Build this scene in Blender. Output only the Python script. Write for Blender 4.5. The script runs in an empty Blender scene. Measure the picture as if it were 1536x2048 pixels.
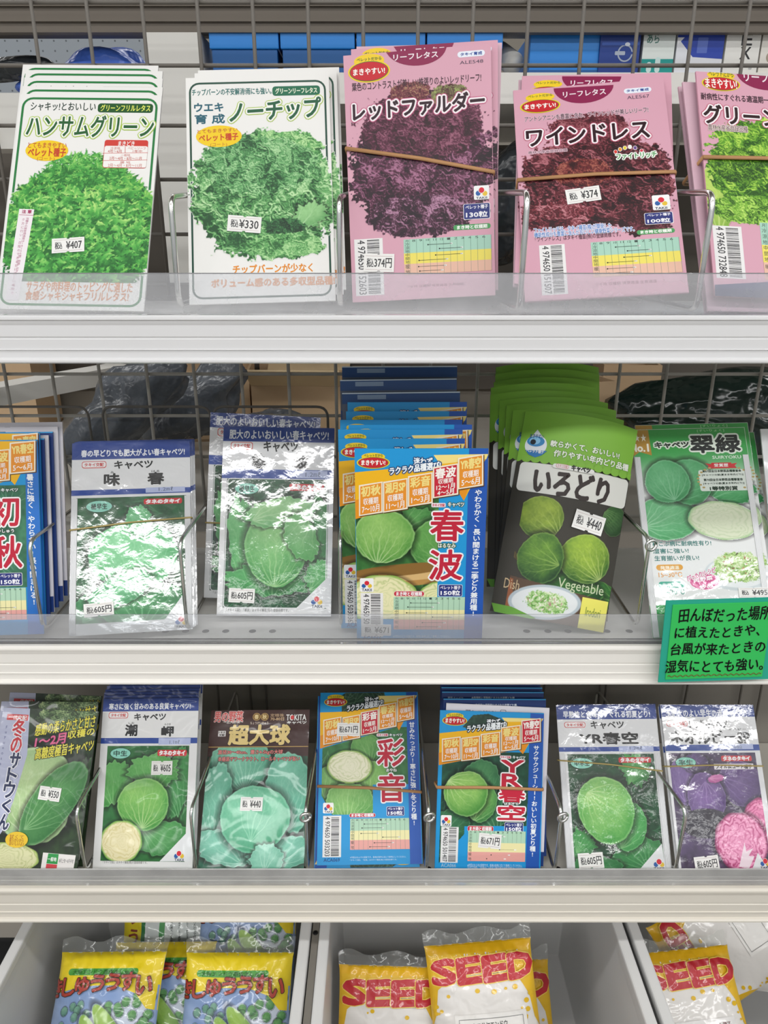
import bpy, bmesh, math, random
import numpy as np
from mathutils import Vector, Matrix, Euler
sc=bpy.context.scene; COL=sc.collection
# ------------------------------------------------------------------ camera, light, exposure
cam_d=bpy.data.cameras.new('camera'); cam_d.sensor_fit='VERTICAL'; cam_d.sensor_height=36.0
cam_d.lens=26.0; cam_d.clip_start=.02
cam=bpy.data.objects.new('camera',cam_d); COL.objects.link(cam)
cam.location=(0,-.55,1.25); cam.rotation_euler=(math.radians(70),0,0); sc.camera=cam
world=bpy.data.worlds.new('shop_air'); sc.world=world; world.use_nodes=True
world.node_tree.nodes['Background'].inputs[0].default_value=(.92,.96,1,1)
world.node_tree.nodes['Background'].inputs[1].default_value=.40
LIGHT_ROWS=[(-.75,2.75,13,.15),(-2.15,2.75,36,.30),(-3.5,2.75,8,.2),(-6.0,2.75,44,.3),(1.5,2.75,16,.3)]
for ly,lz,pw,lw in LIGHT_ROWS:                       # ceiling tube rows of the shop, running along the aisle
    for lx in (-2.6,0,2.6):
        l=bpy.data.lights.new('ceiling_tube','AREA'); l.shape='RECTANGLE'; l.size=2.4; l.size_y=lw; l.energy=pw; l.color=(1,.995,.985)
        o=bpy.data.objects.new('ceiling_tube',l); COL.objects.link(o); o.location=(lx,ly,lz)
sc.view_settings.view_transform='Standard'; sc.view_settings.look='None'
sc.view_settings.exposure=-0.02; sc.view_settings.gamma=1.0; sc.view_settings.use_curve_mapping=False
# ------------------------------------------------------------------ helpers
def lin(h):
    if not isinstance(h,str): return h
    c=np.array([int(h[i:i+2],16) for i in (1,3,5)])/255.
    return np.where(c<=.04045,c/12.92,((c+.055)/1.055)**2.4)
def mat(name,color,rough=.5,metal=0,spec=.5,bump=None,alpha=None,trans=0,var=None,coat=0):
    m=bpy.data.materials.new(name); m.use_nodes=True; nt=m.node_tree; b=nt.nodes['Principled BSDF']
    c=lin(color); b.inputs['Base Color'].default_value=(*c,1); b.inputs['Roughness'].default_value=rough
    b.inputs['Metallic'].default_value=metal; b.inputs['Specular IOR Level'].default_value=spec
    b.inputs['Coat Weight'].default_value=coat
    if trans: b.inputs['Transmission Weight'].default_value=trans
    tc=nt.nodes.new('ShaderNodeTexCoord')
    if var:
        n=nt.nodes.new('ShaderNodeTexNoise'); n.inputs['Scale'].default_value=var[0]; n.inputs['Detail'].default_value=5
        nt.links.new(tc.outputs['Object'],n.inputs['Vector'])
        r=nt.nodes.new('ShaderNodeMixRGB'); r.inputs[1].default_value=(*(c*(1-var[1])),1); r.inputs[2].default_value=(*np.clip(c*(1+var[1]),0,1),1)
        nt.links.new(n.outputs['Fac'],r.inputs[0]); nt.links.new(r.outputs[0],b.inputs['Base Color'])
    if bump:
        n=nt.nodes.new('ShaderNodeTexNoise'); n.inputs['Scale'].default_value=bump[0]; n.inputs['Detail'].default_value=3
        bp=nt.nodes.new('ShaderNodeBump'); bp.inputs['Strength'].default_value=bump[1]; bp.inputs['Distance'].default_value=bump[2]
        nt.links.new(tc.outputs['Object'],n.inputs['Vector']); nt.links.new(n.outputs['Fac'],bp.inputs['Height']); nt.links.new(bp.outputs[0],b.inputs['Normal'])
    return m
def glassy(name,tint,opac,haze,rough=.08,bump=None):
    """thin clear plastic: mostly see-through, some milky haze, a glossy skin"""
    m=bpy.data.materials.new(name); m.use_nodes=True; nt=m.node_tree; nt.nodes.remove(nt.nodes['Principled BSDF'])
    out=nt.nodes['Material Output']; t=nt.nodes.new('ShaderNodeBsdfTransparent'); t.inputs[0].default_value=(*lin(tint),1)
    d=nt.nodes.new('ShaderNodeBsdfDiffuse'); d.inputs[0].default_value=(*lin(haze),1)
    g=nt.nodes.new('ShaderNodeBsdfGlossy'); g.inputs['Roughness'].default_value=rough
    f=nt.nodes.new('ShaderNodeFresnel'); f.inputs[0].default_value=1.45
    tc=nt.nodes.new('ShaderNodeTexCoord'); n=nt.nodes.new('ShaderNodeTexNoise'); n.inputs['Scale'].default_value=30; n.inputs['Detail'].default_value=6
    nt.links.new(tc.outputs['Object'],n.inputs['Vector'])
    mr=nt.nodes.new('ShaderNodeMapRange'); mr.inputs[3].default_value=opac*.7; mr.inputs[4].default_value=opac*1.3; nt.links.new(n.outputs['Fac'],mr.inputs[0])
    a=nt.nodes.new('ShaderNodeMixShader'); b=nt.nodes.new('ShaderNodeMixShader')
    nt.links.new(mr.outputs[0],a.inputs[0]); nt.links.new(t.outputs[0],a.inputs[1]); nt.links.new(d.outputs[0],a.inputs[2])
    nt.links.new(f.outputs[0],b.inputs[0]); nt.links.new(a.outputs[0],b.inputs[1]); nt.links.new(g.outputs[0],b.inputs[2]); nt.links.new(b.outputs[0],out.inputs[0])
    if bump:
        n2=nt.nodes.new('ShaderNodeTexNoise'); n2.inputs['Scale'].default_value=bump[0]; bp=nt.nodes.new('ShaderNodeBump'); bp.inputs['Strength'].default_value=bump[1]; bp.inputs['Distance'].default_value=bump[2]
        nt.links.new(tc.outputs['Object'],n2.inputs['Vector']); nt.links.new(n2.outputs['Fac'],bp.inputs['Height']); nt.links.new(bp.outputs[0],g.inputs['Normal']); nt.links.new(bp.outputs[0],f.inputs['Normal'])
    return m
def printed(name,rough,spec,coat=0,bumps=(),metal=0):
    """ink on paper or film: colour comes from the print of each packet"""
    m=bpy.data.materials.new(name); m.use_nodes=True; nt=m.node_tree; b=nt.nodes['Principled BSDF']
    at=nt.nodes.new('ShaderNodeAttribute'); at.attribute_name='print'; nt.links.new(at.outputs['Color'],b.inputs['Base Color'])
    b.inputs['Roughness'].default_value=rough; b.inputs['Specular IOR Level'].default_value=spec; b.inputs['Metallic'].default_value=metal
    b.inputs['Coat Weight'].default_value=coat; b.inputs['Coat Roughness'].default_value=.07; b.inputs['Coat IOR'].default_value=1.75 if coat>.9 else 1.5
    tc=nt.nodes.new('ShaderNodeTexCoord'); prev=None
    for s,st,di,stretch in bumps:
        mp=nt.nodes.new('ShaderNodeMapping'); mp.inputs['Scale'].default_value=stretch
        oi=nt.nodes.new('ShaderNodeObjectInfo'); ad=nt.nodes.new('ShaderNodeVectorMath'); ad.operation='ADD'
        nt.links.new(tc.outputs['Object'],ad.inputs[0]); nt.links.new(oi.outputs['Random'],ad.inputs[1]); nt.links.new(ad.outputs[0],mp.inputs[0])
        n=nt.nodes.new('ShaderNodeTexNoise'); n.inputs['Scale'].default_value=s; n.inputs['Detail'].default_value=2; n.inputs['Distortion'].default_value=.6
        nt.links.new(mp.outputs[0],n.inputs['Vector'])
        bp=nt.nodes.new('ShaderNodeBump'); bp.inputs['Strength'].default_value=st; bp.inputs['Distance'].default_value=di
        nt.links.new(n.outputs['Fac'],bp.inputs['Height'])
        if prev: nt.links.new(prev.outputs[0],bp.inputs['Normal'])
        prev=bp
    if prev: nt.links.new(prev.outputs[0],b.inputs['Normal']); nt.links.new(prev.outputs[0],b.inputs['Coat Normal'])
    return m
def tag(o,label=None,cat=None,group=None,kind=None):
    if label: o['label']=label
    if cat: o['category']=cat
    if group: o['group']=group
    if kind: o['kind']=kind
    return o
def obj(name,bm,material,parent=None,smooth=False,bevel=0):
    me=bpy.data.meshes.new(name); bmesh.ops.recalc_face_normals(bm,faces=bm.faces) if smooth!='keep' else None
    bm.to_mesh(me); bm.free()
    for m in (material if isinstance(material,(list,tuple)) else [material]): me.materials.append(m)
    if smooth:
        me.polygons.foreach_set('use_smooth',[True]*len(me.polygons))
    o=bpy.data.objects.new(name,me); COL.objects.link(o)
    if parent: o.parent=parent
    if bevel:
        b=o.modifiers.new('bevel','BEVEL'); b.width=bevel; b.segments=2; b.limit_method='ANGLE'
    return o
def empty(name,loc=(0,0,0),rot=(0,0,0)):
    o=bpy.data.objects.new(name,None); COL.objects.link(o); o.location=loc; o.rotation_euler=rot; o.empty_display_size=.02
    return o
def add_box(bm,lo,hi,M=None,mi=0):
    x0,y0,z0=lo;x1,y1,z1=hi
    v=[bm.verts.new((M@Vector(p)) if M else p) for p in [(x0,y0,z0),(x1,y0,z0),(x1,y1,z0),(x0,y1,z0),(x0,y0,z1),(x1,y0,z1),(x1,y1,z1),(x0,y1,z1)]]
    for f in [(0,3,2,1),(4,5,6,7),(0,1,5,4),(1,2,6,5),(2,3,7,6),(3,0,4,7)]: bm.faces.new([v[i] for i in f]).material_index=mi
def box(lo,hi,M=None):
    bm=bmesh.new(); add_box(bm,lo,hi,M); return bm
def fillet(pts,r,n=5):
    pts=[Vector(p) for p in pts]; out=[pts[0]]
    for a,b,c in zip(pts,pts[1:],pts[2:]):
        d1=(a-b);d2=(c-b); k=min(r,d1.length*.45,d2.length*.45); p=b+d1.normalized()*k; q=b+d2.normalized()*k
        for i in range(n+1):
            t=i/n; out.append(p*(1-t)**2+b*2*t*(1-t)+q*t*t)
    return out+[pts[-1]]
def add_tube(bm,pts,r,seg=8,closed=False,rv=None):
    pts=[Vector(p) for p in pts]; n=len(pts); rings=[]; prev=None
    for i,p in enumerate(pts):
        if closed: t=(pts[(i+1)%n]-pts[i-1]).normalized()
        else: t=(pts[min(i+1,n-1)]-pts[max(i-1,0)]).normalized()
        if prev is None:
            a=Vector((0,0,1)) if abs(t.z)<.9 else Vector((1,0,0)); u=t.cross(a).normalized()
        else:
            u=(prev-t*prev.dot(t)).normalized()
        prev=u; w=t.cross(u); rr=rv or r
        rings.append([bm.verts.new(p+u*math.cos(k*2*math.pi/seg)*r+w*math.sin(k*2*math.pi/seg)*rr) for k in range(seg)])
    m=n if closed else n-1
    for i in range(m):
        A=rings[i];B=rings[(i+1)%n]
        for k in range(seg): bm.faces.new([A[k],A[(k+1)%seg],B[(k+1)%seg],B[k]])
    if not closed: bm.faces.new(rings[0][::-1]); bm.faces.new(rings[-1])
def add_prism(bm,prof,x0,x1):
    """profile in the y-z plane, pulled along x"""
    A=[bm.verts.new((x0,y,z)) for y,z in prof];B=[bm.verts.new((x1,y,z)) for y,z in prof];n=len(prof)
    for i in range(n): bm.faces.new([A[i],A[(i+1)%n],B[(i+1)%n],B[i]])
    bm.faces.new(A[::-1]); bm.faces.new(B)
def lumpy(name,center,size,seed,material,parent=None,amp=.25,freq=2.2,sub=4,squash=1.0,fold=0.0):
    """a crumpled bag: a closed shape pushed in and out by layered waves"""
    bm=bmesh.new(); bmesh.ops.create_icosphere(bm,subdivisions=sub,radius=1); r=random.Random(seed)
    W=[(Vector((r.uniform(-1,1),r.uniform(-1,1),r.uniform(-1,1)))*freq*(1+i*.7),r.uniform(0,6.3),amp/(1+i*.8)) for i in range(6)]
    for v in bm.verts:
        p=v.co.copy(); d=1+sum(a*math.sin(w.dot(p)+f) for w,f,a in W)+fold*abs(math.sin(5*math.atan2(p.x,p.y)+3*p.z))
        q=p*d; s=Vector([math.copysign(abs(c)**squash,c) for c in q]); v.co=Vector((s.x*size[0],s.y*size[1],s.z*size[2]))+Vector(center)
    return obj(name,bm,material,parent,smooth=True)
# ------------------------------------------------------------------ lettering
_cv=bpy.data.curves.new('lettering','FONT'); _cv.resolution_u=2; _cv.size=1
_to=bpy.data.objects.new('lettering',_cv); COL.objects.link(_to); _gl={}
def glyphs(s):
    if s not in _gl:
        _cv.body=s; bpy.context.view_layer.update()
        e=_to.evaluated_get(bpy.context.evaluated_depsgraph_get()); m=e.to_mesh()
        V=np.zeros(len(m.vertices)*3,'f'); m.vertices.foreach_get('co',V); V=V.reshape(-1,3)[:,:2].copy()
        m.calc_loop_triangles(); Tn=np.zeros(len(m.loop_triangles)*3,'i'); m.loop_triangles.foreach_get('vertices',Tn)
        _gl[s]=(V.astype(float),Tn.reshape(-1,3)); e.to_mesh_clear()
    return _gl[s]
# ------------------------------------------------------------------ printed pictures of vegetables
def vnoise(U,V,s,seed):
    r=np.random.RandomState(seed); x=U/s+100;y=V/s+100; xi=np.floor(x).astype(int);yi=np.floor(y).astype(int);fx=x-xi;fy=y-yi
    g=r.rand(64,64); fx=fx*fx*(3-2*fx);fy=fy*fy*(3-2*fy); a=lambda i,j:g[(xi+i)%64,(yi+j)%64]
    return (a(0,0)*(1-fx)+a(1,0)*fx)*(1-fy)+(a(0,1)*(1-fx)+a(1,1)*fx)*fy
def srgb(h): return np.array([int(h[i:i+2],16) for i in (1,3,5)])/255.
def mixc(a,b,t): return a*(1-t[...,None])+b*t[...,None]
def paint(U,V,bg,ops):
    """a picture as an array of sRGB colours over the print grid (millimetres)"""
    img=np.ones(U.shape+(3,))*srgb(bg); cov=np.zeros(U.shape); res=abs(U[0,1]-U[0,0])
    for op in ops:
        k=op[0]
        if k=='noise':
            t=np.clip(vnoise(U,V,op[3],op[4])*.7+vnoise(U,V,op[3]/3,op[4]+1)*.5-.1,0,1); img=mixc(srgb(op[1]),srgb(op[2]),t); cov[:]=1
        elif k=='grad':
            t=np.clip((V/V.max()-op[4])/(op[3]-op[4]),0,1); img=mixc(srgb(op[2]),srgb(op[1]),t*t*(3-2*t)); cov[:]=1
        elif k=='rect':
            h=V.max();w=U.max(); m=(U>=op[1]*w)&(U<=op[3]*w)&(V>=op[2]*h)&(V<=op[4]*h); img[m]=srgb(op[5]); cov[m]=1
        elif k=='veins':
            r=np.random.RandomState(op[3])
            for i in range(op[1]):
                cx,cy=r.uniform(U.min(),U.max()),r.uniform(V.min(),V.max()); a=r.uniform(0,6.3); c,s=math.cos(a),math.sin(a)
                x=(U-cx)*c+(V-cy)*s; y=-(U-cx)*s+(V-cy)*c
                for b in (0,.9,-.9,.45,-.45):
                    yy=y-b*np.clip(x-abs(b)*4,0,99)*.8-.01*x*x*(b+.2); m=np.exp(-(yy/.45)**2)*np.clip(1-np.abs(x-12)/13,0,1)*(x>0)*.55
                    img=mixc(img,srgb(op[2]),m)
        elif k=='poly':
            P=np.array(op[1]); m=inpoly(U,V,P); img[m]=srgb(op[2]); cov[m]=1
        elif k=='ell':
            _,cx,cy,rx,ry,ang,col=op; c,s=math.cos(math.radians(ang)),math.sin(math.radians(ang)); x=(U-cx)*c+(V-cy)*s;y=-(U-cx)*s+(V-cy)*c
            d=np.hypot(x/rx,y/ry); a=np.clip((1-d)*min(rx,ry)/.5,0,1); img=mixc(img,srgb(col),a); cov=np.maximum(cov,a)
        elif k=='leaf':
            _,cx,cy,rx,ry,ang,cd,cl,cv,bx,by,n,spread,ruf,seed=op; c,s=math.cos(math.radians(ang)),math.sin(math.radians(ang))
            r=np.random.RandomState(seed); x=(U-cx)*c+(V-cy)*s;y=-(U-cx)*s+(V-cy)*c; p=x/rx;q=y/ry; th=np.arctan2(q,p)
            wob=1+ruf*.6*(.5*np.sin(7*th+r.rand()*6)+.4*np.sin(13*th+r.rand()*6)+.35*np.sin(23*th+r.rand()*6))+.02*np.sin(3*th+r.rand()*6)
            rho=np.hypot(p,q)*wob; sh=np.clip((1.22-rho)/.22,0,1)*.5; img=img*(1-sh*(rho>=1)*np.maximum(cov,.3))[...,None]
            nz=np.sqrt(np.clip(1-rho**2,0,1)); lt=np.clip(.08+.62*nz-.12*(U-cx)/rx+.30*(V-cy)/ry+.28*(vnoise(U,V,max(rx,ry)*.35,seed)-.5)+.16*(vnoise(U,V,1.6,seed+5)-.5),0,1)
            col=mixc(srgb(cd),srgb(cl),lt)
            dx=U-bx;dy=V-by; ax=math.atan2(cy-by,cx-bx) if math.hypot(cx-bx,cy-by)>.5 else math.pi/2; rr=np.hypot(dx,dy)+1e-6
            a=(np.arctan2(dy,dx)-ax+math.pi)%(2*math.pi)-math.pi; Rm=max(rx,ry)*1.6; vm=np.zeros(U.shape)
            a=a+.12*(vnoise(U,V,7,seed+2)-.5)
            for j in range(n):
                ak=((j-(n-1)/2)/max(1,(n-1)/2))*spread*.62; w=(.62 if j==n//2 else .36)*(1-.55*np.clip(rr/Rm,0,1))+.12
                d=(a-ak*(1.15-.45*rr/Rm))*rr; vm=np.maximum(vm,np.exp(-(d/w)**2)*np.clip(1.15-rr/Rm,0,1))
                for sgn in (-1,1):
                    for f in (.3,.5,.68):
                        t=rr-f*Rm; d2=(a-ak*(1.15-.45*rr/Rm)-sgn*np.clip(t,0,99)*.5/np.maximum(rr,1))*rr; vm=np.maximum(vm,.45*np.exp(-(d2/.25)**2)*(t>0)*np.clip(1-t/(Rm*.3),0,1))
            col=mixc(col,srgb(cv),np.clip(vm*.62,0,1)); edge=np.exp(-((rho-.97)/.03)**2)*.35; col=mixc(col,srgb(cv),edge)
            al=np.clip((1-rho)*min(rx,ry)/.5,0,1); img=mixc(img,col,al) if False else img*(1-al[...,None])+col*al[...,None]; cov=np.maximum(cov,al)
        elif k=='half':
            _,cx,cy,rx,ry,ang,co,ci,cln,seed=op; c,s=math.cos(math.radians(ang)),math.sin(math.radians(ang)); x=(U-cx)*c+(V-cy)*s;y=-(U-cx)*s+(V-cy)*c
            p=x/rx;q=y/ry; rho=np.hypot(p,q); th=np.arctan2(q,p); nn=vnoise(U,V,6,seed)*2+vnoise(U,V,2.2,seed+1)*.9
            ring=.5+.5*np.sin(rho*34+nn*5.0+2*np.sin(3*th+nn)); ring=ring**3
            col=mixc(srgb(ci),srgb(cln),np.clip(ring*(.25+.75*np.clip((rho-.2)*1.3,0,1)),0,1)); col=mixc(col,srgb(co),np.clip((rho-.88)/.1,0,1))
            sh=np.clip((1.15-rho)/.15,0,1)*.45; img=img*(1-sh*(rho>=1)*np.maximum(cov,.3))[...,None]
            al=np.clip((1-rho*(1+.02*np.sin(9*th)))*min(rx,ry)/.5,0,1)[...,None]; img=img*(1-al)+col*al; cov=np.maximum(cov,al[...,0])
        elif k=='frill':
            _,cx,cy,rx,ry,n,size,d,mi,l,seed,style=op; r=np.random.RandomState(seed); d,mi,l=srgb(d),srgb(mi),srgb(l)
            if style=='bits':
                for i in range(n):
                    a=r.uniform(0,6.3);q=math.sqrt(r.rand());x=cx+rx*q*math.cos(a);y=cy+ry*q*math.sin(a);b=r.uniform(0,3.1);c,sn=math.cos(b),math.sin(b);s_=size*r.uniform(.4,1)
                    X=(U-x)*c+(V-y)*sn;Y=-(U-x)*sn+(V-y)*c; A=np.clip((1-np.hypot(X/s_,Y/(s_*.4)))*2,0,1); k2=r.rand(); cc=d*(1-k2)+mi*k2 if r.rand()<.7 else l
                    img=mixc(img,cc,A); cov=np.maximum(cov,A)
                continue
            if style=='curl':
                p=(U-cx)/rx;q=(V-cy)/ry; S=size*.72
                wu=U+S*.55*(vnoise(U,V,S*.9,seed+1)-.5)*2; wv=V+S*.55*(vnoise(U,V,S*.9,seed+2)-.5)*2
                wu2=wu+S*.34*(vnoise(U,V,S*.30,seed+3)-.5)*2; wv2=wv+S*.34*(vnoise(U,V,S*.30,seed+4)-.5)*2
                rg=lambda k,s: 1-np.abs(2*vnoise(wu2,wv2,S*k,seed+s)-1)
                big=vnoise(wu,wv,S*1.3,seed+5); r1=rg(.8,6);r2=rg(.36,7);r3=rg(.17,8); fin=vnoise(wu2,wv2,S*.12,seed+10)
                hgt=.9*big+.55*r1**2+.36*r2**2+.2*r3**2; gy,gx=np.gradient(hgt,res); em=np.clip((-gx*.5-gy*1.0)*S*.13,-.45,.45)
                hole=np.clip((.40-vnoise(wu,wv,S*.85,seed+14))*5,0,1)
                t=np.clip(.46+.42*(big-.5)+.42*(r1**3-.33)+.40*(r2**4-.25)+.30*(r3**4-.25)+em+.10*(fin-.5)+.10*(V-cy)/ry+.40*(vnoise(U,V,S*2.6,seed+9)-.5)-.34*hole,0,1)
                col=mixc(d,mi,np.clip(t*2.1,0,1)); col=mixc(col,l,np.clip((t-.48)*1.9,0,1))
                rag=1+.10*(vnoise(U,V,S*1.1,seed+11)-.5)*2+.07*(vnoise(U,V,S*.4,seed+12)-.5)*2+.05*(vnoise(U,V,S*.17,seed+13)-.5)*2
                rho=(np.abs(p)**2.3+np.abs(q)**2.3)**(1/2.3)*rag; A=np.clip((1-rho)*min(rx,ry)/.4,0,1); img=img*(1-A[...,None])+col*A[...,None]; cov=np.maximum(cov,A); continue
            pts=[]
            for i in range(n):
                a=r.uniform(0,2*math.pi); q=math.sqrt(r.rand()); q=.98 if i<n*.12 else q; pts.append((cx+rx*q*math.cos(a)*.97,cy+ry*q*math.sin(a)*.97,q))
            pts.sort(key=lambda t:-t[2]+r.uniform(0,.7))
            u0,v0=U[0,0],V[0,0]
            for px,py,q in pts:
                s=size*r.uniform(.55,1.2); x0=int((px-s*1.3-u0)/res);x1=int((px+s*1.3-u0)/res)+2;y0=int((py-s*1.3-v0)/res);y1=int((py+s*1.3-v0)/res)+2
                x0,y0=max(x0,0),max(y0,0)
                if x1<=x0 or y1<=y0: continue
                u=U[y0:y1,x0:x1];v=V[y0:y1,x0:x1]
                if u.size==0: continue
                bri=.62+.3*(py-cy)/ry*.5+r.uniform(-.3,.3)
                if style=='spike':
                    a=r.uniform(-.4,3.54) if r.rand()<.8 else r.uniform(0,6.3); c,sn=math.cos(a),math.sin(a); x=((u-px)*c+(v-py)*sn)/s;y=(-(u-px)*sn+(v-py)*c)/s
                    y=y-.18*np.sin(x*2.4+r.rand()*6); w=.26*np.clip(1-x*x,0,1)*(.6+.4*np.cos(x*9+r.rand()*6)**2)
                    al=np.clip((w-np.abs(y))*s/.3,0,1); t=np.clip(.42+.5*x+(bri-.6)*1.5,0,1)
                    col=mixc(d,mi,np.clip(t*1.7,0,1)); col=mixc(col,l,np.clip((t-.55)*1.9,0,1)*(.55+.45*(y>0))); al2=al
                A=al2[...,None]; img[y0:y1,x0:x1]=img[y0:y1,x0:x1]*(1-A)+col*A; cov[y0:y1,x0:x1]=np.maximum(cov[y0:y1,x0:x1],al2)
    return np.clip(img,0,1),cov
def inpoly(x,y,P):
    m=np.zeros(x.shape,bool); n=len(P)
    for i in range(n):
        x0,y0=P[i];x1,y1=P[(i+1)%n]
        if y0==y1: continue
        m^=((y0>y)!=(y1>y))&(x<(x1-x0)*(y-y0)/(y1-y0)+x0)
    return m
# ------------------------------------------------------------------ packets and bags
def tolin(c): return np.where(c<=.04045,c/12.92,((c+.055)/1.055)**2.4)
def rrect(u0,v0,u1,v1,r,n=5):
    r=max(0,min(r,(u1-u0)/2-.01,(v1-v0)/2-.01))
    if r<=.05: return [(u0,v0),(u1,v0),(u1,v1),(u0,v1)]
    out=[]
    for cx,cy,a in ((u1-r,v0+r,-90),(u1-r,v1-r,0),(u0+r,v1-r,90),(u0+r,v0+r,180)):
        for i in range(n+1):
            t=math.radians(a+90*i/n); out.append((cx+r*math.cos(t),cy+r*math.sin(t)))
    return out
def eartri(P):
    from mathutils.geometry import tessellate_polygon
    return [tuple(t) for t in tessellate_polygon([[Vector((p[0],p[1],0)) for p in P]])]
class Print:
    """collects inks as flat layers in packet millimetres, then wraps them on the packet"""
    def __init__(s): s.el=[]; s.boxes=[]; s.photos=[]
    def level(s,b):
        lv=1
        for c,l in s.boxes:
            if l>=lv and b[0]<c[2] and b[2]>c[0] and b[1]<c[3] and b[3]>c[1]: lv=l+1
        s.boxes.append((b,lv)); return lv
    def add(s,V,Tn,col,lv=None):
        V=np.asarray(V,float)
        if len(V)==0 or len(Tn)==0: return 1
        if lv is None: lv=s.level((V[:,0].min(),V[:,1].min(),V[:,0].max(),V[:,1].max()))
        s.el.append((V,np.asarray(Tn),lv,col)); return lv
    def poly(s,P,col): s.add(P,eartri(P),col)
    def ring(s,u0,v0,u1,v1,r,w,col):
        A=rrect(u0,v0,u1,v1,r);B=rrect(u0+w,v0+w,u1-w,v1-w,max(r-w,.1)) if r>.05 else rrect(u0+w,v0+w,u1-w,v1-w,0); n=len(A); T=[]
        for i in range(n): j=(i+1)%n; T+=[(i,j,n+j),(i,n+j,n+i)]
        V=np.array(A+B); lv=max(s.level(b) for b in ((u0,v0,u1,v0+w),(u0,v1-w,u1,v1),(u0,v0,u0+w,v1),(u1-w,v0,u1,v1)))
        s.el.append((V,np.array(T),lv,col))
    def line(s,P,w,col):
        for (x0,y0),(x1,y1) in zip(P,P[1:]):
            d=math.hypot(x1-x0,y1-y0)+1e-9; nx,ny=-(y1-y0)/d*w/2,(x1-x0)/d*w/2
            s.add([(x0+nx,y0+ny),(x0-nx,y0-ny),(x1-nx,y1-ny),(x1+nx,y1+ny)],[(0,1,2),(0,2,3)],col)
    def stroke(s,V,T,col,outs,b):
        def stamp(r,c,n):
            if r<=0: return s.add(V,T,c)
            Vs=[V]+[V+np.array([math.cos(k*2*math.pi/n),math.sin(k*2*math.pi/n)])*r for k in range(n)][::-1]
            A=np.concatenate(Vs); lv=s.level((A[:,0].min(),A[:,1].min(),A[:,0].max(),A[:,1].max()))
            for i,v in enumerate(Vs): s.add(v,T,c,lv=lv+.055*i)
        for r,c in outs: stamp(r+b,c,12)
        stamp(b,col,8 if b>.25 else 4)
    def text(s,t,u0,v0,u1,v1,col,outs=(),b=0,sk=0):
        V,T=glyphs(t)
        if len(V)==0: return
        lo,hi=V.min(0),V.max(0); V=(V-lo)/np.maximum(hi-lo,1e-6)
        b=min(b,(v1-v0)*.16,2.2)
        if sk:
            dv=sk*(u1-u0); V=np.stack([u0+V[:,0]*(u1-u0),v0+V[:,1]*max(v1-v0-dv,(v1-v0)*.45)+V[:,0]*dv],1)
        else: V=V*[u1-u0,v1-v0]+[u0,v0]
        s.stroke(V,T,col,outs,b)
    def vtext(s,t,ut,vt,ub,vb,w,col,outs=(),b=0):
        n=len(t); st=(vt-vb)/n; w=min(w,st*1.35)
        for i,ch in enumerate(t):
            V,T=glyphs(ch)
            if len(V)==0: continue
            f=(i+.5)/n; cx,cy=ut+(ub-ut)*f,vt-(i+.5)*st; c=V.mean(0)*0+[.5,.38]
            if ch in 'ー〜~(()': V=np.stack([V[:,1]-.38,-(V[:,0]-.5)],1)
            elif ch in '、。': V=V-[.25,.1]-[.15,.05]
            elif ord(ch)<0x3000: V=V-(V.min(0)+V.max(0))/2; V=V*.95
            else: V=V-c
            s.stroke(V*[w*.98,min(w,st*1.0)]+[cx,cy],T,col,outs,b)
    def photo(s,u0,v0,u1,v1,res,bg,ops,clip):
        nu=int((u1-u0)/res)+2;nv=int((v1-v0)/res)+2; U,Vv=np.meshgrid(np.linspace(u0,u1,nu),np.linspace(v0,v1,nv))
        img,cov=paint(U,Vv,bg,ops); keep=np.ones((nv-1,nu-1),bool)
        if clip: keep&=inpoly((U[1:,1:]+U[:-1,:-1])/2,(Vv[1:,1:]+Vv[:-1,:-1])/2,np.array(clip))
        elif not any(o[0] in('noise','grad','rect') for o in ops) : keep&=(np.maximum(np.maximum(cov[1:,1:],cov[:-1,:-1]),np.maximum(cov[1:,:-1],cov[:-1,1:]))>.01)
        lv=s.level((u0,v0,u1,v1)); s.photos.append((U,Vv,img,keep,lv))
    def barcode(s,u0,v0,u1,v1,num):
        s.poly([(u0,v0),(u1,v0),(u1,v1),(u0,v1)],'#ecebea'); r=random.Random(num); w=u1-u0; y=v0+1.2
        while y<v1-1.2:
            t=r.choice((.28,.28,.5,.75)); s.add([(u0+w*.45,y),(u1-w*.12,y),(u1-w*.12,y+t),(u0+w*.45,y+t)],[(0,1,2),(0,2,3)],'#1c1c1e',lv=3); y+=t+r.choice((.32,.32,.55,.8))
        V,T=glyphs(num); lo,hi=V.min(0),V.max(0); V=(V-lo)/(hi-lo)
        s.stroke(np.stack([u0+w*.12+V[:,1]*w*.26,v1-1-V[:,0]*(v1-v0-2)],1),T,'#2a2a2e',(),.05)
    def chart(s,u0,v0,u1,v1,st):
        C=['#a9d4c0','#efe066','#e8bca6'] if st==0 else ['#b4d8bc','#f2eab0','#eaa8a0']
        h=(v1-v0); hd=h*.09; rows=(h-hd)/3; w=u1-u0; s.poly(rrect(u0,v0,u1,v1,0),C[0])
        for i in (1,2): s.poly(rrect(u0,v0,u1,v1-hd-rows*i,0) if i==1 else rrect(u0,v0,u1,v0+rows,0),C[i])
        lv=5
        for i in range(13):
            u=u0+w*(.07+.93*i/12); s.add([(u-.09,v0),(u+.09,v0),(u+.09,v1),(u-.09,v1)],[(0,1,2),(0,2,3)],'#6a8a7c',lv=lv)
        for i,t in enumerate(['月','8','9','10','11','12','1','2','3','4','5','6']): s.text(t,u0+w*(.02+.08*i),v1-hd*.85,u0+w*(.02+.08*i)+w*.035,v1-hd*.2,'#3a4a44')
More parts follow.
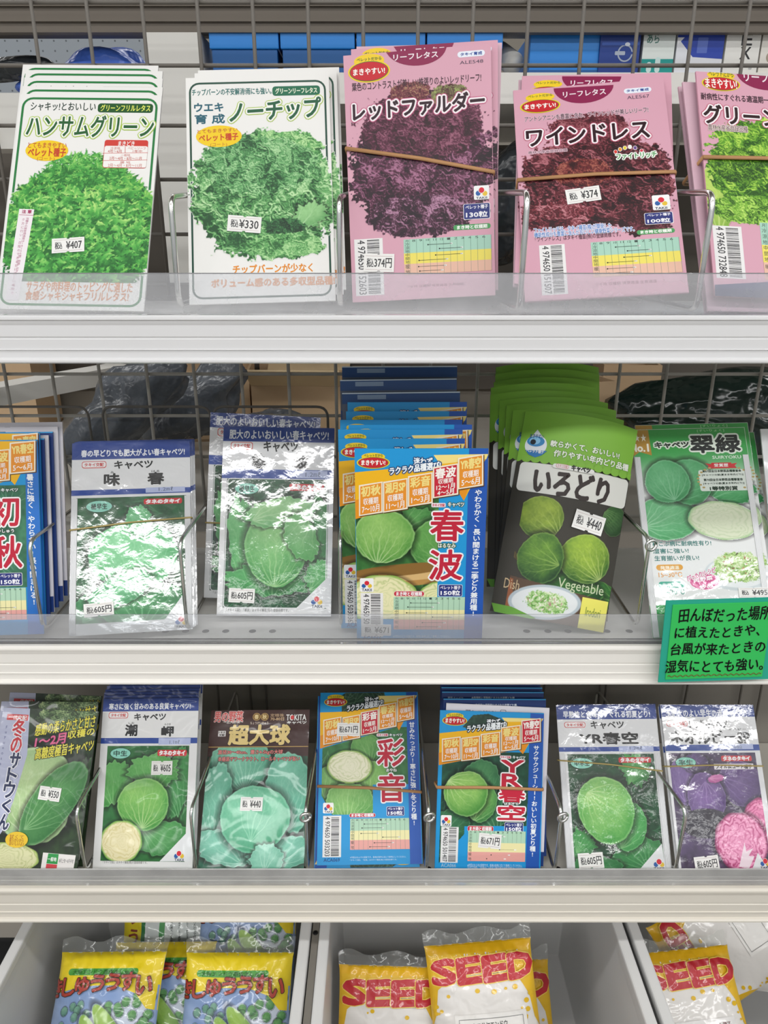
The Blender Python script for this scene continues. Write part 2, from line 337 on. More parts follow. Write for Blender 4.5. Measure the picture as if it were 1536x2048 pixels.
        for i,t in enumerate(['冷涼地','中間地','暖地']): s.vtext(t,u0+w*.04,v1-hd-rows*i,u0+w*.04,v1-hd-rows*(i+1),w*.055,'#3a4a44')
        r=random.Random(7+st)
        for i in range(6):
            v=v1-hd-rows*(i//2)-rows*(.3+.42*(i%2)); a=r.uniform(.15,.55); b=a+r.uniform(.25,.4); ua,ub=u0+w*a,u0+w*min(b,.97)
            s.add([(ua,v-.13),(ub,v-.13),(ub,v+.13),(ua,v+.13)],[(0,1,2),(0,2,3)],'#22302c',lv=6); s.poly([(ua-.5,v-.5),(ua+.5,v-.5),(ua+.5,v+.5),(ua-.5,v+.5)],'#22302c'); s.poly([(ub-1.6,v-.5),(ub+.6,v-.5),(ub+.6,v+.5),(ub-1.6,v+.5)],'#f6f6f2')
    def run(s,items):
        for it in items:
            k=it[0]
            if k=='T': s.text(*it[1:])
            elif k=='V': s.vtext(*it[1:])
            elif k=='R': s.poly(rrect(*it[1:6]),it[6])
            elif k=='O': s.ring(*it[1:])
            elif k=='E': s.poly([(it[1]+it[3]*math.cos(a*math.pi/14),it[2]+it[4]*math.sin(a*math.pi/14)) for a in range(28)],it[5])
            elif k=='P': s.poly(list(it[1]),it[2])
            elif k=='L': s.line(it[1],it[2],it[3])
            elif k=='A': s.photo(*it[1:])
            elif k=='B': s.barcode(*it[1:])
            elif k=='C': s.chart(*it[1:])
def surface(shape,w,h,puff=1.0):
    """front skin of a packet: maps print millimetres and height to local metres (x right, z up, -y outwards)"""
    if shape=='flat': return lambda u,v,o:(np.stack([(u-w/2),-o+0*u,v],-1))/1000
    if shape=='bulge':
        def f(u,v,o):
            g=19*(.3+.7*np.clip(v/h,0,1)**1.5); return np.stack([(u-w/2)*.985,-(g*(1-(2*u/w-1)**2))-o,v],-1)/1000
        return f
    def f(u,v,o):                                  # pillow bag
        a=np.clip(1-np.abs(2*u/w-1)**2.4,0,1)**.6; b=np.clip(1-np.abs(2*v/h-1)**3.2,0,1)**.55
        wr=1.3*np.sin(u*.55+np.sin(v*.21)*2)*(np.clip(v/h-.72,0,1)*3)+.8*np.sin(v*.4+u*.13)*a*(1-a)*4
        return np.stack([(u-w/2)*(1-.04*b)+0*v,-(puff*a*b+wr*a)-o,v-.03*h*(1-a)*0],-1)/1000
    return f
def packet_mesh(name,d,mats):
    w,h,t=d['w'],d['h'],d['t']; shape=d.get('shape','flat'); f=surface(shape,w,h,d.get('puff',16)); P=Print(); P.run(d['items'])
    VV=[];FF=[];CC=[];n=0; lay=.06 if shape=='flat' else .16 if shape=='bulge' else .34
    def put(V,F,C):
        nonlocal n
        VV.append(V);CC.append(np.broadcast_to(C,(len(V),3)));FF.extend((np.asarray(F)+n).tolist()); n+=len(V)
    flat=shape=='flat'; nu,nv=(2,2) if flat else (29,29) if shape=='bulge' else (41,41)
    gu,gv=np.meshgrid(np.linspace(0,w,nu),np.linspace(0,h,nv)); gu,gv=gu.ravel(),gv.ravel()
    q=[(j*nu+i,j*nu+i+1,(j+1)*nu+i+1,(j+1)*nu+i) for j in range(nv-1) for i in range(nu-1)]
    F0=f(gu,gv,np.zeros_like(gu)); put(F0,q,tolin(srgb(d['paper'])))
    if shape=='pillow': B0=F0*[1,-1,1]
    else: B0=F0+np.array([0,t/1000,0])
    put(B0,[x[::-1] for x in q],tolin(srgb(d['back'])))
    rim=[i for i in range(nu)]+[j*nu+nu-1 for j in range(1,nv)]+[(nv-1)*nu+i for i in range(nu-2,-1,-1)]+[j*nu for j in range(nv-2,0,-1)]
    m=len(rim); put(np.concatenate([F0[rim],B0[rim]]),[((i+1)%m,i,m+i,m+(i+1)%m) for i in range(m)],tolin(srgb(d['paper']))*.9 if d['kind']=='paper' else tolin(srgb(d['paper'])))
    if flat:
        for V,T,lv,col in P.el:
            V=V.copy(); V[:,0]=np.clip(V[:,0],0,w); V[:,1]=np.clip(V[:,1],0,h)
            put(f(V[:,0],V[:,1],np.full(len(V),lay*lv)),T,tolin(srgb(col)))
    else:
        for V,T,lv,col in P.el:
            V=V.copy(); V[:,0]=np.clip(V[:,0],0,w); V[:,1]=np.clip(V[:,1],0,h)
            bm=bmesh.new(); vs=[bm.verts.new((x,y,0)) for x,y in V]
            for tr in T:
                if len({vs[i] for i in tr})==3:
                    try: bm.faces.new([vs[i] for i in tr])
                    except ValueError: pass
            for ax,lo,hi,stp in ((0,V[:,0].min(),V[:,0].max(),w/(nu-1)),(1,V[:,1].min(),V[:,1].max(),h/(nv-1))):
                k=math.floor(lo/stp)+1
                while k*stp<hi:
                    co=[0,0,0];no=[0,0,0];co[ax]=k*stp;no[ax]=1
                    bmesh.ops.bisect_plane(bm,geom=bm.verts[:]+bm.edges[:]+bm.faces[:],plane_co=co,plane_no=no); k+=1
            bm.verts.index_update(); X=np.array([v.co[:2] for v in bm.verts]).reshape(-1,2)
            for fc in bm.faces: fc.normal_update()
            F=[[v.index for v in (fc.verts if fc.normal.z>0 else list(fc.verts)[::-1])] for fc in bm.faces]; bm.free()
            if len(F):
                p=f(X[:,0],X[:,1],np.full(len(X),lay*lv)); VV.append(p);CC.append(np.broadcast_to(tolin(srgb(col)),(len(p),3)));FF.extend([[i+n for i in g] for g in F]);n+=len(p)
    for U,V,img,keep,lv in P.photos:
        nvv,nuu=U.shape; jj,ii=np.nonzero(keep); a=jj*nuu+ii; Q=np.stack([a,a+1,a+nuu+1,a+nuu],1)
        used,inv=np.unique(Q,return_inverse=True)
        if len(used)==0: continue
        put(f(U.ravel()[used],V.ravel()[used],np.full(len(used),lay*lv)),inv.reshape(-1,4),tolin(img.reshape(-1,3)[used]))
    V=np.concatenate(VV).astype('f');C=np.concatenate(CC)
    me=bpy.data.meshes.new(name); me.from_pydata(V.tolist(),[],FF)
    at=me.color_attributes.new('print','FLOAT_COLOR','POINT'); at.data.foreach_set('color',np.concatenate([C,np.ones((len(C),1))],1).astype('f').ravel())
    me.materials.append(mats[d['kind']]); me.update()
    if not flat: me.polygons.foreach_set('use_smooth',[True]*len(me.polygons))
    return me
def sticker_mesh(d,st):
    u,v,w,h,ang,txt=st; f=surface(d.get('shape','flat'),d['w'],d['h'],d.get('puff',16)); P=Print()
    k=h*.07; out=[(0,0),(w*.5-k*1.4,0),(w*.5-k,k),(w*.5+k,k),(w*.5+k*1.4,0),(w,0),(w,h),(w*.5+k*1.4,h),(w*.5+k,h-k),(w*.5-k,h-k),(w*.5-k*1.4,h),(0,h)]
    P.poly(out,'#f0efec'); P.line([(w*.06,h*.13),(w*.94,h*.13)],.25,'#b8a0a0'); P.line([(w*.06,h*.87),(w*.94,h*.87)],.25,'#b8a0a0')
    n=len(txt)
    if ' ' in txt: a,b=txt.split(' ')
    else: a,b=txt[:2],txt[2:]
    P.text(a,w*.1,h*.26,w*.32,h*.74,'#3a3a3c',(),.1); P.text(b,w*(.44 if ' ' in txt else .35),h*.24,w*.92,h*.76,'#3a3a3c',(),.12)
    VV=[];FF=[];CC=[];m=0
    for V,T,lv,col in P.el: VV.append(np.concatenate([V,np.full((len(V),1),lv*.06+.1)],1));FF+=(T+m).tolist();CC.append(np.broadcast_to(tolin(srgb(col)),(len(V),3)));m+=len(V)
    V=np.concatenate(VV);C=np.concatenate(CC); a=math.radians(-ang); x=V[:,0]-w/2;y=V[:,1]-h/2
    uu=u+x*math.cos(a)-y*math.sin(a); vv=v+x*math.sin(a)+y*math.cos(a); off=.55 if d.get('shape','flat')=='flat' else 1.1
    if d.get('shape','flat')=='flat': X=f(uu,vv,V[:,2]+off)
    else:
        e=.5; p0=f(np.array([u]),np.array([v]),np.array([off]))[0]; pu=(f(np.array([u+e]),np.array([v]),np.array([off]))[0]-p0)/e*1000; pv=(f(np.array([u]),np.array([v+e]),np.array([off]))[0]-p0)/e*1000
        pu/=np.linalg.norm(pu);pv/=np.linalg.norm(pv);nn=np.cross(pu,pv); X=p0+((uu-u)[:,None]*pu+(vv-v)[:,None]*pv+(V[:,2])[:,None]*nn)/1000
    me=bpy.data.meshes.new('price_sticker'); me.from_pydata(X.tolist(),[],FF)
    at=me.color_attributes.new('print','FLOAT_COLOR','POINT'); at.data.foreach_set('color',np.concatenate([C,np.ones((len(C),1))],1).astype('f').ravel()); me.update()
    return me
# ------------------------------------------------------------------ materials
def pegboard():
    m=mat('peg_board','#aab2ba',.6); nt=m.node_tree; N=nt.nodes; L=nt.links; tc=N.new('ShaderNodeTexCoord'); sx=N.new('ShaderNodeSeparateXYZ'); L.new(tc.outputs['Object'],sx.inputs[0]); sq=[]
    for i,p in ((0,.025),(2,.018)):
        a=N.new('ShaderNodeMath'); a.operation='PINGPONG'; a.inputs[1].default_value=p/2; L.new(sx.outputs[i],a.inputs[0]); b=N.new('ShaderNodeMath'); b.operation='POWER'; b.inputs[1].default_value=2; L.new(a.outputs[0],b.inputs[0]); sq.append(b)
    s=N.new('ShaderNodeMath'); s.operation='ADD'; L.new(sq[0].outputs[0],s.inputs[0]); L.new(sq[1].outputs[0],s.inputs[1]); c=N.new('ShaderNodeMath'); c.operation='LESS_THAN'; c.inputs[1].default_value=.0018**2; L.new(s.outputs[0],c.inputs[0])
    x=N.new('ShaderNodeMixRGB'); x.inputs[1].default_value=(*lin('#aab2ba'),1); x.inputs[2].default_value=(*lin('#6a7076'),1); L.new(c.outputs[0],x.inputs[0]); L.new(x.outputs[0],N['Principled BSDF'].inputs['Base Color']); return m
M=dict(
 enamel=mat('white_enamel','#dededf',.32,var=(9,.015)), cream=mat('cream_enamel','#ebe8e2',.34,var=(9,.02)), ivory=mat('ivory_enamel','#dcd6ca',.36,var=(9,.025)),
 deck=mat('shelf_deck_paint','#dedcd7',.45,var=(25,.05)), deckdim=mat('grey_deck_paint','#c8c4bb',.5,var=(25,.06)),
 panel=mat('grey_panel_paint','#8f8a82',.55,var=(14,.05)), grid=mat('grey_wire_paint','#6e6962',.5),grid_lifted=mat('grey_wire_shade_lift','#b4afa6',.45), chrome=mat('bright_wire','#dededb',.26,metal=1), dark=mat('dark_plastic','#1b1c1e',.4),  # same wire twice: lower grid lightened to offset shade, upper darkened against bright goods
 rubber=mat('tan_rubber','#b8895c',.6,var=(60,.12)), thinrubber=mat('pale_rubber','#b9a56a',.55), bin=mat('bin_plastic','#dcdcdb',.35), card=mat('brown_cardboard','#c8ab88',.8,var=(30,.06)), cardin=mat('pale_cardboard','#dcc49c',.8,var=(30,.05)),
 bagblack=mat('black_film','#2c3034',.22,bump=(22,.7,.02)), baggreen=mat('dark_green_film','#14241f',.15,bump=(16,.7,.02)), baggrey=mat('grey_film','#60656c',.25,bump=(30,.7,.014)),
 bluebag=mat('blue_film','#5b86f4',.25,bump=(30,.6,.02)), greenball=mat('green_film','#2f9a44',.35,bump=(30,.4,.01)), bluetub=mat('blue_plastic','#2384d8',.38), bluedeep=mat('deep_blue_plastic','#125a9c',.4), navy=mat('navy_card','#1f3a86',.4),
 post=mat('white_post_paint','#dcdad4',.5), peg=pegboard(), browndim=mat('dim_brown_paint','#5c564e',.7),brownlip=mat('brown_grey_paint','#6e665c',.6), wall=mat('shop_wall_paint','#8c867c',.8), floor=mat('shop_floor_vinyl','#8f8980',.5,var=(3,.06)),
 teal=mat('teal_paper','#1fa58c',.7), signgreen=mat('green_paper','#2fbf5a',.7), ink=mat('felt_pen_ink','#141a16',.6), brownink=mat('brown_pen_ink','#6a5a1c',.6), tape=glassy('tape_film','#ffffff',.12,'#ffffff'),
 foilwhite=mat('white_foil','#e3e4e6',.22,spec=.8),midclear=glassy('guard_acrylic','#fcfdff',.19,'#f6f7fb',.05),frost=glassy('dusty_acrylic_brightened','#fcfdff',.42,'#f6f5f2',.12),clear=glassy('clear_acrylic','#fcfdff',.27,'#f6f7fb',.05), film=glassy('clear_film','#fbfcfa',.14,'#e8ecea',.12,bump=(40,.6,.01)), redfilm=mat('red_film','#b0343c',.4), black=mat('black_screw','#121212',.4), cream_card=mat('cream_card','#e4e2d8',.6))  # frost: dusty haze, raised further to brighten the shaded lowest guard
PM=dict(paper=printed('printed_paper',.42,.35),foil=printed('printed_foil',.30,.5,coat=1.0,bumps=((13,.6,.0052,(1,1,1.2)),(70,.25,.0016,(1,1,1)),(420,.25,.0002,(1,1,1)))),
        soft=printed('printed_soft_film',.38,.4,coat=.35,bumps=((22,.5,.006,(1,1,1)),)),
        film=printed('printed_film',.38,.5,coat=.5,bumps=((38,.5,.006,(1,1,1)),)))
# ------------------------------------------------------------------ the shop around
def struct(name,bm,m): return tag(obj(name,bm,m),kind='structure')
struct('floor',box((-3,-7,-.05),(3,3,0)),M['floor'])
struct('wall_back',box((-3,2.6,0),(3,2.7,3)),M['wall'])
struct('ceiling',box((-3,-7,2.9),(3,2.7,2.95)),M['wall'])
# ------------------------------------------------------------------ shelves
ZT,ZM,ZB=1.2004,.9285,.6604
def rail_prof(z,drop):
    """price rail: bead on top, slanted channel face, rounded bead at the foot"""
    d=drop; p=[(.020,z-.006),(.012,z-.006),(.010,z-.0005),(.000,z+.0005),(-.0024,z-.0008),(-.0026,z-.0024),(-.0012,z-.0032),(-.0009,z-d*.16),(-.0006,z-d*.19),(-.0009,z-d*.43),(-.0003,z-d*.45),(-.0003,z-d*.475),(-.0009,z-d*.49),(-.0010,z-d*.695),(-.0019,z-d*.705),(-.0019,z-d*.715),(-.0010,z-d*.725),(-.0011,z-d*.885),(-.0030,z-d*.90),(-.0042,z-d*.93),(-.0042,z-d*.97),(-.003,z-d),(.004,z-d),(.020,z-d*.9)]
    return p
def shelf(z,drop,gh,m,label,holes,deckm,back):
    t=tag(empty('display_shelf',(0,0,z)),label,'shelf')
    bm=bmesh.new(); add_prism(bm,[(y,zz-z) for y,zz in rail_prof(z,drop)],-.62,.62); obj('price_rail',bm,m,t)
    bm=bmesh.new(); add_box(bm,(-.62,.0205,-.018),(.62,.231,-.006))
    obj('deck',bm,deckm,t,bevel=.0008)
    for hx,hy in holes:
        bm=bmesh.new(); c=[bm.verts.new((hx+.0032*math.cos(a*math.pi/8),hy+.0032*math.sin(a*math.pi/8),-.0059)) for a in range(16)]; bm.faces.new(c); obj('screw_hole',bm,M['black'],t)
    bm=bmesh.new(); add_prism(bm,[(.0095,.0004),(.0035,.0004),(.0022,.004),(.0012,gh),(.0022,gh+.0006),(.0032,gh-.0002),(.0042,.0055),(.0055,.0018),(.0095,.0014)],-.62,.62); obj('clear_guard',bm,M['frost' if m is M['ivory'] else 'midclear' if m is M['cream'] else 'clear'],t)
    return t
hm=[(x,.037) for x in (-.215,-.196,-.178,-.160,-.142,-.118,-.1,.128,.147,.165,.2,.22)]
shelf(ZT,.0336,.029,M['enamel'],'white steel shelf with a deep price rail under the lettuce packets','',M['deck'],.27)
shelf(ZM,.0355,.029,M['cream'],'cream steel shelf with clear guard holding the middle row of cabbage packets',hm,M['deck'],.27)
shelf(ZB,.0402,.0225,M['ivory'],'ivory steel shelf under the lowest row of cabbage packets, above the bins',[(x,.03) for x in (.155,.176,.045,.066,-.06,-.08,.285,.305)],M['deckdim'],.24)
t=tag(empty('steel_back_panel',(0,.232,.66)),'grey steel panel closing the back of the lowest packet shelf','panel')
obj('sheet',box((-.62,0,-.3),(.62,.006,.232)),M['panel'],t)
for x,z,a in ((-.125,.165,.4),(-.118,.17,-.5),(.055,.165,.3),(.062,.16,-.7)): obj('scuff_mark',box((-.003,-.0008,-.001),(.003,.0002,.001),Matrix.Translation((x,0,z))@Matrix.Rotation(a,4,'Y')),M['black'],t)
# ------------------------------------------------------------------ wire grids at the back
def grid(label,z0,z1,hz,x0,r,m='grid'):
    bm=bmesh.new(); x=x0
    while x<.64: add_tube(bm,[(x,.235,z0),(x,.235,z1)],r,8); x+=.05
    for z in hz: add_tube(bm,[(-.62,.235+2*r,z),(.62,.235+2*r,z)],r,8)
    return tag(obj('wire_grid_panel',bm,M[m],smooth=True),label,'wire panel')
grid('grey wire grid panel standing behind the lettuce packets',1.19,1.62,[1.605,1.555,1.505,1.455,1.405,1.355,1.308,1.258,1.21],-.619,.0018)
grid('grey wire grid panel standing behind the middle row of cabbage packets',.93,1.17,[1.165,1.119,1.074,1.028,.958],-.601,.0018,'grid_lifted')
# ------------------------------------------------------------------ wire dividers
def divider(x,y,z,lift,xb,m,label,group,ring=False,rise=.0,r=.0017):
    bm=bmesh.new()
    add_tube(bm,fillet([(x,.224,z+r),(x,y,z+r),(x+.001,y,z+lift),(xb,.224,z+lift+rise),(xb,.224,z+r*2.2)],.012,6),r,8)
    if ring:
        c=Vector((x+.0014,y-.002,z+lift-.004)); add_tube(bm,[c+Vector((.0045*math.cos(a),-.003*math.sin(a*.5),.0045*math.sin(a))) for a in [i*math.pi/8 for i in range(17)]],r*.9,8)
    return tag(obj('wire_divider',bm,m,smooth=True),label,'shelf divider',group)
for x,y,xb,w in ((-.166,.07,-.166,'between the frill lettuce and the curly leaf lettuce packets'),(-.036,.075,-.03,'between the curly leaf lettuce and the purple lettuce packets'),(.101,.02,.1,'between the purple lettuce and the wine red lettuce packets'),(.233,.02,.226,'between the wine red and the yellow green lettuce packets')):
    divider(x,y,ZT,.083,xb,M['chrome'],'bright wire divider '+w,'wire dividers on the top shelf',rise=.012,r=.0023)
for x,y,xb,w,rg in ((-.299,.024,-.285,'beside the glare-whitened cabbage foil packets, next to the blue packets',0),(-.1725,.024,-.168,'between the glare-whitened and the veined cabbage foil packets',0),(-.038,.03,-.04,'between the veined cabbage foil and the bright blue packets',0),(.224,.03,.215,'between the curved green and the green banded white packets',1)):
    divider(x,y,ZM,.086,xb,M['chrome'],'bright wire divider '+w,'wire dividers on the middle shelf',rg)
for x,xb,w,rg in ((-.2965,-.29,'between the lavender titled and the half cut cabbage foil packets',0),(-.1865,-.18,'between the half cut cabbage foil and the brown topped packets',0),(-.0765,-.07,'between the brown topped and the blue half cut cabbage packets',1),(.042,.04,'between the blue half cut and the blue dark leaf packets',1),(.1695,.155,'between the blue dark leaf and the big cabbage foil packets',1),(.289,.26,'between the big cabbage foil and the purple cabbage packets',0)):
    divider(x,.018,ZB,.078,xb,M['chrome'],'bright wire divider '+w,'wire dividers on the bottom shelf',rg)
def back_wire(pts,label,r=.0014,group=None):
    bm=bmesh.new()
    for p in pts: add_tube(bm,fillet(p,.012,5),r,8)
    return tag(obj('wire_back_rest',bm,M['grid'],smooth=True),label,'wire rest',group)
for x0,x1,lab in ((-.44,-.315,'dark wire back rest frame behind the blue packets at the frame edge'),(-.3,-.185,'dark wire back rest frame behind the glare-whitened cabbage packets'),(-.182,-.06,'dark wire back rest frame behind the veined cabbage foil packets')):
    back_wire([[(x0,.226,ZM+.001),(x0,.226,ZM+.158),(x1,.226,ZM+.158),(x1,.226,ZM+.001)]],lab,group='wire back rests on the middle shelf')
yb=.226
for xs,lab in (((-.199,-.194,-.166,-.146),'dark zigzag wire rest behind the brown topped cabbage packet'),((.2,.236,.262,.27),'dark zigzag wire rest behind the big cabbage foil packets'),((.375,.4,.435,.46),'dark zigzag wire rest behind the purple cabbage packets')):
    a,b,c,d=xs; zt=ZB+.215; back_wire([[(a,yb,zt),(a-.006,yb,ZB+.02)],[(b,yb,zt),(b+.004,yb,ZB+.17),(c,yb,zt)],[(c,yb,zt),(c+.003,yb,ZB+.02)],[(d,yb,zt),(d+.002,yb,ZB+.02)]],lab,group='wire rests on the bottom shelf')
# packet artwork, in millimetres on each packet
DESIGNS={}
DESIGNS['A']=dict(w=120.0,h=191.5,paper='#ecebe8',back='#ecebe8',kind='paper',shape='flat',t=1.6,sticker=(53.9,55.3,26.6,12.7,-5,'税込 ¥407'),items=[
('O',2.4,3.2,117.4,188.3,9,1.9,'#1d7a3c'),
('A',1.4,23.7,119.7,145.7,0.42,'#ecebe8',(('ell',62.1,68.1,61.5,55.3,0,'#14531f'),('frill',62.1,68.1,65.6,59.8,3000,7.38,'#135420','#3f9f3e','#a8da6a',3,'spike'),('frill',62.0,123.2,34.4,13.9,420,4.92,'#1f6a28','#4aa844','#aade74',5,'spike'),('frill',61.6,95.5,14.8,9.8,90,3.69,'#0c3a1e','#1a5c2e','#3c8a48',9,'spike'),('frill',58.3,64.5,57.4,38.9,800,8.2,'#1c6426','#52b048','#c4e884',10,'spike')),None),
('T','シャキッ!とおいしい',10.0,176.1,65.0,183.7,'#22382e',(),0.12,0),
('R',66.9,174.9,113.5,183.3,2.6,'#14521f'),
('T','グリーンフリルレタス',69.3,176.1,111.3,182.1,'#e6ee6a',(),0.12,0),
('T','ハンサムグリーン',8.7,152.1,115.3,171.7,'#1d5c2c',((2.0,'#a9c93a'),(1.25,'#f2f3ec')),0.35,0),
('E',27.7,139.3,18.0,9.4,'#f2cd14'),
('T','とてもまきやすい',11.5,141.6,43.8,146.6,'#c2502a',(),0.06,0),
('T','ペレット種子',12.3,133.9,43.9,141.5,'#c63c20',(),0.2,0),
('T','(コート)',20.3,129.7,35.0,133.5,'#c2502a',(),0,0),
('R',75.6,124.3,112.0,149.7,2,'#cf3a30'),
('R',76.0,124.8,112.0,144.2,1.6,'#f2efec'),
('T','まきどき',87.1,144.4,100.7,148.6,'#f6f0ee',(),0.1,0),
('L',((75.1,137.4),(112.4,138.3)),0.35,'#cf3a30'),
('L',((75.3,130.8),(112.5,131.8)),0.35,'#cf3a30'),
('L',((93.2,143.8),(93.5,137.9)),0.35,'#cf3a30'),
('T','冷涼地',80.9,140.7,89.0,143.3,'#c85a50',(),0,0),
('T','4月〜6月',79.0,137.9,90.5,140.6,'#c85a50',(),0,0),
('T','ベビーリーフ',95.5,141.1,110.3,143.5,'#c85a50',(),0,0),
('T','1年中',99.9,138.4,107.6,140.8,'#c85a50',(),0,0),
('T','一般地',90.2,134.7,97.9,137.0,'#c85a50',(),0,0),
('T','2月〜4月・8月〜11月',80.9,131.4,107.7,134.4,'#c85a50',(),0,0),
('T','暖 地',90.3,128.3,98.5,130.5,'#c85a50',(),0,0),
('T','2月〜4月・8月〜11月',80.2,125.0,108.2,128.1,'#c85a50',(),0,0),
('P',((10.2,86.7),(22.7,86.4),(17.9,7.3),(7.2,7.6)),'#efe9ec'),
('L',((10.7,81.4),(22.8,81.1)),0.4,'#b0406a'),
('T','注 意',12.7,82.8,20.7,85.8,'#a83a64',(),0.15,0),
('V','当種子の発芽適温度は18〜20度(地温)です。',18.0,79.3,13.9,29.1,2.7,'#b0507a',(),0),
('V','夕方に行い、日陰のできるだけ涼しい場所で',14.8,78.8,12.1,11.9,2.7,'#b0507a',(),0),
('T','サラダや肉料理のトッピングに適した',23.3,15.5,109.3,24.3,'#e0852a',(),0.1,0),
('T','食感シャキシャキフリルレタス!',23.1,7.8,106.8,15.8,'#e0852a',(),0.1,0),
])
DESIGNS['B']=dict(w=120.0,h=194.6,paper='#ecebe8',back='#ecebe8',kind='paper',shape='flat',t=1.6,sticker=(46.5,66.7,27.8,13.7,6,'税込¥330'),items=[
('O',2.6,4.2,117.2,190.2,8.5,1.6,'#1c4a3a'),
('A',0.3,34.4,119.7,152.5,0.42,'#ecebe8',(('frill',63.2,90.6,60.7,52.4,520,12.47,'#1e4e2a','#5fa45c','#c2e4ae',11,'curl'),('frill',77.3,125.6,37.4,20.8,130,9.97,'#24562c','#5ba458','#b8e09e',12,'curl'),('frill',60.5,117.4,45.7,24.9,160,9.14,'#1e4c2a','#5a9f5c','#aed8a0',15,'curl'),('leaf',100.9,73.3,14.1,10.0,20,'#5a9c58','#a8d898','#c8e8b8',92.3,62.8,3,1.2,0.35,14),('frill',79.9,61.0,16.6,10.8,40,7.48,'#142e1e','#245230','#4a8c50',13,'curl'),('frill',79.5,48.3,33.2,10.8,90,9.14,'#2e6434','#62a85e','#b2dc9c',17,'curl')),None),
('T','チップバーンの不安解消!雨にも強い。',5.1,178.8,71.5,184.6,'#1e6a66',(),0.12,0),
('R',72.3,177.1,112.2,185.4,2.6,'#1b6b4c'),
('T','グリーンリーフレタス',74.9,178.8,109.8,183.7,'#e8efd8',(),0.15,0),
('T','ウエキ',6.9,164.8,30.8,172.1,'#1f5f70',(),0.3,0),
('T','育 成',7.2,154.3,31.9,162.4,'#1f5f70',(),0.3,0),
('T','ノーチップ',36.3,154.5,112.5,175.2,'#1d5c3c',((2.0,'#a9c54a'),(1.3,'#f2f3ec')),0.5,0.04),
('E',26.9,143.0,19.1,9.4,'#f2cd14'),
('T','とてもまきやすい',9.1,145.8,42.5,150.0,'#c2602a',(),0.06,0.03),
('T','ペレット種子',10.4,138.6,42.8,145.6,'#c8401c',(),0.2,0.03),
('T','(コート)',19.7,133.6,33.5,137.4,'#c2602a',(),0,0),
('T','チップバーンが少なく',36.2,24.9,101.8,32.3,'#e08a1e',(),0.25,0),
('T','ボリューム感のある多収型品種!',18.3,13.6,119.6,20.8,'#e0904a',(),0.25,0),
])
DESIGNS['C']=dict(w=120.0,h=197.6,paper='#d9a4b6',back='#d6c3cc',kind='paper',shape='flat',t=1.6,sticker=(23.6,31.1,25.6,14.9,4,'税込374円'),items=[
('A',0.3,46.4,119.7,173.5,0.42,'#d9a4b6',(('frill',62.4,107.6,57.9,52.9,640,10.74,'#1c0c16','#4a1a34','#a8708e',21,'curl'),('frill',61.3,139.2,49.6,27.3,230,8.27,'#2a1018','#551e38','#9c6076',22,'curl'),('frill',61.2,67.8,43.0,16.5,150,9.92,'#1e0e1a','#4a2038','#b98aa6',23,'curl'),('frill',53.8,165.1,16.5,8.3,40,6.2,'#4a1c24','#7a3a44','#b99a70',24,'curl'),('frill',86.3,160.8,16.5,8.3,30,5.79,'#4a1c24','#6a5a44','#9cae60',26,'curl')),None),
('P',((84.5,198.7),(84.1,196.4),(83.0,194.1),(81.3,192.0),(79.1,190.1),(76.2,188.4),(73.0,187.1),(69.4,186.1),(65.5,185.5),(61.4,185.3),(57.3,185.5),(53.3,186.1),(49.4,187.1),(45.8,188.4),(42.6,190.1),(39.9,192.0),(37.7,194.1),(36.1,196.4),(35.2,198.8),(35.0,201.2)),'#8c1f4e'),
('T','リーフレタス',41.2,190.6,77.3,195.3,'#f3e6ec',(),0.15,0),
('E',21.1,192.0,12.5,5.4,'#f2cf2a'),
('E',20.8,183.9,17.4,8.7,'#f2cf2a'),
('E',20.8,183.9,16.1,7.8,'#2f7a3a'),
('E',20.8,183.9,15.6,7.3,'#c8202c'),
('T','まきやすい!',7.8,181.4,33.7,186.3,'#fdfdf5',(),0.15,0),
('T','ペレットだから',11.0,192.1,31.2,194.6,'#2f6a35',(),0.05,0),
('R',93.1,188.9,115.1,193.4,2.4,'#eaf0fa'),
('T','タキイ育成',95.5,189.9,112.9,192.4,'#2a4a9a',(),0.1,0),
('T','ALE548',94.8,183.6,113.7,186.2,'#4a3a50',(),0,0),
('T','葉色のコントラストが美しい!株張りのよいレッドリーフ!',6.2,169.4,111.7,175.8,'#3c2430',(),0.06,0),
('T','レッドファルダー',6.5,145.8,113.9,162.2,'#2c0c1e',((1.9,'#c04a78'),(1.3,'#f6ecf0')),0.5,0.02),
('R',103.9,77.2,116.4,88.3,1.2,'#f4f4f4'),
('E',107.4,82.3,2.0,2.0,'#2a5fa8'),
('E',112.9,81.9,2.0,2.0,'#e8c23a'),
('E',110.2,84.6,2.6,2.6,'#f4f4f4'),
('E',110.2,84.6,2.2,2.2,'#d8263a'),
('T','TAKII',105.7,77.7,114.5,79.4,'#2a3a5a',(),0.08,0),
('R',95.0,61.8,117.0,74.4,1.2,'#f2f2f2'),
('R',95.4,62.2,116.5,74.1,1.1,'#27327c'),
('T','ペレット種子',96.9,70.1,115.2,73.2,'#f4f4fa',(),0.08,0),
('T','130粒',97.2,63.4,114.7,67.9,'#f4f4fa',(),0.2,0),
('R',86.5,53.9,117.1,58.1,1.9,'#4ea05e'),
('T','まき時と収穫期',89.5,54.5,114.2,57.5,'#f0f6ee',(),0.15,0),
('C',44.8,20.2,117.3,48.9,0),
('B',3.3,4.9,27.3,51.3,'4 974650 152603'),
('T','マキ時 収穫期 発芽適温 生育適温',46.1,9.5,94.2,11.5,'#8a4a62',(),0,0),
])
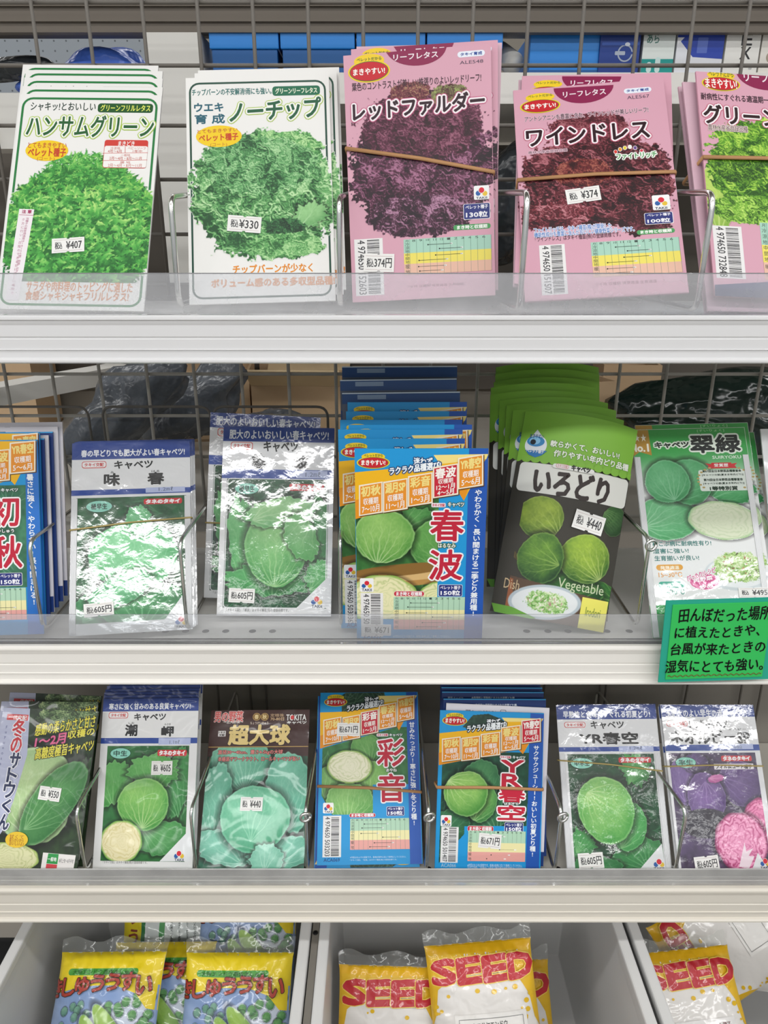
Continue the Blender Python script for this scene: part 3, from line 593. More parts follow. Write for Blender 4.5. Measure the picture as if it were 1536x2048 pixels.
DESIGNS['D']=dict(w=120.0,h=195.0,paper='#d9a4b6',back='#d6c3cc',kind='paper',shape='flat',t=1.6,sticker=(49.3,89.9,26.2,13.3,-5,'税込 ¥374'),items=[
('A',0.3,47.4,119.7,169.1,0.42,'#d9a4b6',(('frill',61.3,103.1,58.8,41.1,620,10.97,'#1e0a10','#571a24','#b06a74',31,'curl'),('frill',59.1,152.8,31.3,14.1,110,7.83,'#34101a','#6e2834','#a86870',32,'curl'),('frill',50.4,111.0,23.5,13.3,90,6.27,'#300e12','#6a2226','#b06a58',33,'curl'),('frill',26.8,74.0,27.4,14.1,80,9.4,'#2c0c14','#6e202c','#c88890',34,'curl'),('frill',94.1,64.2,19.6,13.3,70,7.83,'#22080f','#4a141e','#945060',35,'curl')),None),
('P',((80.6,192.2),(80.1,189.6),(78.9,187.0),(77.2,184.6),(74.9,182.4),(72.1,180.5),(68.9,179.0),(65.3,177.8),(61.5,177.0),(57.6,176.7),(53.7,176.8),(49.9,177.4),(46.2,178.3),(42.8,179.7),(39.8,181.4),(37.2,183.5),(35.2,185.8),(33.8,188.3),(32.9,191.0),(32.8,193.7)),'#8c1f4e'),
('T','リーフレタス',40.0,183.7,73.9,189.4,'#f3e6ec',(),0.15,0),
('E',21.4,185.9,11.7,4.2,'#f2cf2a'),
('E',21.0,177.3,16.3,6.9,'#f2cf2a'),
('E',21.0,177.3,15.1,6.2,'#2f7a3a'),
('E',21.0,177.3,14.6,5.8,'#c8202c'),
('T','まきやすい!',8.5,174.9,33.4,179.6,'#fdfdf5',(),0.15,0),
('T','ペレットだから',11.7,186.2,31.3,188.5,'#2f6a35',(),0.05,0),
('R',88.2,182.5,109.8,187.4,2.4,'#eaf0fa'),
('T','タキイ育成',90.2,183.7,107.7,186.3,'#2a4a9a',(),0.1,0),
('T','ALE567',90.2,176.9,107.6,180.2,'#4a3a50',(),0,0),
('T','アントシアニンを豊富に含む、ワインレッドが美しいリーフ!',8.0,162.8,105.5,168.0,'#3c2430',((0.4,'#e6c4d0'),),0.05,0),
('T','ワインドレス',8.6,138.8,104.3,155.1,'#2c0c18',((1.9,'#c04a6a'),(1.3,'#f6ecf0')),0.5,0),
('T','農林水産省登録品種',9.2,131.8,39.8,134.3,'#4a2a36',((0.4,'#e6c4d0'),),0,0),
('E',77.1,127.8,1.6,2.0,'#f2f0f0'),
('E',77.1,127.8,1.2,1.6,'#d83a30'),
('E',80.7,129.8,1.6,2.0,'#f2f0f0'),
('E',80.7,129.8,1.2,1.6,'#e89a2c'),
('E',84.5,130.8,1.6,2.0,'#f2f0f0'),
('E',84.5,130.8,1.2,1.6,'#e8d23a'),
('E',88.4,131.4,1.6,2.0,'#f2f0f0'),
('E',88.4,131.4,1.2,1.6,'#eef0e8'),
('E',92.3,130.1,1.6,2.0,'#f2f0f0'),
('E',92.3,130.1,1.2,1.6,'#6a4a90'),
('E',97.0,126.9,1.6,2.0,'#f2f0f0'),
('E',97.0,126.9,1.2,1.6,'#d83a50'),
('T','ファイトリッチ',77.3,120.2,107.9,125.4,'#3f9a48',((0.9,'#f4f6f2'),),0.15,0),
('R',100.8,72.1,114.0,85.4,1.2,'#f4f4f4'),
('E',104.6,78.1,2.0,2.0,'#2a5fa8'),
('E',109.9,77.7,2.0,2.0,'#e8c23a'),
('E',107.5,80.9,2.6,2.6,'#f4f4f4'),
('E',107.5,80.9,2.3,2.3,'#d8263a'),
('T','TAKII',102.5,72.7,111.3,74.7,'#2a3a5a',(),0.08,0),
('R',93.7,59.8,115.1,70.1,1.2,'#f2f2f2'),
('R',94.1,60.2,114.6,69.8,1.1,'#27327c'),
('T','ペレット種子',96.0,66.8,113.3,69.0,'#f4f4fa',(),0.08,0),
('T','100粒',95.8,61.1,112.5,64.6,'#f4f4fa',(),0.2,0),
('T','ファイトリッチは、タキイ種苗(株)が開発した',9.8,57.8,68.6,63.6,'#4a86c8',((0.35,'#f0e8f0'),),0.06,0),
('T','機能性成分を豊富に含んだおいしい健康野菜シリーズです。',10.0,54.7,85.4,59.2,'#4a86c8',((0.35,'#f0e8f0'),),0.06,0),
('T','「ワインドレス」はタキイ種苗(株)の登録商標です。',10.4,50.2,74.9,55.5,'#4a2a3a',(),0,0),
('R',87.0,51.5,115.1,55.5,1.9,'#4ea05e'),
('T','まき時と収穫期',89.7,52.2,112.5,54.9,'#f0f6ee',(),0.15,0),
('C',52.0,17.3,117.2,47.5,0),
('B',13.0,4.5,32.4,47.7,'4 974650 151507'),
('T','マキ時 収穫期 発芽適温 生育適温',52.8,9.8,97.8,12.5,'#8a4a62',(),0,0),
])
DESIGNS['E']=dict(w=120.0,h=190.3,paper='#d9a4b6',back='#d6c3cc',kind='paper',shape='flat',t=1.6,items=[
('A',0.3,48.9,119.7,170.5,0.42,'#d9a4b6',(('leaf',7.4,78.8,9.9,28.7,8,'#7aa83a','#c8e070','#e8f2a8',8.1,49.7,3,0.5,0.1,41),('frill',61.0,109.6,57.4,42.9,600,10.71,'#24500f','#62a02a','#c0e45c',42,'curl'),('frill',33.5,71.9,34.4,11.5,110,8.42,'#2a5214','#79b436','#cdec78',43,'curl'),('frill',29.0,109.8,23.0,15.3,80,6.89,'#22480f','#5f9626','#b8de58',44,'curl')),None),
('P',((83.4,192.8),(82.8,190.2),(81.5,187.6),(79.5,185.2),(77.0,183.0),(74.0,181.1),(70.6,179.6),(66.8,178.4),(62.8,177.6),(58.7,177.2),(54.6,177.3),(50.6,177.8),(46.7,178.7),(43.2,180.0),(40.1,181.6),(37.5,183.6),(35.5,185.8),(34.0,188.3),(33.2,190.8),(33.1,193.5)),'#8c1f4e'),
('T','リーフレタス',38.9,184.2,80.9,193.0,'#f3e6ec',(),0.15,0),
('E',20.2,188.0,11.3,4.0,'#f2cf2a'),
('E',19.6,180.3,15.7,6.5,'#f2cf2a'),
('E',19.6,180.3,14.6,5.9,'#2f7a3a'),
('E',19.6,180.3,14.1,5.5,'#c8202c'),
('T','まきやすい!',6.9,176.2,32.3,184.5,'#fdfdf5',(),0.15,0),
('T','ペレットだから',10.4,186.7,30.3,192.0,'#2f6a35',(),0.05,0),
('T','耐病性にすぐれる適温期一番の定番リーフ!',2.4,165.2,91.0,171.3,'#3c2430',(),0.1,0),
('T','グリーンリーフ',3.5,144.5,110.5,160.8,'#2c1418',((1.9,'#c04a6a'),(1.3,'#f6ecf0')),0.5,0),
('T','農林水産省登録品種',6.0,138.2,37.6,143.6,'#4a2a36',((0.4,'#e6d4d0'),),0,0),
('B',2.5,14.5,25.1,57.3,'4 974650 732848'),
('C',39.9,14.7,111.9,61.6,0),
('P',((0.5,8.8),(74.3,16.4),(71.7,-7.8),(-0.2,-8.7)),'#38406e'),
])
DESIGNS['G']=dict(w=104.0,h=173.7,paper='#e3e4e6',back='#c9ccd0',kind='foil',shape='flat',t=1.6,sticker=(24.7,21.8,25.1,11.7,-3,'税込605円'),items=[
('A',4.5,10.0,100.1,122.1,0.42,'#1d5534',(('noise','#164a2c','#2c7044',9,1),('veins',14,'#6cb07c',2),('leaf',25.5,21.3,26.9,17.9,20,'#1d6a3c','#3f9a5c','#8ccf98',11.1,11.3,5,1.2,0.1,51),('leaf',61.3,23.7,42.6,24.7,-10,'#1b6638','#44a05e','#96d4a0',59.2,2.0,7,1.6,0.12,52),('leaf',53.9,68.6,38.6,31.4,0,'#3fa05e','#93dba4','#c4efcc',59.2,37.0,7,1.5,0.03,53),('leaf',58.2,100.3,11.2,13.9,10,'#3a9a58','#7fcf94','#b4e8c0',61.4,84.2,5,1.1,0.16,54),('leaf',42.2,37.9,29.2,13.5,25,'#2f8a52','#6cc488','#a4e0b4',25.5,25.7,5,1.3,0.1,55)),None),
('R',0.0,158.0,104.0,173.7,0,'#24418f'),
('T','春の早どりでも肥大がよい春キャベツ!',8.0,160.4,99.2,167.0,'#eef0f6',(),0.2,0),
('R',0.0,124.5,104.0,129.5,0,'#2a4a9c'),
('R',64.3,125.4,99.1,130.2,0,'#b6c0e4'),
('T','1.2㎖',75.8,126.7,88.4,130.5,'#5a6684',(),0,0),
('R',8.6,149.8,29.9,156.3,2.2,'#cf3f3c'),
('R',9.1,150.5,29.4,155.7,1.9,'#efecec'),
('T','タキイ交配',11.0,151.5,27.4,154.7,'#c83a3a',(),0.12,0),
('T','キャベツ',37.0,148.6,70.4,156.0,'#1e2024',(),0.3,0),
('T','味',28.2,133.1,41.4,144.2,'#14161a',(),0.5,0),
('T','春',66.3,133.3,80.3,144.3,'#14161a',(),0.5,0),
('T','み',33.7,144.4,36.3,146.5,'#333333',(),0.05,0),
('T','はる',69.5,144.6,76.6,146.5,'#333333',(),0.05,0),
('E',24.0,114.0,11.7,5.6,'#12382c'),
('E',24.0,114.0,11.1,5.2,'#8fd6c2'),
('T','極早生',17.1,111.4,30.9,116.7,'#12382c',(),0.15,0),
('R',62.6,114.5,96.3,119.7,1.6,'#d2303a'),
('T','タネのタキイ',64.6,115.3,94.3,118.8,'#f8f4f4',(),0.35,0),
('P',((76.1,4.2),(99.0,34.9),(108.2,2.3)),'#e6e8ea'),
('E',91.4,6.9,2.2,2.2,'#2a5fa8'),
('E',97.2,6.5,2.2,2.2,'#e8c23a'),
('E',94.3,9.5,2.8,2.8,'#f4f4f4'),
('E',94.3,9.5,2.4,2.4,'#d8263a'),
('T','TAKII',89.6,1.9,98.9,3.8,'#2a3a5a',(),0.08,0),
])
DESIGNS['H']=dict(w=104.0,h=175.8,paper='#e3e4e6',back='#c9ccd0',kind='foil',shape='flat',t=1.6,sticker=(22.2,18.1,23.6,13.0,2,'税込605円'),items=[
('A',5.1,7.1,99.5,126.3,0.42,'#12402a',(('noise','#0f3a24','#246440',9,3),('veins',12,'#5ca070',4),('leaf',22.4,66.7,13.9,44.0,8,'#2f8a44','#7cc880','#b0e2a8',27.2,25.5,5,0.7,0.22,61),('leaf',81.0,69.8,20.9,41.7,-12,'#1f6a38','#4aa45a','#90cf94',75.1,26.0,5,0.9,0.16,62),('leaf',49.8,32.6,46.3,13.9,0,'#237a3c','#56b464','#a4dc9c',50.3,14.4,7,2.2,0.2,63),('leaf',93.2,35.4,13.9,16.2,0,'#2c8440','#6cc074','#a8dca0',84.3,23.9,4,1,0.22,66),('leaf',52.4,62.5,29.0,35.9,0,'#2f8a3c','#9cd88c','#d4f0b8',51.8,25.8,9,1.7,0.02,64),('leaf',54.9,95.1,32.4,13.9,8,'#5fae68','#b4e2a4','#d4f0c4',29.7,87.7,5,1.0,0.14,65),('leaf',75.1,72.1,14.4,23.2,25,'#4a9e50','#8fd08a','#c4e8b4',82.7,93.1,4,0.9,0.14,67)),None),
('R',0.0,161.7,104.0,175.8,0,'#24418f'),
('T','肥大のよいおいしい春キャベツ!',5.8,164.0,98.5,172.8,'#eef0f6',(),0.2,0),
('R',0.0,126.6,104.0,135.4,0,'#2a4a9c'),
('R',69.1,127.7,98.1,134.6,0,'#b6c0e4'),
('T','1.2㎖',77.7,129.0,91.6,133.8,'#5a6684',(),0,0),
('R',7.3,153.7,27.8,161.2,2.2,'#cf3f3c'),
('R',7.9,154.4,27.2,160.6,1.9,'#efecec'),
('T','タキイ交配',10.0,155.5,25.2,159.5,'#c83a3a',(),0.12,0),
('T','キャベツ',38.1,152.4,69.9,162.0,'#1e2024',(),0.3,0),
('T','春',27.0,136.3,39.9,148.1,'#14161a',(),0.5,0),
('T','波',66.6,136.9,80.0,148.8,'#14161a',(),0.5,0),
('T','はる',29.7,147.9,37.0,150.4,'#333333',(),0.05,0),
('E',23.7,116.9,11.6,5.6,'#12382c'),
('E',23.7,116.9,11.0,5.1,'#8fd6c2'),
('T','極早生',16.6,113.9,30.8,119.8,'#12382c',(),0.15,0),
('R',62.9,115.6,95.3,122.2,1.6,'#d2303a'),
('T','タネのタキイ',64.8,116.5,93.4,121.3,'#f8f4f4',(),0.35,0),
('P',((72.2,7.3),(101.9,37.3),(103.4,7.7)),'#e6e8ea'),
('E',87.8,12.8,2.2,2.2,'#2a5fa8'),
('E',93.7,12.9,2.2,2.2,'#e8c23a'),
('E',90.7,15.7,2.8,2.8,'#f4f4f4'),
('E',90.7,15.7,2.4,2.4,'#d8263a'),
('T','TAKII',86.1,7.7,95.6,10.3,'#2a3a5a',(),0.08,0),
('O',5.5,6.8,99.0,126.8,3,0.8,'#e6e8ea'),
('T','「タキイ交配」「春波」はタキイ種苗(株)の登録商標です。',8.6,3.2,65.3,6.4,'#444444',(),0,0),
])
DESIGNS['N']=dict(w=104.0,h=167.3,paper='#e6e6e6',back='#c9ccd0',kind='soft',shape='flat',t=1.6,sticker=(67.8,98.0,22.3,13.6,0,'税込 ¥605'),items=[
('A',7.8,8.9,95.8,119.7,0.42,'#2a6a34',(('noise','#225c2e','#357a40',8,5),('veins',16,'#86bc88',6),('leaf',85.0,83.3,12.4,35.1,-8,'#2a7038','#4e9c58','#9cd09a',91.1,44.8,7,0.9,0.12,70),('leaf',16.2,83.2,18.6,22.7,-30,'#3c8a3c','#6cb464','#a8d898',17.7,59.7,5,1.0,0.18,71),('leaf',58.7,95.0,26.9,16.5,0,'#3a8a3a','#74ba68','#b0dca0',59.8,75.4,6,1.4,0.2,72),('leaf',70.7,31.3,31.0,16.5,0,'#2f7a3c','#58a45a','#a0d098',49.0,40.7,6,1.2,0.14,73),('leaf',49.8,62.8,27.3,25.2,0,'#3f8f3a','#93c86a','#e4f0b4',49.4,39.7,9,1.9,0.02,74),('half',28.5,27.1,22.3,20.2,0,'#7cb24c','#efe6bc','#d8cc8c',75)),None),
('R',0.0,154.3,104.0,167.3,0,'#24418f'),
('T','寒さに強く甘みのある良質キャベツ!',6.8,156.1,95.4,162.5,'#eef0f6',(),0.2,0),
('R',0.0,122.0,104.0,127.6,0,'#2a4a9c'),
('R',62.7,120.8,96.9,127.2,0,'#b6c0e4'),
('T','1.1㎖',74.6,121.5,85.2,125.5,'#5a6684',(),0,0),
('R',6.9,147.3,28.2,153.7,2.2,'#cf3f3c'),
('R',7.5,147.9,27.6,153.1,1.9,'#efecec'),
('T','タキイ交配',9.6,148.9,25.6,152.1,'#c83a3a',(),0.12,0),
('T','キャベツ',35.1,145.1,69.1,151.9,'#1e2024',(),0.3,0),
('T','潮',26.2,129.8,38.7,140.8,'#14161a',(),0.5,0),
('T','岬',65.5,129.2,78.0,138.7,'#14161a',(),0.5,0),
('T','しお',29.2,141.5,35.4,143.5,'#333333',(),0.05,0),
('T','みさき',68.2,140.0,74.8,142.0,'#333333',(),0.05,0),
('E',22.3,112.3,11.4,5.6,'#12382c'),
('E',22.3,112.3,10.8,5.1,'#8fd6c2'),
('T','中生',15.0,109.6,29.6,115.0,'#12382c',(),0.15,0),
('R',62.2,109.6,93.4,115.7,1.6,'#d2303a'),
('T','タネのタキイ',64.1,110.5,91.5,114.9,'#f8f4f4',(),0.35,0),
('P',((69.8,9.1),(99.8,39.2),(102.1,9.5)),'#e6e8ea'),
('E',86.8,14.2,2.1,2.1,'#2a5fa8'),
('E',92.8,14.3,2.1,2.1,'#e8c23a'),
('E',89.7,16.7,2.8,2.8,'#f4f4f4'),
('E',89.7,16.7,2.4,2.4,'#d8263a'),
('T','TAKII',85.2,9.5,94.7,11.9,'#2a3a5a',(),0.08,0),
('T','「タキイ交配」はタキイ種苗(株)の登録商標です。',10.7,6.1,57.2,8.9,'#444444',(),0,0),
])
DESIGNS['R']=dict(w=104.0,h=161.9,paper='#e3e4e6',back='#c9ccd0',kind='foil',shape='flat',t=1.6,sticker=(24.3,11.5,25.1,14.6,-3,'税込605円'),items=[
('A',8.2,0.3,97.5,112.8,0.42,'#123c26',(('noise','#0f3824','#225c38',9,7),('veins',16,'#5ea470',8),('leaf',77.3,97.7,14.3,15.9,10,'#2a7838','#58ac5c','#a0d890',69.4,82.7,7,0.8,0.3,80),('leaf',15.8,25.8,14.3,14.3,-20,'#1f6c34','#4aa454','#98d48c',10.6,18.7,6,1.0,0.3,81),('leaf',72.3,15.5,27.0,17.5,10,'#1c6234','#3f9450','#88c888',80.4,4.1,6,1.3,0.14,82),('leaf',29.6,4.4,27.0,11.1,0,'#1a5e32','#3a8c4c','#88c888',14.4,7.3,6,1.2,0.1,86),('leaf',65.6,42.9,17.5,23.8,-18,'#2f8a40','#6cc070','#b4e4a4',56.0,22.7,6,1.2,0.04,83),('leaf',43.6,59.1,28.6,32.6,15,'#3f9a3e','#a4d67c','#e0f4b8',26.0,75.5,8,1.8,0.02,84)),None),
('R',0.0,147.5,104.0,161.9,0,'#24418f'),
('T','早熟性と食味にすぐれる初夏どり!',6.8,149.1,97.6,155.9,'#eef0f6',(),0.2,0),
('R',0.0,115.3,104.0,119.8,0,'#2a4a9c'),
('R',62.1,114.8,97.9,120.4,0,'#b6c0e4'),
('T','1.2㎖',73.5,116.7,86.2,120.5,'#5a6684',(),0,0),
('R',7.2,139.1,29.4,144.9,2.2,'#cf3f3c'),
('R',7.8,139.7,28.8,144.4,1.9,'#efecec'),
('T','タキイ交配',9.7,140.5,26.9,143.5,'#c83a3a',(),0.12,0),
('T','キャベツ',35.1,138.0,69.3,145.4,'#1e2024',(),0.3,0),
('T','YR春空',22.6,122.6,82.8,134.1,'#14161a',(),0.5,0),
('E',22.7,103.8,11.9,5.6,'#12382c'),
('E',22.7,103.8,11.3,5.1,'#8fd6c2'),
('T','中早生',15.1,101.2,30.4,106.4,'#12382c',(),0.15,0),
('R',60.8,104.0,94.2,109.4,1.6,'#d2303a'),
('T','タネのタキイ',62.8,104.8,92.2,108.6,'#f8f4f4',(),0.35,0),
('P',((68.9,-2.9),(96.7,26.8),(98.1,-3.1)),'#e6e8ea'),
('E',88.8,7.5,2.2,2.2,'#2a5fa8'),
('E',94.9,7.5,2.2,2.2,'#e8c23a'),
('E',92.2,10.1,2.9,2.9,'#f4f4f4'),
('E',92.2,10.1,2.5,2.5,'#d8263a'),
('T','TAKII',86.5,2.7,96.5,5.0,'#2a3a5a',(),0.08,0),
])
DESIGNS['S']=dict(w=104.0,h=162.6,paper='#e3e4e6',back='#c9ccd0',kind='foil',shape='flat',t=1.6,sticker=(29.6,9.3,25.8,14.3,-4,'税込605円'),items=[
('A',2.7,0.3,98.3,114.2,0.42,'#4a3c58',(('noise','#3c3048','#64507a',12,9),('leaf',18.7,86.4,19.1,23.9,0,'#5a447a','#8a6cae','#b49ad0',14.5,67.1,5,1.2,0.05,90),('leaf',31.2,104.3,14.3,9.6,0,'#3c2c50','#6a5288','#9a84b4',18.6,98.4,4,1,0.08,91),('leaf',77.6,84.2,23.9,22.3,0,'#43305a','#7a5c9a','#a48cc4',58.1,90.5,5,1.2,0.02,92),('leaf',38.4,71.3,20.7,23.9,0,'#4a3466','#8a68aa','#b49ad0',38.9,86.1,5,1.2,0.03,93),('ell',34.9,46.4,28.7,14.3,0,'#2e2a36'),('leaf',51.1,89.0,9.6,4.1,10,'#b04a90','#e08ac0','#f0b4d8',44.3,89.1,3,0.7,0.1,98),('half',91.5,44.0,19.1,27.1,-20,'#8a2a5c','#e888b4','#a83068',94),('half',69.7,28.4,29.0,28.4,0,'#7a2452','#ee9cc2','#a83068',95),('poly',((63.6,5.7),(73.0,28.4),(73.3,19.7),(81.2,22.5),(75.1,15.4),(81.7,15.3),(74.1,4.1)),'#f2dfe8')),None),
('R',0.0,150.4,104.0,162.6,0,'#24418f'),
('T','玉肥大のよい早生の赤キャベツ!',4.5,150.1,94.9,157.9,'#eef0f6',(),0.2,0),
('R',0.0,116.3,104.0,122.3,0,'#2a4a9c'),
('R',60.1,117.6,97.1,122.9,0,'#b6c0e4'),
('T','150粒',69.7,118.1,84.9,121.6,'#5a6684',(),0,0),
('R',4.2,140.6,27.3,146.3,2.2,'#cf3f3c'),
('R',4.8,141.1,26.7,145.8,1.9,'#efecec'),
('T','タキイ交配',6.8,141.9,24.7,144.9,'#c83a3a',(),0.12,0),
('T','レッドキャベツ',29.4,138.8,71.1,147.3,'#1e2024',(),0.3,0),
('T','ネオルビーSP',7.4,123.2,94.6,136.4,'#14161a',(),0.5,0),
('T','エスピー',71.6,136.8,91.8,138.6,'#333333',(),0.05,0),
('E',20.3,104.9,11.5,5.6,'#12382c'),
('E',20.3,104.9,10.9,5.1,'#8fd6c2'),
('T','早生',12.4,102.3,28.2,107.5,'#12382c',(),0.15,0),
('R',59.7,105.8,93.5,111.3,1.6,'#d2303a'),
('T','タネのタキイ',61.8,106.6,91.4,110.5,'#f8f4f4',(),0.35,0),
('P',((75.4,-3.0),(85.5,18.1),(96.9,-3.5)),'#e6e8ea'),
('E',88.8,8.0,2.1,2.1,'#2a5fa8'),
('E',94.9,7.9,2.1,2.1,'#e8c23a'),
('E',92.2,10.4,2.7,2.7,'#f4f4f4'),
('E',92.2,10.4,2.4,2.4,'#d8263a'),
('T','TAKII',86.2,3.6,96.3,5.5,'#2a3a5a',(),0.08,0),
('R',50.7,97.8,94.4,103.3,0.4,'#efeaf0'),
('T','フィルムコート種子',52.5,98.5,92.5,102.3,'#222222',(),0.2,0),
])
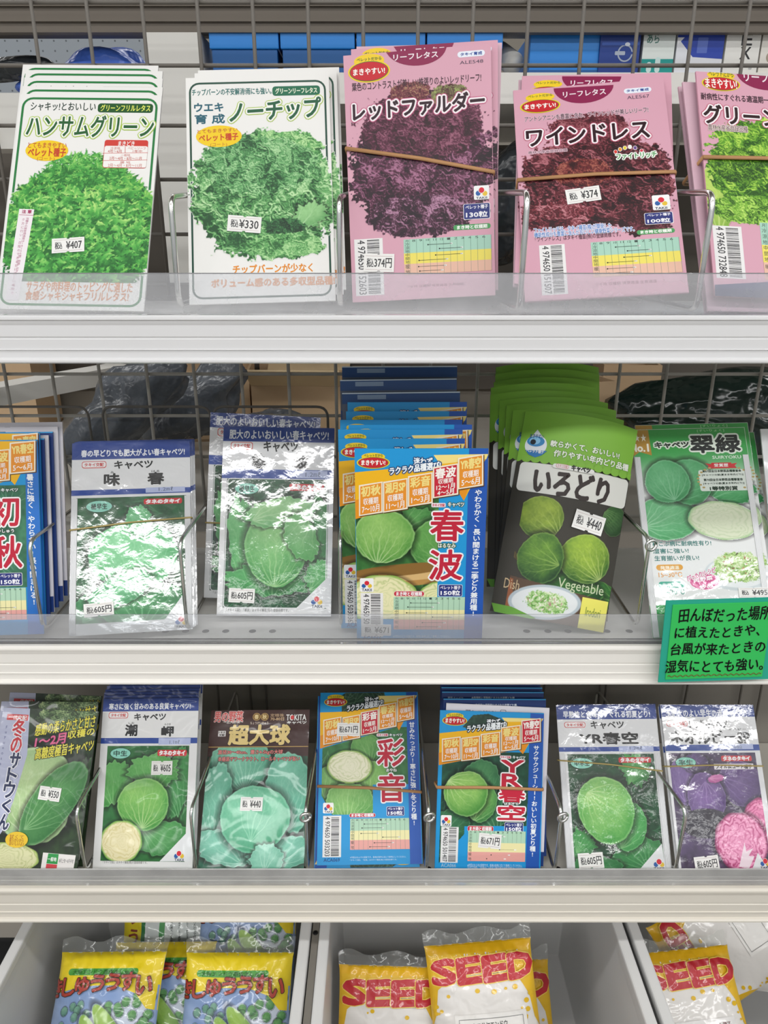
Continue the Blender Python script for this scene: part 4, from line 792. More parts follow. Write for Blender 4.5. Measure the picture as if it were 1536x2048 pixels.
DESIGNS['I']=dict(w=107.0,h=168.0,paper='#1f98d8',back='#1f98d8',kind='paper',shape='flat',t=1.6,sticker=(16.8,11.4,24.9,10.4,1,'税込 ¥671'),items=[
('A',0.3,21.2,68.2,134.0,0.42,'#2f6a34',(('noise','#2a5c2c','#4a8a44',9,11),('veins',10,'#8ab878',12),('leaf',51.0,106.5,18.6,12.4,0,'#2f6c34','#5c9c54','#a4cc90',40.8,100.1,5,1.2,0.2,100),('leaf',69.8,87.2,24.9,22.8,0,'#3a7a36','#74b05c','#c4e0a0',78.5,65.4,7,1.5,0.03,101),('ell',43.1,60.8,51.8,9.9,4,'#b98c4c'),('ell',43.0,63.1,47.7,7.5,4,'#d8b478'),('ell',36.8,65.3,45.6,5.4,6,'#8a6630'),('leaf',23.3,94.7,24.9,23.2,0,'#4f8f3c','#a4cf74','#e4f2c0',18.0,69.6,8,1.7,0.03,102),('half',70.6,40.8,18.6,14.5,0,'#7cae48','#e8e6b4','#b4c47c',103),('half',22.1,38.4,31.1,22.8,0,'#8ab452','#ece8ba','#bcc884',104)),((0.1,110.3),(85.2,132.7),(69.3,117.2),(70.9,20.3),(-1.0,20.1))),
('R',91.6,0.0,107.1,168.2,0,'#2458b2'),
('P',((-0.2,148.6),(68.6,155.4),(63.3,162.8),(107.2,163.6),(88.4,125.0),(83.2,133.6),(0.1,109.5)),'#f2b81c'),
('P',((-0.1,125.5),(84.9,146.4),(95.0,144.4),(88.4,125.0),(83.2,133.6),(0.1,109.5)),'#e8941c'),
('P',((63.3,162.8),(107.2,163.6),(105.6,159.5),(68.6,155.4)),'#f6e08a'),
('E',15.0,161.5,9.5,3.1,'#f2cf2a'),
('E',15.0,156.6,13.3,5.0,'#f2cf2a'),
('E',15.0,156.6,12.3,4.5,'#2f7a3a'),
('E',15.0,156.6,11.9,4.2,'#c8202c'),
('T','まきやすい!',5.4,154.6,24.5,158.7,'#fdfdf5',(),0.15,0),
('T','ペレットだから',7.6,161.2,22.5,163.6,'#2f6a35',(),0.05,0),
('T','迷わず',47.5,154.6,62.5,160.7,'#f2f6fa',((0.8,'#1c4a7a'),),0.2,0),
('T','ラクラク品種選び!',28.0,146.4,69.0,157.7,'#f2f6fa',((0.8,'#1c4a7a'),),0.25,0.13),
('P',((3.7,111.3),(23.1,114.4),(23.2,140.4),(4.0,137.4)),'#5a3a14'),
('P',((3.0,112.0),(22.4,115.1),(22.4,141.1),(3.2,138.0)),'#f4ead4'),
('P',((4.0,113.1),(21.3,116.2),(21.4,140.0),(4.3,136.9)),'#e8932c'),
('T','初秋',5.1,128.2,20.5,138.8,'#f6e08a',(),0.3,0.14450000000000002),
('T','収穫期',6.7,121.2,18.7,128.6,'#fbf4ee',(),0.08,0.14450000000000002),
('T','7〜10月',5.6,114.4,19.7,122.3,'#fbf4ee',(),0.1,0.14450000000000002),
('P',((23.4,114.2),(43.7,117.5),(43.5,143.4),(23.5,140.2)),'#5a3a14'),
('P',((22.6,114.9),(42.8,118.2),(42.7,144.0),(22.7,140.8)),'#f4ead4'),
('P',((23.7,116.1),(41.7,119.3),(41.6,142.9),(23.8,139.7)),'#e8932c'),
('T','湖月SP',24.7,131.0,40.7,141.7,'#f6e08a',(),0.3,0.14450000000000002),
('T','収穫期',26.5,124.1,38.9,131.6,'#fbf4ee',(),0.08,0.14450000000000002),
('T','11〜1月',25.4,117.4,40.0,125.3,'#fbf4ee',(),0.1,0.14450000000000002),
('P',((43.9,119.3),(64.0,122.6),(63.6,148.1),(43.7,145.0)),'#5a3a14'),
('P',((43.0,120.0),(63.2,123.2),(62.8,148.8),(42.9,145.6)),'#f4ead4'),
('P',((44.1,121.1),(62.1,124.4),(61.7,147.7),(44.0,144.5)),'#e8932c'),
('T','彩音',44.9,135.9,60.8,146.5,'#f6e08a',(),0.3,0.14450000000000002),
('T','収穫期',46.8,129.1,59.1,136.5,'#fbf4ee',(),0.08,0.14450000000000002),
('T','1〜3月',45.8,122.5,60.3,130.3,'#fbf4ee',(),0.1,0.14450000000000002),
('P',((64.1,126.5),(84.6,129.8),(84.0,155.5),(63.8,152.3)),'#5a3a14'),
('P',((63.3,127.2),(83.8,130.4),(83.2,156.2),(62.9,153.0)),'#f4ead4'),
('P',((64.4,128.3),(82.6,131.6),(82.1,155.0),(64.0,151.8)),'#c8263a'),
('T','春波',65.1,143.2,81.2,153.9,'#fbf4ee',(),0.3,0.14450000000000002),
('T','収穫期',67.4,138.8,79.2,144.7,'#fbf4ee',(),0.06,0.14450000000000002),
('T','12〜1月',66.0,133.7,80.8,140.2,'#fbf4ee',(),0.1,0.14450000000000002),
('T','4〜5月',66.8,129.3,80.1,135.5,'#fbf4ee',(),0.1,0.14450000000000002),
('P',((84.3,134.0),(104.6,137.3),(103.8,163.0),(83.7,159.9)),'#5a3a14'),
('P',((83.4,134.7),(103.8,138.0),(103.0,163.7),(82.8,160.5)),'#f4ead4'),
('P',((84.5,135.8),(102.6,139.1),(101.9,162.6),(84.0,159.4)),'#e8932c'),
('T','YR春空',85.1,150.7,101.0,161.4,'#f6e08a',(),0.3,0.14450000000000002),
('T','収穫期',87.1,143.9,99.5,151.3,'#fbf4ee',(),0.08,0.14450000000000002),
('T','5〜6月',86.2,137.2,100.8,145.1,'#fbf4ee',(),0.1,0.14450000000000002),
('T','春',61.9,91.1,88.6,117.2,'#c2223c',((1.3,'#f6f4f4'),),0.6,0),
('T','波',61.1,56.9,88.1,82.9,'#c2223c',((1.3,'#f6f4f4'),),0.6,0),
('T','はるなみ',68.2,85.0,82.6,88.8,'#f4f4f4',((0.6,'#3a6a3a'),),0.1,0),
('R',62.1,119.7,73.8,123.3,1,'#efe6ea'),
('T','タキイ交配',62.9,120.3,73.0,122.7,'#d0405a',(),0.1,0),
('T','キャベツ',75.7,119.9,88.7,123.9,'#eef4f6',((0.5,'#3a5a4a'),),0.12,0),
('V','やわらかく、長い間まける二季どり兼用種!',100.1,134.8,98.9,23.6,6.4,'#f2f6fa',(),0.15),
('R',3.1,45.8,14.6,57.9,1.2,'#f4f4f4'),
('E',6.3,51.1,1.8,1.8,'#2a5fa8'),
('E',11.4,51.1,1.8,1.8,'#e8c23a'),
('E',8.9,53.7,2.3,2.3,'#f4f4f4'),
('E',8.9,53.7,2.0,2.0,'#d8263a'),
('T','TAKII',4.7,46.4,12.9,48.7,'#2a3a5a',(),0.08,0),
('B',3.7,4.8,22.5,44.7,'4 974650 503036'),
('R',69.1,41.7,89.2,52.5,1.2,'#f2f2f2'),
('R',69.5,42.0,88.9,52.2,1.1,'#27327c'),
('T','ペレット種子',70.6,48.2,87.6,51.4,'#f4f4fa',(),0.08,0),
('T','150粒',71.1,43.0,87.3,47.3,'#f4f4fa',(),0.2,0),
('R',31.6,41.8,57.2,46.6,2,'#f2e6e8'),
('R',31.8,42.1,57.0,46.3,1.9,'#c8263a'),
('T','まき時と収穫期',33.6,42.5,55.2,45.9,'#f6eef0',(),0.15,0),
('C',31.4,11.7,91.6,41.3,1),
('T','ACA066',5.2,1.1,20.9,5.4,'#1a4a8a',(),0.1,0),
('T','※作型はおよその目安です。各地の条件に応じて参考にしてください。',31.0,4.0,79.7,6.5,'#cfe6f4',(),0,0),
('T','「タキイ交配」「春波」はタキイ種苗(株)の登録商標です。',31.0,1.2,77.6,3.7,'#cfe6f4',(),0,0),
])
DESIGNS['P']=dict(w=107.0,h=171.7,paper='#1f98d8',back='#d8a64a',kind='paper',shape='flat',t=1.6,sticker=(30.9,132.2,24.1,13.9,1,'税込671円'),items=[
('A',3.3,47.0,98.5,134.2,0.42,'#35703c',(('noise','#2a5c34','#4a8a50',9,13),('veins',12,'#94c088',14),('leaf',49.8,112.3,16.4,16.4,0,'#3a7838','#7cb464','#bcdc9c',55.3,97.3,6,1.4,0.03,110),('leaf',57.0,80.0,18.2,20.1,0,'#4f9040','#94c870','#d4eab0',53.3,63.1,6,1.5,0.04,111),('leaf',11.7,77.1,14.6,18.2,0,'#4a8a44','#8ac074','#c4e0a8',6.5,63.6,5,1.2,0.1,112),('leaf',33.5,58.3,25.5,20.1,-10,'#4f9444','#98cc78','#dcf0bc',30.1,36.8,8,1.4,0.05,113),('half',32.4,94.1,24.1,16.8,-4,'#86b04c','#f2f0d4','#c8d09a',114)),((0.9,112.3),(83.6,134.4),(98.5,134.2),(97.0,76.1),(57.0,75.8),(56.8,44.7),(46.1,36.6),(24.8,34.4),(15.8,45.2),(2.5,67.1))),
('A',23.6,149.6,80.5,171.4,0.42,'#20382c',(('noise','#1c3026','#3a5a44',7,15),('veins',10,'#7a9a80',16)),((29.1,172.2),(70.0,171.8),(72.7,162.0),(48.1,149.3),(4.8,151.6),(7.5,159.0))),
('R',94.3,-0.9,106.2,171.4,0,'#2458b2'),
('P',((0.1,150.5),(32.1,151.3),(67.0,157.3),(62.9,167.7),(106.3,167.9),(85.7,130.7),(82.1,137.6),(0.9,112.7)),'#f2b81c'),
('P',((0.6,126.2),(83.8,148.0),(95.2,148.9),(85.7,130.7),(82.1,137.6),(0.9,112.7)),'#e8941c'),
('P',((62.9,167.7),(106.3,167.9),(103.1,163.6),(66.1,160.2)),'#f6e08a'),
('E',16.8,166.5,9.1,3.1,'#f2cf2a'),
('E',16.9,161.5,12.6,4.9,'#f2cf2a'),
('E',16.9,161.5,11.7,4.4,'#2f7a3a'),
('E',16.9,161.5,11.3,4.1,'#c8202c'),
('T','まきやすい!',7.2,159.4,26.5,163.5,'#fdfdf5',(),0.15,0),
('T','ペレットだから',9.2,166.2,24.4,168.5,'#2f6a35',(),0.05,0),
('T','迷わず',48.6,159.3,63.7,166.6,'#f2f6fa',((0.8,'#14242a'),),0.2,0),
('T','ラクラク品種選び!',29.2,150.8,69.0,163.9,'#f2f6fa',((0.8,'#14242a'),),0.25,0.16),
('P',((5.0,115.8),(24.5,119.0),(24.2,145.2),(4.5,141.9)),'#5a3a14'),
('P',((4.2,116.4),(23.7,119.6),(23.4,145.9),(3.7,142.6)),'#f4ead4'),
('P',((5.3,117.4),(22.6,120.6),(22.3,144.8),(4.8,141.5)),'#e8932c'),
('T','初秋',5.8,132.5,21.5,143.6,'#f6e08a',(),0.3,0.17),
('T','収穫期',7.8,125.5,19.8,133.1,'#fbf4ee',(),0.08,0.17),
('T','7〜10月',6.8,118.8,20.9,126.7,'#fbf4ee',(),0.1,0.17),
('P',((25.3,119.5),(44.5,122.7),(44.5,147.4),(25.1,144.2)),'#5a3a14'),
('P',((24.5,120.1),(43.7,123.3),(43.7,148.0),(24.3,144.8)),'#f4ead4'),
('P',((25.6,121.1),(42.6,124.3),(42.6,147.0),(25.3,143.7)),'#e8932c'),
('T','湖月SP',26.3,135.3,41.7,145.8,'#f6e08a',(),0.3,0.17),
('T','収穫期',28.1,128.7,40.0,136.0,'#fbf4ee',(),0.08,0.17),
('T','11〜1月',27.1,122.4,41.1,130.0,'#fbf4ee',(),0.1,0.17),
('P',((45.1,125.0),(64.2,128.2),(64.4,152.7),(45.1,149.5)),'#5a3a14'),
('P',((44.4,125.6),(63.4,128.8),(63.7,153.3),(44.4,150.1)),'#f4ead4'),
('P',((45.4,126.6),(62.4,129.8),(62.6,152.3),(45.4,149.1)),'#c8263a'),
('T','彩音',46.3,140.7,61.7,151.1,'#fbf4ee',(),0.3,0.17),
('T','収穫期',48.0,134.2,59.9,141.4,'#fbf4ee',(),0.08,0.17),
('T','1〜3月',47.0,127.9,60.9,135.4,'#fbf4ee',(),0.1,0.17),
('P',((64.5,130.9),(83.9,134.1),(84.4,159.9),(64.8,156.7)),'#5a3a14'),
('P',((63.8,131.5),(83.1,134.7),(83.6,160.6),(64.0,157.3)),'#f4ead4'),
('P',((64.8,132.6),(82.1,135.8),(82.6,159.5),(65.1,156.2)),'#e8932c'),
('T','春波',65.9,147.4,81.6,158.3,'#f6e08a',(),0.3,0.17),
('T','収穫期',67.9,143.0,79.3,148.9,'#fbf4ee',(),0.06,0.17),
('T','12〜1月',66.5,137.9,80.7,144.4,'#fbf4ee',(),0.1,0.17),
('T','4〜5月',67.1,133.5,79.9,139.7,'#fbf4ee',(),0.1,0.17),
('P',((84.5,138.9),(103.4,142.1),(104.1,167.6),(85.0,164.4)),'#5a3a14'),
('P',((83.7,139.5),(102.6,142.7),(103.4,168.2),(84.3,165.0)),'#f4ead4'),
('P',((84.8,140.5),(101.6,143.7),(102.3,167.2),(85.3,163.9)),'#e8932c'),
('T','YR春空',86.0,155.2,101.4,165.9,'#f6e08a',(),0.3,0.17),
('T','収穫期',87.5,148.4,99.4,155.8,'#fbf4ee',(),0.08,0.17),
('T','5〜6月',86.4,141.8,100.3,149.6,'#fbf4ee',(),0.1,0.17),
('T','彩',62.1,94.1,90.8,121.7,'#c2223c',((1.3,'#f6f4f4'),),0.6,0),
('T','音',62.6,59.1,90.3,86.2,'#c2223c',((1.3,'#f6f4f4'),),0.6,0),
('T','あやね',71.3,88.5,82.4,91.8,'#f4f4f4',((0.6,'#3a6a3a'),),0.1,0),
('R',61.4,124.5,74.1,127.6,1,'#efe6ea'),
('T','タキイ交配',62.2,125.0,73.4,127.1,'#d0405a',(),0.1,0),
('T','キャベツ',75.2,124.4,89.0,127.4,'#eef4f6',((0.5,'#3a5a4a'),),0.12,0),
('V','甘みたっぷり!寒さに強い冬どり種!',99.8,139.6,99.4,35.2,6.2,'#f2f6fa',(),0.15),
('R',5.2,48.5,16.1,58.7,1.2,'#f4f4f4'),
('E',8.2,53.0,1.8,1.8,'#2a5fa8'),
('E',13.2,52.9,1.8,1.8,'#e8c23a'),
('E',10.6,55.1,2.4,2.4,'#f4f4f4'),
('E',10.6,55.1,2.0,2.0,'#d8263a'),
('T','TAKII',6.7,49.0,14.7,50.8,'#2a3a5a',(),0.08,0),
('B',5.5,7.2,24.3,46.1,'4 974650 503203'),
('R',71.1,45.2,89.5,54.3,1.2,'#f2f2f2'),
('R',71.5,45.5,89.2,54.0,1.1,'#27327c'),
('T','ペレット種子',72.6,50.8,88.0,53.4,'#f4f4fa',(),0.08,0),
('T','150粒',72.9,46.3,87.6,49.8,'#f4f4fa',(),0.2,0),
('R',32.5,44.2,59.7,48.2,2,'#f2e6e8'),
('R',32.8,44.4,59.4,47.9,1.9,'#c8263a'),
('T','まき時と収穫期',34.7,44.8,57.5,47.6,'#f6eef0',(),0.15,0),
('C',33.4,13.8,94.3,43.1,1),
('T','ACA069',6.8,3.1,23.0,6.3,'#1a4a8a',(),0.1,0),
('T','※作型はおよその目安です。各地の条件に応じて参考にしてください。',33.5,5.9,90.2,7.7,'#d6eaf6',(),0,0),
('T','「タキイ交配」「彩音」はタキイ種苗(株)の登録商標です。',33.5,3.4,81.0,5.0,'#d6eaf6',(),0,0),
])
DESIGNS['Q']=dict(w=107.0,h=157.0,paper='#1f98d8',back='#1f98d8',kind='paper',shape='flat',t=1.6,sticker=(54.7,30.1,22.9,14.3,4,'税込671円'),items=[
('A',3.9,7.7,95.1,117.2,0.42,'#1d4434',(('noise','#183c2e','#2c6048',9,17),('veins',18,'#6c9c80',18),('leaf',47.1,61.8,20.9,27.8,20,'#235a3c','#4a8c5c','#94c494',61.9,36.9,6,1.3,0.1,120),('leaf',14.4,44.4,20.9,15.6,0,'#1f5438','#3f7c52','#84b48c',6.0,35.9,5,1.2,0.1,121),('leaf',44.5,88.8,19.1,20.9,10,'#2a6440','#528f5c','#9cc898',39.8,68.4,5,1.2,0.08,124),('leaf',45.2,66.8,15.6,19.1,-15,'#3c7c40','#7cb45c','#c8e4a0',37.0,48.2,5,1.2,0.04,122),('leaf',29.1,75.8,22.6,22.2,15,'#4a8c3c','#a0cc6c','#e4f2b8',11.1,88.0,7,1.7,0.03,123)),((0.5,102.7),(80.7,120.0),(94.2,117.2),(91.6,45.0),(28.4,43.9),(28.6,36.3),(3.9,7.7))),
('A',21.7,137.6,69.9,155.7,0.42,'#243c34',(('noise','#20342c','#3c5a4a',7,19),),((23.4,141.0),(33.6,153.0),(49.5,154.8),(61.2,150.7),(71.1,144.9),(34.1,138.2))),
('R',92.4,1.5,93.9,148.1,0,'#2458b2'),
('P',((93.0,156.7),(107.5,156.1),(105.4,1.5),(92.0,1.3)),'#2458b2'),
('P',((-0.7,134.2),(32.3,138.4),(69.3,145.4),(63.5,151.4),(106.4,151.6),(86.2,115.8),(81.1,120.3),(0.5,102.8)),'#f2b81c'),
('P',((0.0,114.9),(82.1,134.0),(94.7,132.7),(86.2,115.8),(81.1,120.3),(0.5,102.8)),'#e8941c'),
('P',((63.5,151.4),(106.4,151.6),(104.1,148.4),(66.6,147.4)),'#f6e08a'),
('E',15.1,151.9,9.1,3.0,'#f2cf2a'),
('E',15.2,147.1,12.7,4.9,'#f2cf2a'),
('E',15.2,147.1,11.8,4.4,'#2f7a3a'),
('E',15.2,147.1,11.4,4.1,'#c8202c'),
('T','まきやすい!',5.8,144.9,24.7,149.4,'#fdfdf5',(),0.15,0),
('T','ペレットだから',7.6,151.3,22.5,154.2,'#2f6a35',(),0.05,0),
('T','迷わず',48.0,144.8,61.7,150.3,'#f2f6fa',((0.8,'#14242a'),),0.2,0.08),
('T','ラクラク品種選び!',28.0,135.7,68.2,147.8,'#f2f6fa',((0.8,'#14242a'),),0.25,0.13),
('P',((4.3,105.6),(23.3,108.2),(22.6,131.0),(3.5,128.3)),'#5a3a14'),
('P',((3.5,106.1),(22.5,108.8),(21.8,131.6),(2.7,128.9)),'#f4ead4'),
('P',((4.5,107.2),(21.4,109.8),(20.7,130.5),(3.8,127.9)),'#e8932c'),
('T','初秋',4.9,120.2,19.9,129.5,'#f6e08a',(),0.3,0.1105),
('T','収穫期',6.9,114.1,18.5,120.6,'#fbf4ee',(),0.08,0.1105),
('T','7〜10月',6.0,108.3,19.7,115.0,'#fbf4ee',(),0.1,0.1105),
('P',((23.9,106.7),(43.0,109.4),(42.3,132.4),(23.1,129.7)),'#5a3a14'),
('P',((23.1,107.3),(42.2,109.9),(41.5,133.0),(22.3,130.2)),'#f4ead4'),
('P',((24.1,108.3),(41.1,110.9),(40.5,131.9),(23.4,129.3)),'#e8932c'),
('T','湖月SP',24.6,121.5,39.6,130.9,'#f6e08a',(),0.3,0.1105),
('T','収穫期',26.5,115.4,38.2,121.8,'#fbf4ee',(),0.08,0.1105),
('T','11〜1月',25.7,109.5,39.4,116.2,'#fbf4ee',(),0.1,0.1105),
('P',((43.7,111.1),(63.6,113.8),(63.0,136.9),(43.0,134.1)),'#5a3a14'),
('P',((42.8,111.6),(62.8,114.4),(62.1,137.5),(42.1,134.7)),'#f4ead4'),
('P',((43.9,112.7),(61.7,115.4),(61.1,136.4),(43.2,133.6)),'#e8932c'),
('T','彩音',44.4,125.9,60.2,135.3,'#f6e08a',(),0.3,0.1105),
('T','収穫期',46.4,119.8,58.6,126.3,'#fbf4ee',(),0.08,0.1105),
('T','1〜3月',45.5,113.9,59.9,120.7,'#fbf4ee',(),0.1,0.1105),
('P',((64.2,117.2),(84.5,120.0),(83.8,144.2),(63.5,141.3)),'#5a3a14'),
('P',((63.4,117.8),(83.6,120.6),(83.0,144.8),(62.7,141.9)),'#f4ead4'),
('P',((64.4,118.9),(82.5,121.6),(81.9,143.7),(63.8,140.8)),'#e8932c'),
('T','春波',65.0,132.7,81.0,142.5,'#f6e08a',(),0.3,0.1105),
('T','収穫期',67.3,128.5,79.0,133.9,'#fbf4ee',(),0.06,0.1105),
('T','12〜1月',65.9,123.9,80.6,129.7,'#fbf4ee',(),0.1,0.1105),
('T','4〜5月',66.8,119.7,80.0,125.3,'#fbf4ee',(),0.1,0.1105),
('P',((85.0,125.4),(104.9,128.2),(104.3,151.6),(84.3,148.8)),'#5a3a14'),
('P',((84.1,126.0),(104.1,128.8),(103.5,152.2),(83.5,149.4)),'#f4ead4'),
('P',((85.2,127.1),(103.0,129.8),(102.4,151.1),(84.6,148.3)),'#c8263a'),
('T','YR春空',85.7,140.5,101.6,150.1,'#fbf4ee',(),0.3,0.1105),
('T','収穫期',87.7,134.3,99.9,140.9,'#fbf4ee',(),0.08,0.1105),
('T','5〜6月',86.8,128.3,101.2,135.2,'#fbf4ee',(),0.1,0.1105),
('T','Y',64.0,96.4,87.2,109.3,'#c2223c',((1.3,'#f6f4f4'),),0.6,0),
('T','R',65.3,82.8,85.3,95.8,'#c2223c',((1.3,'#f6f4f4'),),0.6,0),
('T','春',62.7,68.2,88.9,82.0,'#c2223c',((1.3,'#f6f4f4'),),0.6,0),
('T','空',62.1,51.4,89.0,65.0,'#c2223c',((1.3,'#f6f4f4'),),0.6,0),
('T','はるそら',68.1,65.8,82.5,68.1,'#f4f4f4',((0.6,'#2a4a3a'),),0.1,0),
('R',62.3,111.0,74.1,114.0,1,'#efe6ea'),
('T','タキイ交配',63.0,111.5,73.4,113.4,'#d0405a',(),0.1,0),
('T','キャベツ',75.6,110.9,88.4,114.0,'#eef4f6',((0.5,'#3a5a4a'),),0.12,0),
('V','サクサクジューシー!おいしい初夏どり種!',99.9,124.9,98.4,14.9,6.3,'#f2f6fa',(),0.15),
('R',4.5,43.3,15.3,54.2,1.2,'#f4f4f4'),
('E',7.4,48.0,1.8,1.8,'#2a5fa8'),
('E',12.4,48.1,1.8,1.8,'#e8c23a'),
('E',9.8,50.3,2.3,2.3,'#f4f4f4'),
('E',9.8,50.3,2.0,2.0,'#d8263a'),
('T','TAKII',6.1,43.8,14.0,46.0,'#2a3a5a',(),0.08,0),
('B',5.3,8.4,22.8,42.9,'4 974650 501407'),
('R',69.2,38.7,88.5,48.5,1.2,'#f2f2f2'),
('R',69.6,39.0,88.1,48.2,1.1,'#27327c'),
('T','ペレット種子',70.6,44.4,87.0,47.5,'#f4f4fa',(),0.08,0),
('T','150粒',71.1,39.9,86.7,43.9,'#f4f4fa',(),0.2,0),
('R',31.7,38.7,58.1,44.4,2,'#f2e6e8'),
('R',31.9,39.0,57.9,44.1,1.9,'#c8263a'),
('T','まき時と収穫期',33.8,39.5,56.0,43.6,'#f6eef0',(),0.15,0),
('C',32.6,10.4,91.0,39.8,1),
('T','ACA066',6.3,4.1,21.2,7.6,'#9ac0d8',(),0.1,0),
('T','※作型はおよその目安です。各地の条件に応じて参考にしてください。',32.8,4.4,88.2,7.9,'#d6eaf6',(),0,0),
('T','「タキイ交配」「YR春空」はタキイ種苗(株)の登録商標です。',32.9,1.8,81.2,4.8,'#d6eaf6',(),0,0),
])
DESIGNS['F']=dict(w=104.0,h=169.5,paper='#1f98d8',back='#1f98d8',kind='paper',shape='flat',t=1.6,items=[
('A',0.3,41.4,93.4,130.4,0.42,'#2f6a4a',(('noise','#2a5a44','#4a8a68',9,21),('veins',10,'#8ab898',22),('leaf',31.7,84.0,32.5,30.3,0,'#4f8f3c','#a4cf74','#e4f2c0',30.8,57.9,8,1.7,0.03,130)),None),
('P',((93.7,168.7),(104.7,168.5),(107.1,-2.2),(90.5,-1.6)),'#2b72c6'),
('P',((0.3,138.6),(59.3,148.3),(60.0,168.8),(104.2,168.1),(83.9,130.5),(79.9,135.0),(-0.6,112.8)),'#f2b81c'),
('P',((61.1,132.5),(80.7,133.9),(81.6,161.2),(62.1,159.7)),'#5a3a14'),
('P',((60.4,133.1),(79.9,134.6),(80.8,161.8),(61.3,160.3)),'#f4ead4'),
('P',((61.5,134.2),(78.9,135.7),(79.7,160.7),(62.3,159.2)),'#e8932c'),
('T','春波',62.9,149.8,78.8,159.6,'#f6e08a',(),0.3,0.085),
('T','収穫期',64.9,144.9,76.3,150.0,'#fbf4ee',(),0.06,0.085),
('T','12〜1月',63.3,139.7,77.6,145.0,'#fbf4ee',(),0.1,0.085),
('T','4〜5月',63.8,135.0,76.7,140.1,'#fbf4ee',(),0.1,0.085),
('P',((80.8,139.3),(102.7,140.9),(103.6,168.2),(81.7,166.5)),'#5a3a14'),
('P',((79.9,140.0),(101.8,141.6),(102.7,168.9),(80.8,167.2)),'#f4ead4'),
('P',((81.1,141.2),(100.7,142.9),(101.5,167.7),(82.0,166.0)),'#e8932c'),
('T','YR春空',82.6,156.7,100.5,166.6,'#f6e08a',(),0.3,0.085),
('T','収穫期',84.4,149.3,98.1,156.0,'#fbf4ee',(),0.08,0.085),
('T','5〜6月',83.0,142.4,99.1,149.3,'#fbf4ee',(),0.1,0.085),
('T','初',63.7,95.2,86.6,120.7,'#c2223c',((1.3,'#f6f4f4'),),0.6,0),
('T','秋',63.3,58.9,87.5,86.1,'#c2223c',((1.3,'#f6f4f4'),),0.6,0),
('T','はつしゅう',63.5,89.3,81.8,92.4,'#f4f4f4',((0.6,'#2a4a3a'),),0.1,0),
('T','キャベツ',72.1,124.7,86.4,127.9,'#eef4f6',((0.5,'#3a5a4a'),),0.12,0),
('V','暑さに強く、やわらかい!長い間まける!',97.0,140.1,96.7,25.2,6.5,'#f2f6fa',(),0.15),
('R',67.4,43.0,87.5,54.3,1.2,'#f2f2f2'),
('R',67.8,43.4,87.1,54.0,1.1,'#27327c'),
('T','ペレット種子',69.2,50.1,85.9,53.2,'#f4f4fa',(),0.08,0),
('T','150粒',69.4,44.4,85.3,48.7,'#f4f4fa',(),0.2,0),
('C',33.4,13.2,90.2,41.1,1),
])
